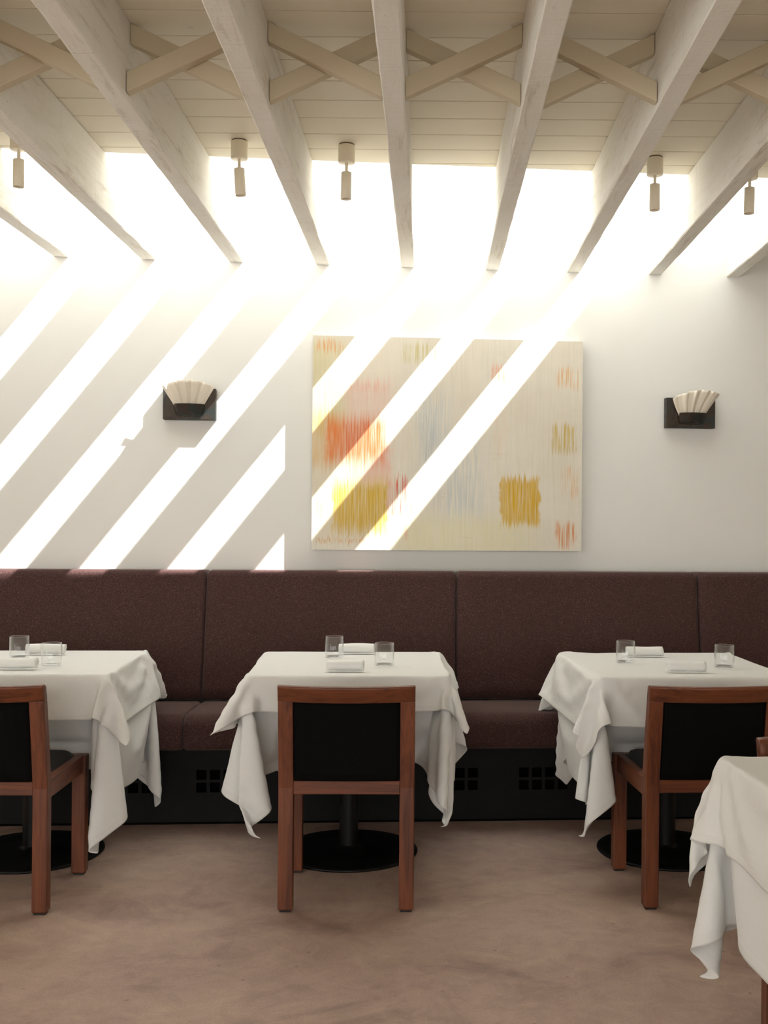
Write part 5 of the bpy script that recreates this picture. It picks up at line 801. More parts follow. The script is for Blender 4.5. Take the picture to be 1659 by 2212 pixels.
-666,333,984,-681,361,969,-673,417,940,-713,377,922,-765,346,901,-744,393,857,-693,423,817,-713,458,766,-730,450,713,-774,466,661,-820,479,608,-778,499,557,-791,-944,517,-825,-910,569,-834,-857,616,-807,-805,659,-768,-761,700,-732,-716,742,-708,-663,785,-739,-620,827,
-785,-659,856,-790,-727,879,-850,-737,898,-841,-671,899,-785,-626,895,-754,-562,894,-748,-491,895,-751,-419,898,-768,-349,900,-786,-279,902,-802,-209,905,-812,-138,907,-818,-66,911,-826,5,914,-832,77,918,-831,149,923,-822,220,929,-800,287,938,-747,327,962,-691,316,1005,
-632,309,1046,-588,362,1058,-639,410,1042,-669,349,1054,-673,388,1033,-695,426,1008,-725,362,992,-763,389,957,-716,423,915,-714,461,868,-738,447,816,-779,455,762,-818,481,710,-772,483,657,-726,498,605,-733,-934,557,-774,-927,616,-811,-898,669,-821,-845,716,-793,-795,759,
-753,-752,800,-718,-705,842,-712,-650,886,-767,-640,922,-781,-704,947,-833,-736,968,-835,-672,971,-777,-629,966,-748,-565,965,-744,-493,967,-751,-421,970,-771,-352,972,-789,-283,974,-794,-211,976,-791,-139,976,-793,-67,978,-799,4,981,-813,75,987,-829,145,994,-835,216,999,
-824,287,1006,-784,342,1022,-724,351,1059,-668,337,1102,-611,369,1126,-644,426,1112,-676,368,1123,-659,415,1098,-705,413,1078,-752,376,1056,-737,422,1013,-721,455,970,-749,447,918,-784,452,864,-811,483,813,-766,491,758,-721,498,705,-684,468,652,-675,-917,596,-715,-916,656,
-756,-909,714,-795,-885,769,-808,-834,817,-780,-784,859,-738,-742,901,-709,-692,943,-733,-644,985,-780,-680,1015,-814,-731,1038,-828,-673,1043,-769,-632,1037,-742,-567,1037,-740,-495,1039,-753,-424,1042,-773,-355,1044,-783,-284,1046,-779,-212,1046,-777,-140,1047,-776,-68,1048,-777,4,1049,
-782,75,1052,-802,144,1060,-823,212,1070,-835,283,1077,-817,350,1085,-760,377,1115,-703,367,1158,-641,381,1190,-647,442,1182,-686,393,1190,-667,451,1159,-712,399,1147,-760,420,1112,-721,449,1068,-761,452,1020,-784,454,967,-799,481,915,-760,490,860,-715,498,807,-680,465,753,
-650,428,700,-626,-883,632,-658,-897,695,-698,-898,754,-739,-891,813,-779,-871,869,-796,-822,917,-766,-773,960,-724,-732,1001,-710,-678,1044,-763,-661,1081,-793,-721,1106,-821,-674,1114,-760,-637,1109,-738,-569,1109,-738,-497,1111,-754,-427,1113,-771,-357,1116,-770,-285,1117,-766,-214,1117,
-764,-142,1118,-763,-70,1119,-763,2,1120,-763,75,1121,-768,146,1124,-785,216,1130,-815,280,1145,-831,349,1154,-796,390,1175,-738,398,1213,-676,408,1247,-636,455,1251,-698,435,1247,-701,466,1220,-741,415,1212,-719,432,1168,-766,455,1122,-784,459,1069,-781,473,1014,-754,486,962,
-709,498,908,-681,459,855,-653,419,802,-607,406,750,-628,-816,656,-630,-840,724,-648,-862,790,-682,-874,852,-722,-872,912,-763,-856,969,-784,-811,1018,-751,-763,1060,-713,-720,1102,-730,-669,1144,-777,-701,1173,-812,-677,1186,-750,-641,1180,-735,-571,1181,-737,-499,1183,-755,-430,1185,
-763,-359,1187,-758,-287,1187,-755,-215,1188,-754,-143,1189,-753,-71,1190,-753,1,1191,-752,73,1192,-753,145,1194,-755,217,1196,-771,287,1202,-807,346,1222,-822,415,1231,-772,437,1263,-710,444,1299,-652,479,1315,-701,471,1308,-713,473,1290,-740,468,1248,-751,472,1216,-786,465,1172,
-773,471,1116,-746,488,1064,-703,495,1010,-681,453,957,-649,418,903,-607,432,847,-576,458,788,-657,-754,678,-650,-775,746,-644,-796,815,-648,-820,882,-669,-841,948,-705,-850,1010,-746,-840,1068,-773,-799,1119,-737,-753,1161,-710,-705,1203,-761,-687,1240,-803,-681,1258,-741,-644,1251,
-734,-573,1253,-737,-502,1255,-753,-432,1257,-752,-360,1258,-747,-288,1259,-746,-216,1260,-746,-144,1261,-747,-72,1262,-746,0,1263,-746,72,1264,-745,144,1265,-744,216,1267,-745,288,1268,-758,359,1274,-799,412,1299,-800,481,1306,-741,494,1342,-684,513,1369,-706,513,1364,-751,514,1334,
-711,515,1278,-773,489,1257,-764,466,1204,-733,499,1164,-698,491,1112,-672,452,1058,-635,427,1001,-618,464,943,-580,486,885,-536,496,830,-673,-688,700,-675,-711,768,-673,-734,836,-667,-755,905,-661,-776,974,-666,-800,1041,-690,-820,1106,-728,-822,1167,-761,-787,1219,-720,-746,1261,
-728,-693,1303,-789,-689,1328,-732,-646,1322,-735,-575,1325,-738,-504,1327,-747,-433,1329,-741,-361,1329,-740,-289,1330,-742,-217,1331,-744,-145,1332,-745,-73,1334,-744,-1,1335,-743,71,1336,-742,143,1337,-741,215,1339,-740,287,1340,-738,359,1342,-747,430,1346,-792,477,1377,-774,542,1384,
-718,551,1420,-741,561,1405,-720,564,1362,-738,562,1322,-748,546,1291,-735,508,1248,-693,484,1197,-648,482,1149,-615,440,1100,-616,483,1042,-572,494,987,-527,491,931,-490,468,874,-653,-624,724,-667,-644,791,-678,-666,859,-683,-689,927,-685,-712,996,-682,-735,1064,-678,-757,1132,
-684,-781,1200,-710,-798,1265,-746,-772,1319,-733,-736,1359,-768,-702,1396,-724,-647,1392,-736,-578,1397,-736,-506,1399,-736,-435,1400,-736,-363,1401,-741,-291,1402,-744,-219,1403,-745,-147,1404,-746,-75,1406,-746,-3,1407,-746,70,1408,-747,142,1409,-747,214,1410,-746,286,1412,-743,358,1413,
-738,430,1416,-738,502,1419,-782,551,1446,-755,602,1433,-757,626,1420,-694,620,1389,-748,616,1355,-720,587,1307,-679,535,1277,-657,482,1250,-612,463,1200,-598,496,1141,-575,466,1081,-532,456,1025,-528,433,960,-542,436,890,-625,-562,749,-639,-583,816,-656,-602,883,-670,-623,951,
-680,-645,1019,-688,-667,1087,-692,-690,1155,-694,-713,1223,-692,-737,1291,-696,-761,1359,-730,-756,1418,-746,-723,1463,-738,-653,1466,-741,-581,1469,-743,-509,1471,-743,-437,1472,-742,-364,1473,-741,-292,1474,-741,-220,1475,-741,-148,1476,-741,-76,1477,-740,-4,1478,-740,68,1479,-740,141,1480,
-739,213,1481,-740,285,1482,-740,356,1484,-742,428,1487,-745,500,1490,-751,572,1498,-755,635,1495,-736,677,1460,-690,675,1415,-694,659,1371,-663,614,1336,-625,560,1306,-595,501,1283,-587,491,1228,-573,457,1169,-569,432,1113,-582,426,1043,-596,422,973,-612,430,907,-595,-502,774,
-605,-525,841,-624,-543,908,-644,-560,975,-659,-580,1043,-669,-602,1111,-674,-626,1178,-675,-651,1246,-673,-680,1312,-669,-711,1376,-660,-756,1433,-680,-731,1497,-693,736,1511,-687,728,1414,-648,657,1408,-626,597,1381,-610,544,1336,-594,487,1299,-585,437,1255,-588,407,1190,-592,391,1121,
-591,396,1049,-601,392,979,-608,389,907,-567,-441,799,-576,-464,866,-586,-487,934,-608,-503,1000,-607,-542,1060,-608,-591,1113,-607,-629,1174,-607,-668,1235,-606,-703,1298,-606,-733,1363,-605,-751,1432,-610,-727,1500,-617,719,1504,-613,739,1426,-599,688,1383,-587,637,1339,-587,575,1303,
-584,512,1269,-557,465,1223,-526,435,1174,-524,401,1111,-529,377,1043,-539,356,975,-550,346,905,-529,-385,825,-534,-413,891,-536,-447,954,-537,-502,1001,-537,-554,1051,-537,-597,1108,-536,-638,1168,-536,-674,1230,-535,-707,1294,-534,-728,1363,-538,-733,1432,-538,-725,1498,-545,717,1505,
-542,732,1437,-534,684,1405,-528,634,1354,-521,580,1307,-519,522,1265,-519,467,1227,-521,479,1155,-524,466,1085,-517,441,1018,-510,415,951,-494,382,891,-463,-413,818,-464,-427,889,-464,-446,956,-465,-504,1000,-465,-556,1049,-465,-601,1105,-465,-642,1164,-464,-679,1226,-463,-705,1293,
-465,-716,1362,-466,-737,1431,-466,-723,1498,-472,716,1504,-470,736,1441,-469,700,1381,-462,634,1355,-458,569,1324,-454,523,1274,-454,477,1220,-452,460,1150,-456,462,1078,-460,467,1007,-464,468,936,-458,441,870,-391,-422,817,-392,-427,889,-392,-447,956,-393,-506,998,-393,-558,1047,
-393,-605,1102,-393,-646,1161,-392,-682,1223,-393,-699,1292,-394,-722,1361,-394,-736,1431,-394,-723,1497,-399,716,1504,-398,734,1442,-398,698,1380,-397,648,1331,-395,584,1298,-390,524,1264,-388,485,1214,-390,495,1143,-390,483,1072,-389,466,1003,-393,473,931,-397,474,860,-319,-423,818,
-320,-427,890,-320,-448,956,-321,-507,997,-321,-561,1045,-321,-607,1100,-321,-650,1158,-321,-681,1223,-321,-703,1291,-322,-723,1360,-322,-736,1431,-322,-723,1498,-326,716,1504,-326,734,1442,-326,701,1378,-325,653,1325,-324,591,1288,-322,526,1259,-317,481,1212,-319,483,1140,-321,491,1069,
-322,493,997,-322,478,927,-325,478,855,-247,-424,818,-248,-428,890,-248,-448,957,-249,-508,996,-249,-562,1044,-249,-609,1099,-249,-650,1158,-249,-681,1223,-249,-704,1291,-249,-723,1360,-250,-736,1431,-250,-723,1498,-254,716,1504,-254,734,1442,-254,701,1378,-253,654,1323,-253,592,1289,
-251,522,1269,-251,480,1211,-251,485,1139,-249,495,1067,-250,496,995,-252,491,924,-253,480,852,-175,-425,818,-176,-428,890,-176,-448,957,-177,-509,996,-177,-563,1043,-177,-610,1098,-177,-649,1158,-177,-680,1223,-177,-704,1291,-177,-723,1360,-177,-737,1431,-178,-723,1498,-181,716,1504,
-181,734,1441,-181,702,1377,-181,655,1323,-181,595,1283,-181,528,1258,-181,491,1208,-179,477,1138,-180,477,1066,-180,481,994,-180,487,922,-181,481,851,-103,-426,819,-104,-428,891,-104,-448,957,-105,-509,996,-105,-564,1042,-105,-610,1098,-105,-649,1158,-105,-680,1223,-105,-704,1291,
-105,-722,1361,-105,-737,1431,-106,-723,1498,-109,716,1504,-109,734,1441,-109,702,1377,-109,655,1322,-109,596,1281,-109,528,1259,-109,492,1207,-109,487,1136,-108,474,1065,-108,472,993,-109,477,921,-109,480,850,-31,-426,819,-32,-428,891,-32,-449,957,-33,-510,996,-33,-565,1042,
-33,-611,1097,-33,-649,1158,-33,-680,1223,-33,-704,1291,-33,-722,1361,-33,-737,1431,-33,-723,1499,-37,716,1504,-37,734,1441,-37,702,1377,-37,655,1322,-37,597,1280,-37,528,1260,-37,488,1206,-37,495,1135,-37,486,1063,-37,474,993,-37,471,921,-37,479,849,41,-425,820,
40,-426,892,40,-449,958,40,-510,995,39,-565,1042,39,-611,1097,39,-649,1158,39,-680,1223,39,-703,1291,39,-722,1361,39,-737,1431,39,-723,1499,36,716,1504,35,734,1441,35,702,1376,35,656,1322,35,597,1280,35,528,1260,35,487,1206,35,492,1135,35,492,1063,
35,483,991,35,471,920,35,478,849,113,-424,821,112,-425,893,112,-449,958,112,-510,995,111,-565,1042,111,-611,1097,111,-649,1158,111,-679,1224,111,-703,1292,111,-721,1361,111,-736,1432,111,-723,1499,108,716,1503,107,734,1441,107,702,1376,107,656,1321,107,597,1280,
107,528,1260,107,487,1206,107,491,1135,107,493,1063,107,484,991,107,470,921,107,477,850,185,-420,822,184,-425,894,184,-448,958,184,-510,996,183,-564,1043,183,-611,1097,183,-649,1158,183,-679,1224,183,-702,1292,183,-721,1362,183,-736,1432,183,-723,1499,180,716,1503,
180,734,1440,179,702,1376,179,656,1321,179,597,1280,178,528,1260,179,488,1207,179,494,1135,179,491,1063,178,474,993,178,470,922,179,477,851,256,-411,824,256,-425,895,256,-448,959,256,-509,997,256,-564,1043,255,-611,1098,255,-649,1159,255,-680,1224,255,-702,1292,
255,-721,1362,255,-736,1432,255,-723,1500,252,716,1503,252,734,1440,251,702,1376,251,656,1321,251,595,1282,250,527,1260,250,491,1207,250,495,1135,248,474,1067,249,468,995,250,480,924,251,472,853,324,-387,830,326,-410,898,328,-448,959,328,-508,998,327,-562,1046,
325,-600,1105,327,-646,1161,327,-680,1224,327,-701,1293,327,-720,1362,328,-736,1432,328,-723,1500,325,717,1502,324,734,1440,323,702,1376,323,655,1321,322,593,1286,320,523,1268,322,495,1208,318,473,1141,320,469,1069,320,481,998,321,478,927,322,459,857,385,-408,818,
394,-427,887,400,-450,955,399,-502,1005,399,-555,1054,395,-592,1114,391,-619,1180,398,-671,1230,399,-705,1293,399,-716,1364,400,-738,1432,400,-724,1500,397,717,1502,396,734,1439,395,704,1374,395,653,1324,394,590,1289,392,521,1267,389,473,1215,390,472,1143,389,489,1073,
391,479,1001,390,458,933,389,435,865,443,-445,800,442,-475,865,441,-505,930,459,-522,998,469,-544,1065,465,-582,1126,461,-623,1183,460,-642,1251,468,-693,1301,470,-723,1363,472,-737,1433,472,-724,1500,470,718,1502,468,734,1438,467,706,1373,466,647,1333,466,586,1294,
464,521,1262,458,484,1218,458,493,1147,455,469,1079,454,448,1011,453,424,943,446,393,879,489,-495,777,483,-529,840,488,-554,907,495,-579,974,503,-602,1042,513,-623,1110,522,-645,1178,524,-673,1241,534,-677,1312,537,-712,1374,543,-733,1434,544,-724,1501,542,720,1502,
540,732,1436,530,688,1400,527,627,1364,513,560,1341,519,510,1291,517,475,1228,513,448,1161,513,431,1091,515,411,1023,500,374,963,482,337,904,533,-548,755,543,-563,824,555,-575,894,564,-592,963,570,-615,1030,577,-637,1098,585,-664,1165,592,-688,1232,598,-708,1302,
602,-723,1372,610,-752,1431,617,-729,1504,615,724,1502,611,731,1430,600,674,1414,589,610,1384,579,550,1345,559,502,1295,548,460,1238,547,423,1175,554,388,1113,532,350,1056,520,313,995,513,279,933,561,-613,740,582,-620,808,598,-628,878,612,-638,948,626,-647,1018,
638,-657,1089,649,-668,1159,657,-679,1230,664,-691,1301,667,-703,1372,676,-743,1419,699,-739,1499,689,-653,1505,689,-582,1504,688,-509,1507,687,-437,1507,686,-365,1507,686,-293,1507,686,-220,1507,685,-148,1507,685,-76,1507,685,-4,1507,685,68,1507,685,140,1508,684,212,1508,
684,284,1508,684,356,1509,685,428,1509,685,500,1508,685,572,1506,688,644,1508,689,726,1501,681,730,1419,669,656,1416,652,599,1378,636,541,1338,621,484,1298,613,440,1243,605,401,1183,597,361,1124,590,326,1063,581,315,992,576,292,924,584,-679,726,603,-687,795,
618,-696,865,629,-706,935,638,-717,1006,645,-728,1077,651,-739,1148,657,-750,1219,672,-759,1289,696,-749,1355,720,-724,1412,737,-712,1426,747,-649,1465,743,-580,1467,739,-508,1467,741,-436,1468,742,-364,1469,742,-292,1470,743,-220,1470,743,-148,1471,743,-76,1472,743,-4,1472,
744,68,1472,744,140,1473,745,212,1474,746,284,1475,747,356,1476,748,428,1478,749,500,1480,748,572,1480,750,638,1478,755,691,1476,731,692,1417,682,669,1376,682,608,1349,679,548,1310,676,486,1274,679,428,1242,673,382,1187,668,354,1121,661,333,1053,653,316,983,
644,308,912,606,-747,712,621,-756,782,628,-766,853,635,-777,924,644,-788,995,659,-796,1065,682,-798,1133,710,-785,1198,732,-755,1260,738,-715,1318,751,-720,1368,711,-679,1382,766,-641,1396,734,-578,1395,730,-507,1396,734,-435,1396,736,-363,1397,738,-291,1398,739,-219,1398,
742,-147,1399,745,-75,1400,749,-3,1400,751,69,1401,753,141,1402,754,213,1403,754,285,1404,752,357,1405,747,429,1406,735,500,1410,756,565,1415,752,609,1425,741,641,1440,750,647,1385,730,632,1338,680,600,1300,634,551,1287,611,489,1272,626,453,1212,634,430,1151,
667,410,1091,695,385,1029,713,353,967,714,319,904,625,-815,700,632,-826,771,644,-835,841,665,-840,910,693,-832,976,720,-810,1039,736,-776,1100,741,-737,1160,746,-697,1220,758,-713,1273,773,-690,1313,736,-688,1330,766,-639,1324,743,-574,1323,725,-506,1324,731,-434,1324,
736,-362,1325,738,-290,1326,739,-218,1326,740,-146,1327,742,-74,1328,744,-2,1329,746,70,1329,747,142,1330,747,214,1331,744,286,1333,738,358,1334,741,429,1336,748,489,1350,725,540,1372,782,570,1390,729,588,1393,769,598,1363,780,599,1304,731,557,1279,681,507,1263,
635,478,1224,585,491,1175,583,446,1119,611,436,1054,640,411,993,668,386,932,699,372,869,646,-882,688,673,-880,754,702,-862,818,725,-832,879,738,-795,940,740,-756,1000,741,-716,1060,762,-685,1120,771,-717,1175,793,-727,1222,788,-662,1249,724,-690,1258,755,-638,1253,
752,-569,1252,723,-504,1252,727,-433,1253,734,-361,1253,739,-289,1254,741,-217,1254,740,-145,1255,740,-73,1256,741,-1,1257,741,71,1258,741,143,1259,739,215,1260,738,287,1261,753,357,1266,746,420,1277,700,462,1310,756,499,1328,788,539,1327,719,535,1345,746,555,1310,
814,538,1294,782,512,1255,729,486,1215,682,476,1169,633,497,1122,580,495,1073,557,453,1021,577,420,961,607,402,898,639,390,835,706,-886,659,725,-851,719,736,-813,780,740,-774,840,740,-735,900,747,-696,960,781,-681,1020,778,-723,1073,783,-755,1124,813,-701,1158,
776,-651,1179,717,-692,1187,743,-636,1182,756,-568,1180,725,-503,1180,721,-431,1181,730,-360,1181,737,-288,1182,742,-216,1182,743,-144,1183,741,-72,1184,740,0,1185,740,72,1186,740,144,1187,745,216,1188,759,286,1192,745,354,1200,696,396,1232,730,436,1255,792,452,1288,
782,484,1285,713,485,1293,724,499,1272,788,493,1250,831,499,1215,780,494,1164,730,491,1119,678,492,1070,629,496,1020,577,496,971,540,462,921,547,421,864,576,401,801,731,-832,620,737,-793,680,739,-753,740,742,-714,800,759,-679,861,797,-684,919,782,-727,972,
769,-768,1024,816,-739,1063,820,-674,1092,763,-648,1108,710,-693,1115,731,-634,1111,755,-568,1108,732,-500,1108,717,-430,1109,723,-358,1109,731,-287,1110,738,-215,1111,744,-143,1111,747,-71,1112,747,1,1113,748,73,1114,753,144,1116,757,216,1118,742,286,1124,697,335,1150,
706,397,1165,766,406,1201,818,437,1227,776,436,1234,711,451,1230,702,479,1211,769,463,1189,827,458,1163,832,493,1118,780,493,1068,728,496,1018,677,487,968,626,496,919,574,495,869,528,470,820,519,425,766,737,-772,580,740,-733,640,749,-694,701,775,-666,761,
807,-690,817,783,-732,870,760,-773,923,811,-772,967,833,-712,998,819,-648,1024,755,-651,1037,704,-696,1043,720,-632,1040,749,-568,1036,740,-497,1037,717,-429,1037,716,-357,1038,723,-285,1038,730,-214,1039,737,-142,1040,743,-70,1040,747,2,1041,749,74,1043,748,146,1044,
736,217,1049,699,274,1068,691,340,1081,741,374,1107,803,386,1142,822,441,1155,770,411,1167,710,432,1162,678,465,1153,743,457,1122,796,456,1098,856,458,1065,829,492,1016,778,496,966,726,492,916,675,488,866,623,494,817,571,492,767,522,473,718,745,-712,541,
759,-676,601,793,-658,661,812,-696,716,784,-736,768,757,-776,821,798,-798,869,836,-750,903,843,-684,933,810,-628,956,750,-657,965,699,-698,972,712,-633,968,740,-568,965,742,-496,965,723,-426,965,712,-356,966,716,-284,967,723,-212,967,730,-140,968,735,-69,969,
737,3,970,737,75,972,727,147,976,697,211,989,687,278,1000,718,341,1015,778,359,1047,838,379,1080,819,432,1084,763,391,1098,709,433,1090,651,451,1089,710,464,1058,772,467,1030,829,433,1004,870,468,964,828,494,915,776,496,864,724,493,815,672,493,765,
620,495,715,569,486,666,772,-659,502,811,-656,560,814,-701,614,783,-740,667,756,-780,719,784,-816,770,833,-785,808,849,-722,838,849,-656,867,798,-617,886,748,-664,893,693,-701,900,704,-634,897,731,-567,893,736,-496,893,730,-424,893,713,-354,894,709,-282,895,
717,-211,896,723,-139,896,726,-67,897,725,5,899,715,76,903,691,143,914,689,214,921,711,281,932,752,336,952,814,351,986,867,384,1015,816,412,1015,760,375,1028,710,425,1019,640,434,1020,679,465,995,743,467,965,800,435,938,863,426,908,873,475,863,
826,494,813,774,496,763,722,496,713,670,495,663,618,489,613,825,-658,460,814,-705,512,782,-743,565,755,-784,617,771,-828,669,826,-817,712,852,-760,743,859,-694,773,850,-629,800,787,-614,815,745,-671,822,688,-704,828,697,-635,825,720,-567,822,726,-495,822,
727,-423,821,719,-352,822,708,-281,823,709,-209,824,713,-137,825,710,-66,827,699,5,832,690,76,837,697,148,843,712,217,853,739,283,866,788,328,890,850,344,924,881,396,945,823,384,949,757,359,957,708,411,948,637,422,949,649,472,931,714,466,900,
775,445,871,833,412,844,889,431,809,873,477,761,824,493,711,772,495,661,720,494,611,668,491,561,809,-705,411,781,-746,463,755,-788,516,762,-835,568,813,-844,614,853,-797,649,861,-731,678,866,-666,707,844,-605,732,779,-616,743,740,-676,750,683,-706,756,
691,-636,753,709,-567,751,716,-495,750,718,-423,750,715,-351,751,711,-279,751,707,-207,752,705,-135,754,705,-63,757,706,9,762,712,80,768,720,152,775,735,221,785,770,282,801,825,319,828,884,344,860,882,401,873,816,376,878,754,344,887,704,396,878,
635,415,877,619,467,866,683,467,835,746,449,805,805,417,778,867,398,750,904,439,709,871,478,659,822,491,609,770,493,559,718,492,509],
    'right_top': [
-852,-781,913,-895,-788,970,-902,-757,1023,-838,-756,1053,-861,-738,1068,-915,-698,1085,-889,-635,1077,-841,-582,1065,-821,-514,1063,-814,-442,1063,-808,-370,1064,-807,-298,1066,-810,-226,1069,-817,-154,1073,-824,-83,1077,-831,-11,1081,-838,61,1086,-845,133,1091,-853,204,1096,-861,276,1102,
-868,347,1107,-879,418,1116,-897,486,1130,-927,546,1156,-939,617,1161,-922,683,1149,-856,691,1123,-790,678,1099,-753,725,1069,-805,759,1038,-869,773,1008,-915,816,975,-910,880,948,-813,-811,965,-841,-773,1015,-883,-787,1071,-869,-763,1114,-831,-722,1130,-887,-694,1151,-870,-635,1146,
-821,-586,1134,-806,-516,1133,-798,-444,1134,-793,-372,1135,-793,-300,1137,-797,-229,1140,-803,-157,1144,-811,-85,1148,-819,-14,1152,-826,58,1156,-832,129,1161,-837,201,1166,-843,273,1171,-850,344,1177,-855,415,1182,-855,486,1188,-882,548,1207,-887,620,1210,-897,691,1216,-830,695,1190,
-765,693,1164,-772,749,1134,-835,766,1104,-889,798,1072,-882,846,1027,-846,856,965,-790,-850,1020,-796,-794,1064,-829,-772,1116,-872,-777,1172,-828,-744,1196,-850,-683,1212,-848,-640,1215,-802,-589,1203,-790,-518,1203,-783,-447,1204,-778,-375,1205,-784,-303,1208,-795,-232,1212,-808,-162,1215,
-817,-90,1219,-821,-19,1224,-823,53,1228,-826,125,1232,-831,196,1237,-837,268,1243,-838,340,1247,-844,411,1253,-845,483,1258,-837,553,1262,-859,618,1277,-869,689,1283,-805,697,1257,-751,721,1229,-800,758,1199,-860,781,1169,-857,821,1122,-822,824,1059,-786,831,997,-777,-891,1078,
-774,-832,1119,-781,-779,1164,-819,-769,1218,-848,-744,1265,-827,-689,1280,-823,-650,1281,-785,-592,1273,-773,-521,1273,-765,-450,1274,-780,-379,1276,-794,-309,1279,-802,-237,1283,-802,-165,1286,-797,-93,1288,-793,-21,1290,-792,51,1292,-793,123,1296,-800,194,1302,-812,265,1310,-822,336,1317,
-829,407,1323,-832,479,1329,-820,549,1331,-821,619,1338,-839,687,1348,-779,700,1323,-766,747,1294,-828,768,1265,-833,788,1215,-797,801,1155,-761,818,1095,-726,838,1035,-776,-931,1138,-769,-872,1178,-758,-813,1218,-767,-765,1264,-811,-760,1319,-816,-705,1349,-798,-660,1348,-772,-594,1344,
-756,-524,1343,-778,-455,1344,-788,-384,1348,-789,-312,1351,-782,-240,1352,-777,-169,1353,-775,-97,1356,-776,-25,1359,-776,47,1362,-775,120,1365,-774,192,1369,-777,264,1373,-785,335,1379,-799,405,1388,-811,475,1397,-814,547,1403,-795,616,1404,-806,684,1413,-753,716,1388,-792,759,1360,
-801,785,1312,-776,806,1254,-740,823,1194,-707,845,1135,-672,863,1074,-743,-961,1187,-762,-912,1236,-759,-853,1278,-742,-795,1317,-756,-752,1365,-798,-720,1412,-775,-666,1416,-750,-599,1412,-771,-531,1412,-776,-459,1416,-773,-387,1418,-767,-316,1419,-765,-244,1422,-767,-172,1425,-769,-100,1428,
-770,-28,1431,-770,44,1434,-769,116,1437,-771,188,1440,-772,260,1444,-768,332,1448,-766,404,1452,-773,475,1458,-786,545,1468,-795,616,1476,-765,678,1471,-757,744,1452,-767,775,1407,-745,784,1348,-717,821,1293,-682,833,1232,-650,832,1167,-630,824,1099,-676,-939,1198,-694,-913,1262,
-717,-881,1323,-736,-836,1375,-729,-780,1418,-758,-735,1465,-749,-675,1477,-757,-606,1480,-755,-534,1482,-755,-462,1484,-755,-390,1487,-755,-318,1490,-754,-246,1492,-753,-174,1495,-752,-102,1497,-750,-30,1499,-747,42,1501,-744,113,1502,-744,185,1506,-743,257,1510,-737,329,1508,-738,400,1514,
-740,472,1519,-742,544,1525,-743,615,1530,-740,688,1522,-736,758,1506,-724,775,1447,-693,778,1382,-681,773,1311,-686,773,1240,-682,772,1168,-677,770,1096,-677,-871,1174,-682,-849,1243,-685,-828,1311,-681,-809,1380,-700,-780,1439,-708,-754,1509,-707,-682,1523,-665,758,1523,-656,756,1450,
-658,758,1380,-655,737,1312,-656,727,1240,-657,720,1169,-659,714,1097,-640,-816,1158,-638,-800,1228,-634,-788,1299,-630,-788,1371,-627,-784,1443,-633,-752,1506,-634,-684,1527,-593,753,1515,-593,757,1444,-588,774,1377,-588,762,1306,-586,743,1237,-586,730,1166,-587,724,1095,-570,-804,1152,
-566,-798,1224,-562,-796,1296,-559,-793,1367,-563,-770,1430,-562,-747,1498,-561,-685,1523,-521,748,1509,-521,763,1442,-520,760,1372,-517,776,1304,-517,764,1233,-516,748,1163,-516,736,1092,-498,-802,1148,-494,-802,1220,-491,-800,1292,-493,-768,1356,-492,-767,1428,-490,-748,1497,-489,-686,1524,
-450,740,1501,-450,769,1442,-448,754,1371,-447,766,1301,-446,775,1231,-446,762,1160,-445,748,1089,-426,-804,1144,-422,-805,1216,-423,-778,1283,-421,-767,1354,-420,-760,1425,-418,-750,1496,-417,-688,1524,-379,740,1502,-378,773,1442,-377,760,1371,-376,754,1300,-374,772,1230,-374,771,1159,
-374,758,1088,-354,-804,1141,-352,-791,1211,-351,-771,1280,-349,-765,1351,-348,-758,1423,-346,-751,1494,-345,-689,1525,-307,741,1506,-306,774,1442,-305,765,1371,-304,753,1300,-303,761,1229,-302,773,1158,-302,763,1087,-282,-802,1138,-281,-784,1207,-279,-769,1278,-278,-762,1349,-276,-757,1421,
-274,-753,1492,-273,-691,1524,-235,741,1507,-234,772,1442,-233,769,1371,-232,755,1300,-231,756,1228,-230,770,1158,-230,766,1086,-210,-799,1135,-209,-781,1205,-207,-767,1276,-206,-759,1347,-204,-757,1419,-202,-754,1491,-200,-692,1523,-163,741,1508,-162,770,1443,-161,771,1371,-160,758,1300,
-159,754,1229,-158,766,1158,-158,767,1086,-138,-797,1134,-137,-779,1203,-135,-766,1274,-133,-758,1345,-132,-758,1417,-130,-755,1489,-128,-694,1523,-91,740,1509,-90,768,1444,-89,771,1372,-88,759,1301,-87,753,1229,-86,762,1158,-86,768,1086,-66,-795,1132,-64,-778,1202,-63,-765,1272,
-61,-757,1344,-60,-758,1416,-58,-755,1487,-56,-696,1522,-19,739,1510,-18,766,1444,-17,771,1373,-16,760,1302,-15,754,1230,-14,761,1158,-13,768,1087,6,-794,1130,8,-778,1200,9,-764,1271,11,-757,1342,12,-759,1414,14,-756,1486,16,-698,1522,53,738,1511,54,765,1445,
56,770,1374,56,759,1303,57,754,1231,58,760,1159,59,769,1088,78,-794,1128,80,-779,1199,81,-765,1269,83,-757,1341,84,-759,1413,86,-757,1484,88,-699,1522,125,736,1512,127,765,1447,128,768,1375,128,758,1304,129,754,1232,130,760,1160,131,769,1089,150,-795,1127,
152,-782,1198,153,-766,1268,155,-757,1339,156,-759,1411,158,-757,1483,159,-701,1522,197,735,1513,199,765,1448,200,765,1376,200,757,1305,201,755,1233,202,761,1161,203,770,1090,222,-796,1126,223,-788,1198,225,-769,1267,227,-757,1338,228,-758,1410,230,-758,1481,231,-704,1523,
269,733,1513,271,765,1449,272,763,1378,272,755,1306,273,756,1234,274,762,1162,275,771,1091,295,-796,1126,295,-795,1198,297,-776,1267,299,-759,1337,301,-757,1409,302,-758,1480,303,-706,1524,341,732,1514,343,764,1451,344,760,1379,344,755,1307,345,758,1235,346,763,1164,
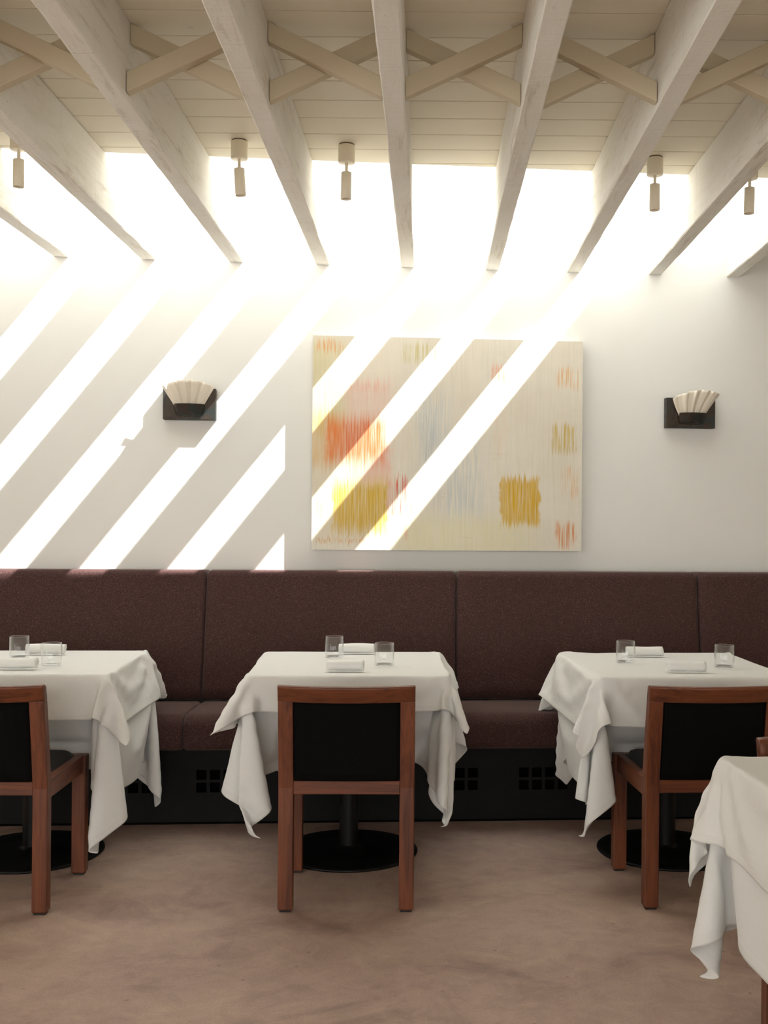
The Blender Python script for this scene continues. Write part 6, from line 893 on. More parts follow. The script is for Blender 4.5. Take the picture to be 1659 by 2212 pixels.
347,773,1092,366,-792,1125,367,-795,1197,368,-789,1269,371,-764,1336,373,-756,1408,374,-758,1479,376,-708,1524,413,730,1514,415,764,1452,416,757,1380,416,754,1308,417,757,1237,418,764,1165,419,774,1094,438,-786,1125,439,-787,1197,440,-791,1269,442,-778,1338,445,-758,1407,
446,-759,1479,448,-710,1524,486,729,1515,487,763,1453,487,753,1382,488,753,1310,489,755,1238,490,764,1167,491,770,1095,510,-776,1125,510,-776,1197,510,-777,1269,511,-781,1341,517,-764,1406,518,-759,1478,520,-712,1524,558,729,1517,559,761,1454,559,747,1383,560,750,1311,
561,757,1239,562,764,1168,563,773,1096,581,-765,1125,581,-765,1197,581,-765,1269,582,-767,1341,585,-782,1411,590,-760,1477,592,-714,1524,630,728,1519,631,759,1455,631,751,1384,630,765,1314,629,778,1243,628,791,1172,628,804,1101,645,-796,1125,648,-789,1197,649,-787,1268,
650,-784,1339,656,-776,1410,659,-770,1481,664,-716,1519,666,-643,1525,667,-571,1526,669,-499,1523,671,-427,1523,672,-355,1522,674,-283,1522,676,-211,1521,678,-139,1521,680,-67,1522,682,5,1523,683,77,1524,685,149,1524,687,221,1524,689,292,1524,691,364,1526,693,436,1528,
696,508,1532,698,580,1534,701,652,1530,703,726,1520,703,755,1456,699,772,1386,695,794,1318,692,813,1249,689,830,1179,686,846,1109,707,-833,1126,711,-824,1198,714,-817,1269,714,-816,1341,719,-802,1410,729,-757,1460,739,-718,1518,739,-645,1520,739,-572,1516,739,-500,1512,
740,-429,1510,740,-357,1507,741,-285,1505,742,-213,1503,744,-141,1502,745,-69,1501,747,3,1500,749,75,1500,752,147,1500,754,219,1500,757,291,1501,759,363,1501,760,435,1502,761,507,1502,762,579,1501,766,639,1501,774,712,1507,754,728,1441,753,751,1378,751,770,1309,
748,787,1239,744,805,1170,740,822,1100,743,-895,1133,752,-883,1203,767,-866,1271,775,-824,1329,779,-778,1382,746,-737,1429,767,-713,1454,776,-644,1457,763,-574,1448,757,-502,1445,757,-430,1443,761,-358,1441,764,-286,1439,767,-214,1438,769,-142,1436,770,-70,1435,772,2,1434,
772,74,1433,772,146,1433,772,218,1432,771,290,1432,770,363,1431,770,435,1431,774,507,1431,789,578,1435,808,648,1435,779,685,1437,817,722,1415,797,733,1353,774,715,1288,747,720,1221,731,736,1153,727,754,1083,805,-920,1126,816,-879,1183,813,-829,1235,791,-779,1281,
744,-752,1328,787,-754,1378,798,-705,1391,784,-645,1386,794,-574,1385,787,-502,1380,776,-432,1374,770,-360,1370,767,-288,1368,767,-216,1366,767,-143,1365,767,-71,1364,768,1,1363,770,73,1362,772,145,1361,774,217,1360,777,290,1360,783,362,1361,796,432,1365,820,499,1378,
841,566,1391,792,611,1399,791,650,1408,795,691,1363,841,719,1316,827,753,1259,805,733,1194,783,714,1128,755,702,1063,850,-882,1088,832,-831,1135,793,-793,1180,745,-768,1227,792,-756,1277,833,-775,1328,800,-712,1320,779,-645,1315,796,-575,1313,805,-504,1311,807,-432,1309,
800,-360,1305,793,-289,1301,790,-217,1298,788,-145,1296,788,-72,1295,788,0,1293,790,72,1293,792,144,1292,797,216,1293,807,287,1295,824,357,1302,845,425,1312,855,496,1317,833,564,1320,831,617,1340,819,666,1345,774,655,1308,804,692,1262,854,715,1215,857,760,1162,
825,765,1099,802,747,1033,841,-838,1034,795,-809,1080,747,-784,1127,794,-764,1176,827,-797,1230,864,-766,1264,825,-709,1253,797,-644,1246,786,-574,1242,803,-505,1239,812,-433,1237,818,-362,1236,819,-290,1234,816,-218,1231,813,-146,1229,812,-74,1227,812,-2,1225,815,70,1225,
821,142,1226,832,213,1230,848,283,1236,858,354,1240,860,426,1243,855,498,1246,837,564,1253,870,622,1279,845,678,1279,804,626,1252,773,658,1208,816,689,1160,866,712,1114,881,758,1063,854,785,1004,798,-822,979,748,-798,1026,794,-777,1075,836,-797,1128,875,-822,1182,
887,-763,1196,840,-710,1182,811,-645,1176,789,-577,1170,798,-506,1167,808,-435,1165,816,-363,1164,822,-291,1162,827,-219,1160,830,-147,1159,833,-75,1158,837,-3,1158,843,69,1159,849,141,1160,854,213,1162,857,285,1165,857,357,1168,858,429,1171,860,501,1176,875,569,1192,
903,631,1216,871,690,1212,831,637,1187,777,611,1156,781,657,1106,829,683,1060,877,709,1013,897,754,962],
    'front_under': [
-741,-870,365,-774,-825,410,-811,-783,455,-853,-746,501,-884,-701,546,-864,-644,583,-806,-616,613,-742,-636,637,-689,-678,660,-629,-709,683,-573,-675,701,-602,-615,701,-673,-602,692,-735,-569,686,-757,-502,684,-760,-430,684,-758,-358,684,-755,-286,685,-751,-214,685,-748,-142,685,
-747,-70,686,-746,2,686,-749,74,687,-752,146,688,-755,218,688,-758,290,689,-756,362,690,-747,433,691,-729,503,693,-705,571,696,-680,638,699,-656,706,701,-708,726,696,-742,663,684,-782,606,672,-849,595,655,-896,640,627,-892,698,587,-842,714,540,-787,708,493,
-740,728,446,-767,786,414,-804,847,402,-709,-902,421,-744,-859,466,-777,-814,511,-817,-775,557,-858,-737,602,-869,-681,645,-830,-633,679,-764,-628,705,-708,-666,728,-651,-703,751,-590,-681,771,-613,-619,772,-683,-608,763,-742,-571,757,-760,-502,756,-761,-430,756,-759,-358,756,
-752,-286,757,-747,-214,757,-744,-142,757,-743,-70,758,-744,2,758,-745,74,759,-748,146,760,-752,218,760,-757,289,761,-758,361,762,-754,433,763,-733,502,765,-707,569,768,-681,636,770,-660,705,773,-716,717,767,-747,653,755,-798,606,742,-863,621,721,-885,678,687,
-849,718,642,-795,717,595,-742,722,547,-723,772,501,-729,828,457,-746,884,414,-666,-919,475,-712,-891,522,-747,-848,567,-782,-804,613,-824,-767,658,-855,-721,703,-845,-663,742,-790,-632,772,-726,-653,796,-673,-695,819,-609,-687,840,-623,-623,844,-693,-614,834,-749,-572,829,
-762,-502,828,-762,-430,828,-754,-358,828,-746,-287,828,-742,-215,829,-741,-143,829,-740,-71,830,-741,1,830,-742,73,831,-745,145,832,-749,217,832,-754,289,833,-758,361,834,-758,433,835,-742,503,836,-712,568,839,-683,634,842,-665,703,845,-723,707,838,-754,644,826,
-816,615,811,-866,655,784,-854,710,743,-802,724,696,-748,720,649,-714,760,602,-718,816,557,-749,863,514,-786,906,469,-623,-889,522,-667,-904,576,-715,-880,623,-751,-837,668,-788,-795,714,-828,-756,759,-844,-702,802,-813,-650,838,-748,-644,864,-693,-684,887,-628,-691,909,
-633,-628,915,-704,-620,905,-754,-573,901,-764,-502,900,-759,-430,900,-747,-359,900,-741,-287,900,-738,-215,901,-737,-143,901,-737,-71,902,-738,1,902,-740,73,903,-741,145,904,-745,216,904,-749,288,905,-756,360,906,-759,432,907,-750,503,908,-721,569,911,-688,632,914,
-671,702,917,-730,697,909,-766,637,897,-832,637,878,-851,693,843,-810,727,797,-756,723,750,-711,748,703,-713,803,658,-748,847,614,-783,892,570,-781,945,523,-633,-830,560,-630,-866,621,-669,-888,676,-718,-868,724,-755,-826,770,-794,-786,815,-827,-741,860,-825,-683,900,
-773,-647,931,-711,-670,955,-650,-694,978,-643,-633,986,-714,-626,976,-759,-573,973,-764,-502,972,-752,-431,972,-741,-360,972,-737,-288,972,-735,-216,973,-735,-144,973,-735,-72,974,-736,0,974,-737,72,975,-739,144,975,-741,216,976,-744,288,977,-750,360,978,-758,431,979,
-756,503,980,-731,570,982,-694,632,986,-678,700,989,-736,687,980,-782,637,967,-835,671,941,-816,722,899,-763,727,852,-711,738,805,-707,791,759,-744,834,715,-775,881,671,-762,931,622,-723,941,563,-683,-793,596,-653,-811,658,-639,-843,720,-671,-871,777,-721,-856,825,
-759,-816,871,-797,-775,916,-819,-723,960,-796,-667,997,-732,-660,1024,-672,-694,1046,-654,-638,1057,-725,-633,1047,-762,-574,1045,-762,-502,1044,-744,-432,1043,-736,-361,1044,-735,-289,1044,-734,-217,1045,-734,-145,1045,-734,-73,1046,-735,-1,1046,-736,71,1047,-737,143,1047,-738,215,1048,
-739,287,1049,-744,359,1049,-754,431,1051,-759,502,1052,-740,571,1054,-700,631,1058,-685,699,1060,-738,674,1051,-800,653,1035,-817,708,1000,-770,731,953,-716,731,906,-702,780,861,-739,822,816,-765,871,772,-742,914,721,-704,917,660,-676,899,597,-741,-770,632,-706,-779,694,
-674,-795,756,-650,-820,819,-673,-852,877,-723,-843,927,-763,-805,972,-796,-760,1017,-804,-702,1059,-757,-662,1091,-696,-689,1114,-664,-644,1128,-735,-638,1118,-763,-574,1117,-756,-502,1116,-737,-433,1115,-734,-361,1115,-734,-289,1116,-734,-217,1117,-733,-145,1117,-733,-73,1118,-734,-1,1118,
-735,71,1119,-735,143,1119,-736,215,1120,-737,287,1121,-738,359,1121,-747,430,1122,-758,501,1124,-748,572,1125,-707,631,1129,-692,697,1132,-749,666,1121,-805,685,1099,-777,730,1055,-723,728,1008,-696,768,962,-732,811,917,-753,862,873,-721,895,819,-685,891,757,-660,870,693,
-635,849,629,-800,-750,668,-766,-761,730,-730,-767,792,-695,-778,854,-666,-797,917,-675,-832,977,-725,-830,1028,-765,-792,1074,-791,-742,1118,-779,-684,1156,-718,-681,1182,-676,-652,1199,-743,-642,1189,-764,-573,1189,-747,-504,1188,-732,-434,1187,-734,-362,1187,-734,-290,1188,-733,-218,1189,
-733,-146,1189,-733,-74,1190,-734,-2,1190,-734,70,1191,-734,142,1191,-735,214,1192,-735,286,1193,-735,358,1193,-739,430,1194,-753,501,1196,-755,572,1197,-716,632,1201,-701,695,1203,-766,667,1191,-782,720,1157,-730,728,1109,-692,756,1063,-724,802,1019,-738,852,973,-701,873,917,
-667,864,854,-640,845,790,-614,826,726,-588,806,662,-842,-705,702,-818,-729,765,-789,-748,828,-755,-760,891,-719,-766,953,-685,-777,1015,-679,-810,1077,-727,-817,1129,-764,-776,1175,-780,-721,1217,-741,-678,1250,-690,-661,1269,-742,-641,1261,-762,-573,1261,-738,-506,1259,-731,-434,1259,
-734,-362,1260,-733,-290,1260,-733,-218,1261,-733,-146,1261,-733,-74,1262,-733,-2,1262,-734,70,1263,-734,142,1263,-734,214,1264,-735,286,1265,-736,358,1265,-736,430,1266,-743,501,1267,-757,572,1269,-727,634,1272,-714,691,1274,-773,697,1256,-737,730,1211,-689,742,1164,-715,792,1120,
-720,839,1073,-682,849,1014,-649,838,951,-620,821,887,-594,800,823,-573,776,758,-560,748,693,-809,-648,720,-811,-666,790,-807,-689,858,-796,-715,924,-774,-739,988,-743,-755,1051,-707,-761,1113,-685,-785,1176,-728,-804,1230,-761,-758,1275,-765,-698,1314,-704,-674,1339,-733,-636,1332,
-757,-573,1333,-729,-507,1330,-733,-435,1331,-733,-363,1332,-733,-291,1332,-733,-219,1333,-733,-147,1333,-733,-75,1334,-733,-3,1334,-734,69,1335,-734,141,1335,-734,213,1336,-734,285,1337,-736,358,1337,-741,429,1338,-737,501,1339,-752,571,1341,-739,639,1343,-727,687,1345,-743,725,1313,
-691,728,1265,-711,780,1220,-701,822,1172,-663,822,1111,-631,811,1047,-605,791,983,-590,765,918,-582,738,851,-576,712,785,-569,683,722,-741,-661,723,-743,-661,795,-747,-663,867,-751,-669,939,-756,-680,1010,-759,-698,1079,-752,-723,1147,-731,-747,1211,-696,-757,1273,-718,-780,1330,
-738,-726,1368,-725,-690,1405,-733,-637,1404,-748,-575,1404,-731,-508,1402,-734,-436,1403,-733,-364,1403,-733,-292,1404,-733,-220,1405,-733,-148,1405,-733,-76,1406,-734,-3,1406,-734,69,1407,-734,141,1407,-734,213,1408,-734,285,1409,-735,357,1409,-736,429,1409,-743,501,1410,-738,573,1411,
-753,642,1414,-716,690,1400,-700,711,1365,-703,767,1321,-681,797,1269,-650,787,1205,-637,767,1138,-644,759,1067,-649,749,996,-649,731,926,-641,700,862,-621,660,805,-578,624,761,-711,-726,724,-710,-723,796,-709,-721,868,-710,-720,940,-705,-716,1012,-700,-712,1084,-698,-709,1155,
-699,-705,1227,-707,-705,1298,-695,-740,1341,-695,-724,1411,-745,-716,1459,-752,-651,1474,-742,-582,1473,-740,-509,1474,-740,-437,1475,-740,-365,1475,-740,-293,1476,-740,-221,1477,-739,-149,1477,-739,-76,1478,-739,-4,1478,-738,68,1479,-738,140,1480,-737,213,1480,-736,285,1481,-736,357,1481,
-735,429,1482,-735,501,1482,-738,573,1484,-742,646,1484,-736,724,1466,-693,754,1415,-685,753,1357,-675,739,1291,-677,724,1220,-672,709,1150,-661,694,1080,-649,680,1011,-624,675,946,-648,648,900,-619,606,852,-570,573,811,-668,-782,726,-667,-778,798,-666,-774,870,-664,-769,942,
-661,-762,1013,-659,-754,1085,-657,-745,1156,-655,-734,1228,-654,-722,1299,-651,-717,1370,-667,-736,1420,-680,-732,1495,-672,724,1503,-656,757,1429,-650,726,1370,-644,712,1302,-633,687,1235,-623,666,1167,-612,651,1098,-598,640,1028,-584,630,959,-602,609,917,-608,558,904,-557,526,865,
-600,-773,723,-599,-762,794,-600,-749,865,-601,-736,936,-602,-722,1007,-601,-711,1078,-598,-707,1150,-595,-715,1221,-603,-735,1289,-606,-750,1360,-606,-752,1431,-610,-729,1500,-601,718,1502,-596,751,1441,-588,732,1372,-583,726,1301,-581,724,1229,-582,723,1158,-565,697,1095,-561,694,1025,
-550,666,958,-567,599,972,-558,540,950,-544,483,921,-537,-739,717,-537,-728,788,-536,-717,860,-535,-709,931,-533,-710,1003,-533,-724,1074,-536,-742,1143,-536,-752,1215,-535,-750,1287,-537,-736,1357,-538,-732,1429,-538,-726,1496,-529,716,1503,-528,733,1442,-525,733,1371,-522,745,1301,
-521,751,1229,-521,755,1157,-523,751,1085,-524,724,1018,-521,672,981,-517,602,971,-511,531,967,-509,460,973,-468,-721,714,-467,-711,785,-465,-709,857,-465,-721,928,-466,-737,998,-466,-747,1070,-465,-748,1142,-465,-740,1213,-466,-731,1285,-466,-730,1357,-466,-732,1428,-466,-725,1496,
-457,715,1504,-456,738,1442,-455,728,1371,-454,721,1299,-454,726,1227,-453,731,1155,-453,736,1084,-453,734,1012,-451,680,972,-446,608,974,-441,536,972,-437,465,969,-396,-714,712,-395,-709,784,-395,-724,854,-395,-737,925,-395,-744,997,-394,-741,1069,-395,-734,1140,-394,-729,1212,
-394,-730,1284,-394,-731,1356,-394,-732,1428,-394,-725,1496,-385,714,1504,-384,739,1442,-383,734,1371,-383,726,1299,-382,721,1227,-382,722,1155,-382,726,1083,-381,736,1012,-379,684,970,-374,613,968,-369,541,969,-365,469,968,-324,-711,711,-323,-718,782,-324,-733,852,-323,-740,924,
-323,-737,996,-323,-731,1068,-323,-729,1140,-322,-729,1212,-322,-731,1284,-322,-732,1356,-322,-733,1428,-322,-725,1496,-313,713,1505,-312,737,1443,-311,734,1371,-311,731,1299,-310,725,1227,-310,722,1155,-310,726,1084,-309,737,1012,-307,689,969,-302,617,968,-298,545,968,-293,474,968,
-252,-710,710,-252,-724,781,-252,-737,852,-251,-737,923,-251,-731,995,-251,-729,1067,-251,-729,1139,-250,-731,1211,-250,-732,1283,-250,-733,1355,-250,-736,1427,-250,-725,1496,-240,712,1505,-240,735,1444,-239,733,1372,-239,730,1300,-238,727,1228,-238,724,1156,-238,726,1084,-237,737,1013,
-235,694,968,-230,622,968,-226,550,968,-221,478,968,-180,-709,710,-180,-727,780,-180,-737,851,-180,-732,923,-179,-730,995,-179,-730,1067,-179,-731,1139,-178,-733,1211,-178,-734,1283,-178,-735,1355,-178,-738,1427,-177,-726,1496,-168,712,1505,-168,734,1444,-167,732,1372,-167,729,1300,
-166,727,1228,-166,726,1156,-166,728,1084,-166,739,1013,-163,698,968,-158,626,968,-154,555,968,-149,483,968,-108,-709,710,-108,-729,779,-108,-735,851,-108,-734,922,-107,-733,994,-107,-734,1066,-107,-734,1138,-106,-735,1210,-106,-735,1282,-106,-736,1354,-105,-739,1426,-105,-726,1495,
-96,711,1506,-96,734,1445,-95,732,1373,-95,729,1301,-94,727,1229,-94,727,1157,-94,730,1085,-94,741,1014,-91,703,968,-87,631,968,-82,559,968,-77,487,968,-36,-708,711,-36,-730,779,-36,-741,850,-36,-740,922,-36,-739,994,-35,-737,1066,-35,-736,1138,-34,-736,1210,
-34,-736,1282,-34,-737,1354,-33,-740,1426,-33,-726,1495,-24,711,1506,-24,734,1445,-23,732,1373,-23,730,1301,-22,728,1229,-22,728,1157,-22,732,1085,-22,745,1014,-19,707,968,-15,636,969,-10,564,968,-5,492,968,37,-708,711,36,-730,780,36,-746,850,36,-747,922,
36,-743,994,37,-740,1066,37,-737,1138,38,-736,1210,38,-736,1282,38,-737,1354,39,-740,1425,39,-727,1495,48,710,1506,48,734,1446,49,733,1374,49,731,1302,50,730,1230,50,731,1158,50,736,1086,50,749,1015,53,712,968,57,640,968,62,568,968,66,497,968,
109,-707,712,108,-728,781,108,-748,850,108,-751,922,108,-744,993,109,-741,1065,109,-738,1137,110,-736,1209,110,-736,1281,111,-738,1353,111,-740,1425,112,-727,1495,120,710,1507,120,734,1446,121,733,1374,121,732,1302,122,732,1230,122,734,1158,122,740,1086,122,754,1016,
124,717,968,129,645,968,134,573,968,138,501,968,181,-707,713,180,-726,782,180,-745,851,179,-760,922,180,-751,993,181,-743,1065,181,-739,1137,182,-737,1209,182,-737,1281,183,-738,1353,183,-739,1425,184,-727,1494,192,709,1507,192,734,1447,193,734,1375,193,733,1303,
194,734,1231,194,738,1159,194,745,1087,193,761,1017,196,721,968,201,650,968,206,578,968,210,506,968,253,-707,714,252,-725,783,252,-742,853,251,-758,923,250,-766,995,252,-752,1065,253,-742,1136,254,-738,1208,254,-737,1280,255,-737,1352,255,-739,1424,256,-728,1494,
264,709,1508,265,734,1447,265,734,1375,265,735,1303,265,738,1231,266,743,1159,265,752,1088,265,768,1018,268,726,969,273,654,968,277,582,968,282,510,968,325,-705,715,324,-722,785,323,-738,855,323,-753,925,322,-767,996,321,-772,1068,324,-754,1137,326,-740,1208,
326,-737,1280,327,-737,1352,327,-738,1424,328,-728,1494,336,708,1508,337,734,1447,337,736,1375,337,740,1304,337,747,1232,337,752,1160,337,758,1088,336,775,1018,340,730,972,345,659,969,349,587,970,354,515,970,397,-699,717,396,-716,787,395,-731,857,394,-746,928,
394,-760,998,393,-772,1069,392,-777,1141,395,-757,1210,398,-739,1279,399,-737,1351,400,-738,1423,400,-729,1494,408,708,1509,409,734,1448,409,741,1376,409,745,1304,409,747,1232,409,753,1160,408,769,1090,406,765,1020,411,734,981,416,663,975,420,591,967,422,520,959,
468,-691,721,464,-693,793,463,-709,863,463,-726,933,463,-742,1003,463,-758,1073,463,-773,1144,462,-781,1215,466,-762,1283,471,-737,1351,472,-738,1422,473,-730,1494,481,708,1509,480,735,1448,480,736,1376,480,740,1304,480,752,1233,480,762,1162,479,761,1090,475,751,1019,
467,729,951,454,671,914,453,600,905,461,529,899,539,-682,726,535,-683,797,531,-685,869,528,-695,940,525,-707,1011,522,-718,1082,521,-732,1153,523,-750,1223,531,-774,1290,536,-767,1357,544,-737,1422,545,-732,1495,553,707,1509,552,734,1448,551,746,1377,551,752,1305,
551,751,1233,550,745,1161,546,734,1090,541,721,1020,535,705,950,521,670,889,506,608,857,503,538,841,611,-680,730,606,-678,802,602,-677,874,598,-680,946,594,-686,1017,592,-701,1088,589,-715,1158,586,-726,1229,582,-725,1301,588,-749,1369,612,-750,1420,617,-737,1497,
625,709,1509,622,733,1447,623,744,1376,621,735,1305,618,724,1234,614,712,1163,609,699,1092,604,685,1022,598,672,951,590,654,882,569,610,830,554,551,792,652,-738,737,653,-729,808,651,-721,880,658,-710,950,661,-701,1021,661,-694,1093,657,-695,1165,652,-701,1237,
652,-720,1307,646,-756,1365,667,-738,1403,697,-741,1484,695,-663,1508,690,-593,1503,689,-521,1507,689,-448,1508,689,-376,1508,689,-304,1508,689,-232,1508,690,-160,1509,690,-88,1509,691,-16,1509,691,56,1510,692,129,1510,692,201,1511,693,273,1511,694,345,1512,694,417,1512,
695,489,1512,696,562,1510,698,634,1507,701,709,1506,694,736,1443,687,712,1377,678,691,1309,671,676,1239,665,662,1169,659,648,1098,653,634,1028,648,621,957,643,608,887,635,592,817,616,558,757,678,-804,746,687,-790,816,690,-778,887,687,-775,957,695,-764,1028,
705,-750,1098,694,-755,1168,699,-750,1239,701,-733,1307,699,-722,1365,686,-698,1377,739,-696,1428,761,-656,1466,744,-592,1468,740,-520,1467,740,-448,1467,741,-376,1467,741,-304,1466,741,-232,1466,741,-160,1465,741,-88,1465,741,-16,1465,741,56,1464,741,128,1464,741,200,1463,
741,272,1463,741,344,1462,741,416,1462,741,488,1460,741,560,1459,734,630,1456,735,697,1451,730,760,1429,712,735,1364,721,712,1296,724,687,1229,723,662,1161,719,638,1094,714,615,1025,707,594,957,700,574,888,692,556,819,685,539,749,708,-869,755,723,-851,824,
740,-830,890,745,-801,956,744,-771,1022,736,-744,1088,721,-720,1154,704,-695,1219,726,-683,1282,707,-718,1332,741,-704,1392,685,-678,1385,715,-630,1417,760,-575,1417,734,-520,1397,740,-449,1395,740,-377,1395,741,-305,1394,741,-233,1394,742,-161,1393,741,-89,1393,741,-17,1392,
741,56,1392,740,128,1391,740,200,1391,739,272,1390,739,344,1390,731,415,1390,728,487,1390,730,559,1389,747,625,1388,760,677,1388,741,724,1367,748,780,1329,709,774,1269,692,746,1205,694,720,1138,706,700,1070,717,679,1002,724,656,934,729,632,866,732,607,799,
733,583,731,742,-825,730,737,-796,796,727,-770,862,716,-743,928,702,-720,995,698,-691,1060,721,-667,1123,751,-688,1184,735,-731,1239,767,-735,1297,735,-678,1327,689,-631,1346,740,-645,1358,750,-578,1348,770,-510,1339,735,-449,1324,734,-377,1323,738,-305,1322,740,-233,1322,
741,-161,1321,741,-89,1321,742,-17,1320,742,55,1320,742,127,1319,741,199,1319,739,271,1318,734,343,1318,726,414,1318,727,486,1318,732,558,1317,745,625,1316,770,663,1318,767,714,1302,724,748,1269,765,790,1229,723,797,1170,688,782,1110,669,755,1046,668,727,979,
677,705,912,690,686,843,702,666,775,714,646,707,708,-768,702,697,-743,769,687,-716,835,687,-686,900,709,-661,964,745,-667,1025,760,-704,1084,754,-746,1142,777,-763,1198,769,-701,1233,726,-651,1261,701,-592,1287,733,-636,1287,745,-574,1285,744,-511,1272,769,-444,1261,
746,-376,1253,736,-305,1250,736,-233,1250,739,-162,1249,740,-90,1249,742,-18,1248,744,54,1248,744,126,1247,741,198,1247,737,270,1247,727,342,1247,723,413,1246,732,485,1246,732,557,1245,741,625,1244,774,654,1247,795,706,1236,731,714,1207,729,769,1170,780,796,1127,
739,812,1071,698,809,1012,665,791,950,646,763,887,643,735,821,650,711,753,662,691,685,675,-710,675,676,-681,740,695,-655,804,732,-652,865,760,-681,925,765,-721,983,759,-763,1042,783,-787,1099,794,-729,1138,762,-672,1167,712,-627,1194,718,-570,1221,729,-622,1217,
763,-575,1215,733,-511,1205,738,-443,1196,762,-376,1185,758,-305,1182,748,-234,1179,743,-162,1178,743,-90,1177,745,-18,1176,747,54,1176,743,126,1175,738,198,1175,729,269,1175,721,341,1175,726,412,1174,736,484,1174,732,555,1173,733,627,1172,779,650,1175,819,692,1170,
760,705,1142,709,735,1110,747,774,1069,793,799,1026,755,823,970,712,827,912,673,819,853,641,799,792,622,771,728,618,743,662,682,-647,644,717,-638,706,751,-658,765,765,-697,824,766,-739,883,760,-780,942,787,-807,999,813,-757,1041,793,-696,1073,745,-650,1101,
701,-601,1128,734,-553,1153,729,-608,1146,774,-579,1144,754,-511,1136,726,-445,1127,731,-375,1121,751,-306,1112,756,-235,1108,755,-163,1107,752,-91,1106,749,-19,1105,744,53,1104,737,125,1104,729,196,1104,721,268,1103,723,340,1103,732,411,1102,738,483,1102,732,554,1101,
735,626,1100,785,652,1103,839,675,1103,788,708,1076,723,704,1047,709,757,1010,766,769,970,804,801,925,770,832,870,728,841,812,686,839,754,647,828,694,616,807,633,738,-638,607,759,-673,665,763,-714,724,758,-755,783,758,-797,842,790,-823,898,826,-783,944,
822,-722,979,779,-673,1007,726,-631,1034,699,-573,1062,749,-539,1084,730,-596,1075,780,-583,1072,770,-513,1066,746,-445,1058,724,-377,1051,721,-306,1046,737,-236,1039,742,-164,1036,742,-92,1035,738,-20,1034,733,52,1033,725,123,1033,719,195,1032,721,267,1032,729,338,1031,
738,410,1031,738,482,1030,733,553,1029,739,625,1028,791,651,1032,853,658,1034,817,706,1010,752,692,982,698,721,950,725,767,910,784,764,870,815,803,823,785,839,769,743,853,712,700,855,654,660,849,595,757,-690,565,754,-731,624,749,-772,683,756,-813,741,
793,-838,797,835,-808,845,847,-749,884,812,-695,913,759,-654,940,710,-609,967,704,-545,996,762,-528,1014,733,-585,1004,783,-587,1000,784,-516,996,765,-447,989,744,-378,982,727,-308,975,717,-237,971,722,-166,967,726,-94,964,723,-22,963,718,50,963,718,122,961,
721,194,960,727,265,960,736,337,959,741,409,959,737,481,958,735,552,957,743,624,956,797,649,960,863,641,965,845,699,944,780,694,916,716,692,887,692,744,851,744,764,810,802,761,769,826,805,722,799,844,668,758,863,612,716,868,554,742,-747,524,
742,-789,583,757,-829,640,796,-851,696,842,-830,746,866,-777,788,844,-718,819,793,-675,847,740,-635,874,701,-582,901,714,-519,929,774,-518,943,736,-575,933,783,-590,928,794,-519,925,782,-449,919,764,-379,912,747,-310,906,735,-239,901,725,-168,897,721,-96,894,
721,-24,892,722,48,891,725,120,890,729,192,889,736,264,888,741,336,888,739,408,887,736,479,886,738,551,885,747,623,884,804,647,888,870,628,894,872,689,878,808,695,850,744,681,822,686,707,791,703,758,751,762,753,711,819,759,669,836,807,620,
812,849,568,773,872,512,737,-806,482,758,-843,540,799,-863,595,847,-849,646,880,-804,690,873,-743,725,826,-697,753,774,-656,780,721,-615,807,698,-554,835,725,-495,862,782,-508,872,740,-566,861,781,-592,856,800,-523,853,795,-452,848,781,-381,843,767,-311,837,
755,-240,832,746,-169,828,739,-97,824,735,-25,822,734,47,820,736,119,819,739,191,818,742,263,817,740,335,816,737,406,815,737,478,814,742,550,813,751,622,813,810,645,817,875,618,823,898,675,812,837,694,784,772,679,756,707,681,727,673,730,692,
722,756,651,780,743,611,834,759,568,846,809,519,825,853,467,761,-857,439,802,-876,494,851,-867,546,891,-829,592,899,-770,630,860,-718,659,805,-680,686,753,-638,713,706,-591,741,702,-526,769,738,-471,795,788,-499,801,746,-557,790,778,-593,784,804,-527,781,
803,-455,777,796,-384,772,785,-313,767,776,-242,763,767,-170,759,759,-98,755,753,-27,752,749,45,749,746,117,747,744,189,746,741,261,745,739,333,744,738,405,743,741,477,742,746,549,741,755,621,741,816,643,745,880,612,752,920,659,746,866,691,718,
801,679,690,735,671,661,676,694,631,681,747,592,739,742,552,798,735,511,848,760,467,855,811,418],
    'front_top': [
-875,-769,958,-884,-719,1009,-881,-668,1059,-829,-670,1094,-839,-737,1113,-809,-774,1122,-810,-702,1115,-803,-631,1109,-799,-559,1106,-792,-487,1102,-787,-415,1099,-784,-343,1097,-783,-271,1096,-783,-199,1094,-782,-127,1093,-781,-55,1093,-779,17,1093,-777,90,1093,-773,162,1093,-770,234,1094,
-767,306,1095,-767,378,1096,-773,449,1097,-782,521,1100,-764,589,1106,-800,623,1116,-860,640,1122,-901,699,1124,-854,728,1085,-796,742,1046,-822,755,1011,-868,713,977,-892,738,923,-874,773,863,-861,-818,1009,-869,-768,1060,-879,-718,1111,-860,-672,1158,-831,-720,1182,-809,-767,1194,
-799,-698,1185,-801,-627,1181,-793,-556,1177,-779,-485,1173,-781,-414,1171,-788,-342,1169,-790,-270,1167,-788,-198,1166,-784,-126,1165,-780,-54,1165,-779,18,1164,-780,90,1164,-781,162,1165,-778,234,1165,-769,305,1166,-762,377,1168,-764,449,1169,-783,517,1172,-775,587,1176,-790,618,1186,
-840,652,1190,-868,718,1185,-812,726,1143,-801,767,1108,-855,742,1074,-883,756,1023,-868,788,965,-841,819,908,-847,-867,1060,-856,-817,1111,-862,-766,1161,-870,-716,1212,-831,-700,1251,-812,-759,1266,-786,-694,1256,-797,-624,1253,-779,-555,1248,-782,-484,1244,-792,-413,1242,-791,-341,1240,
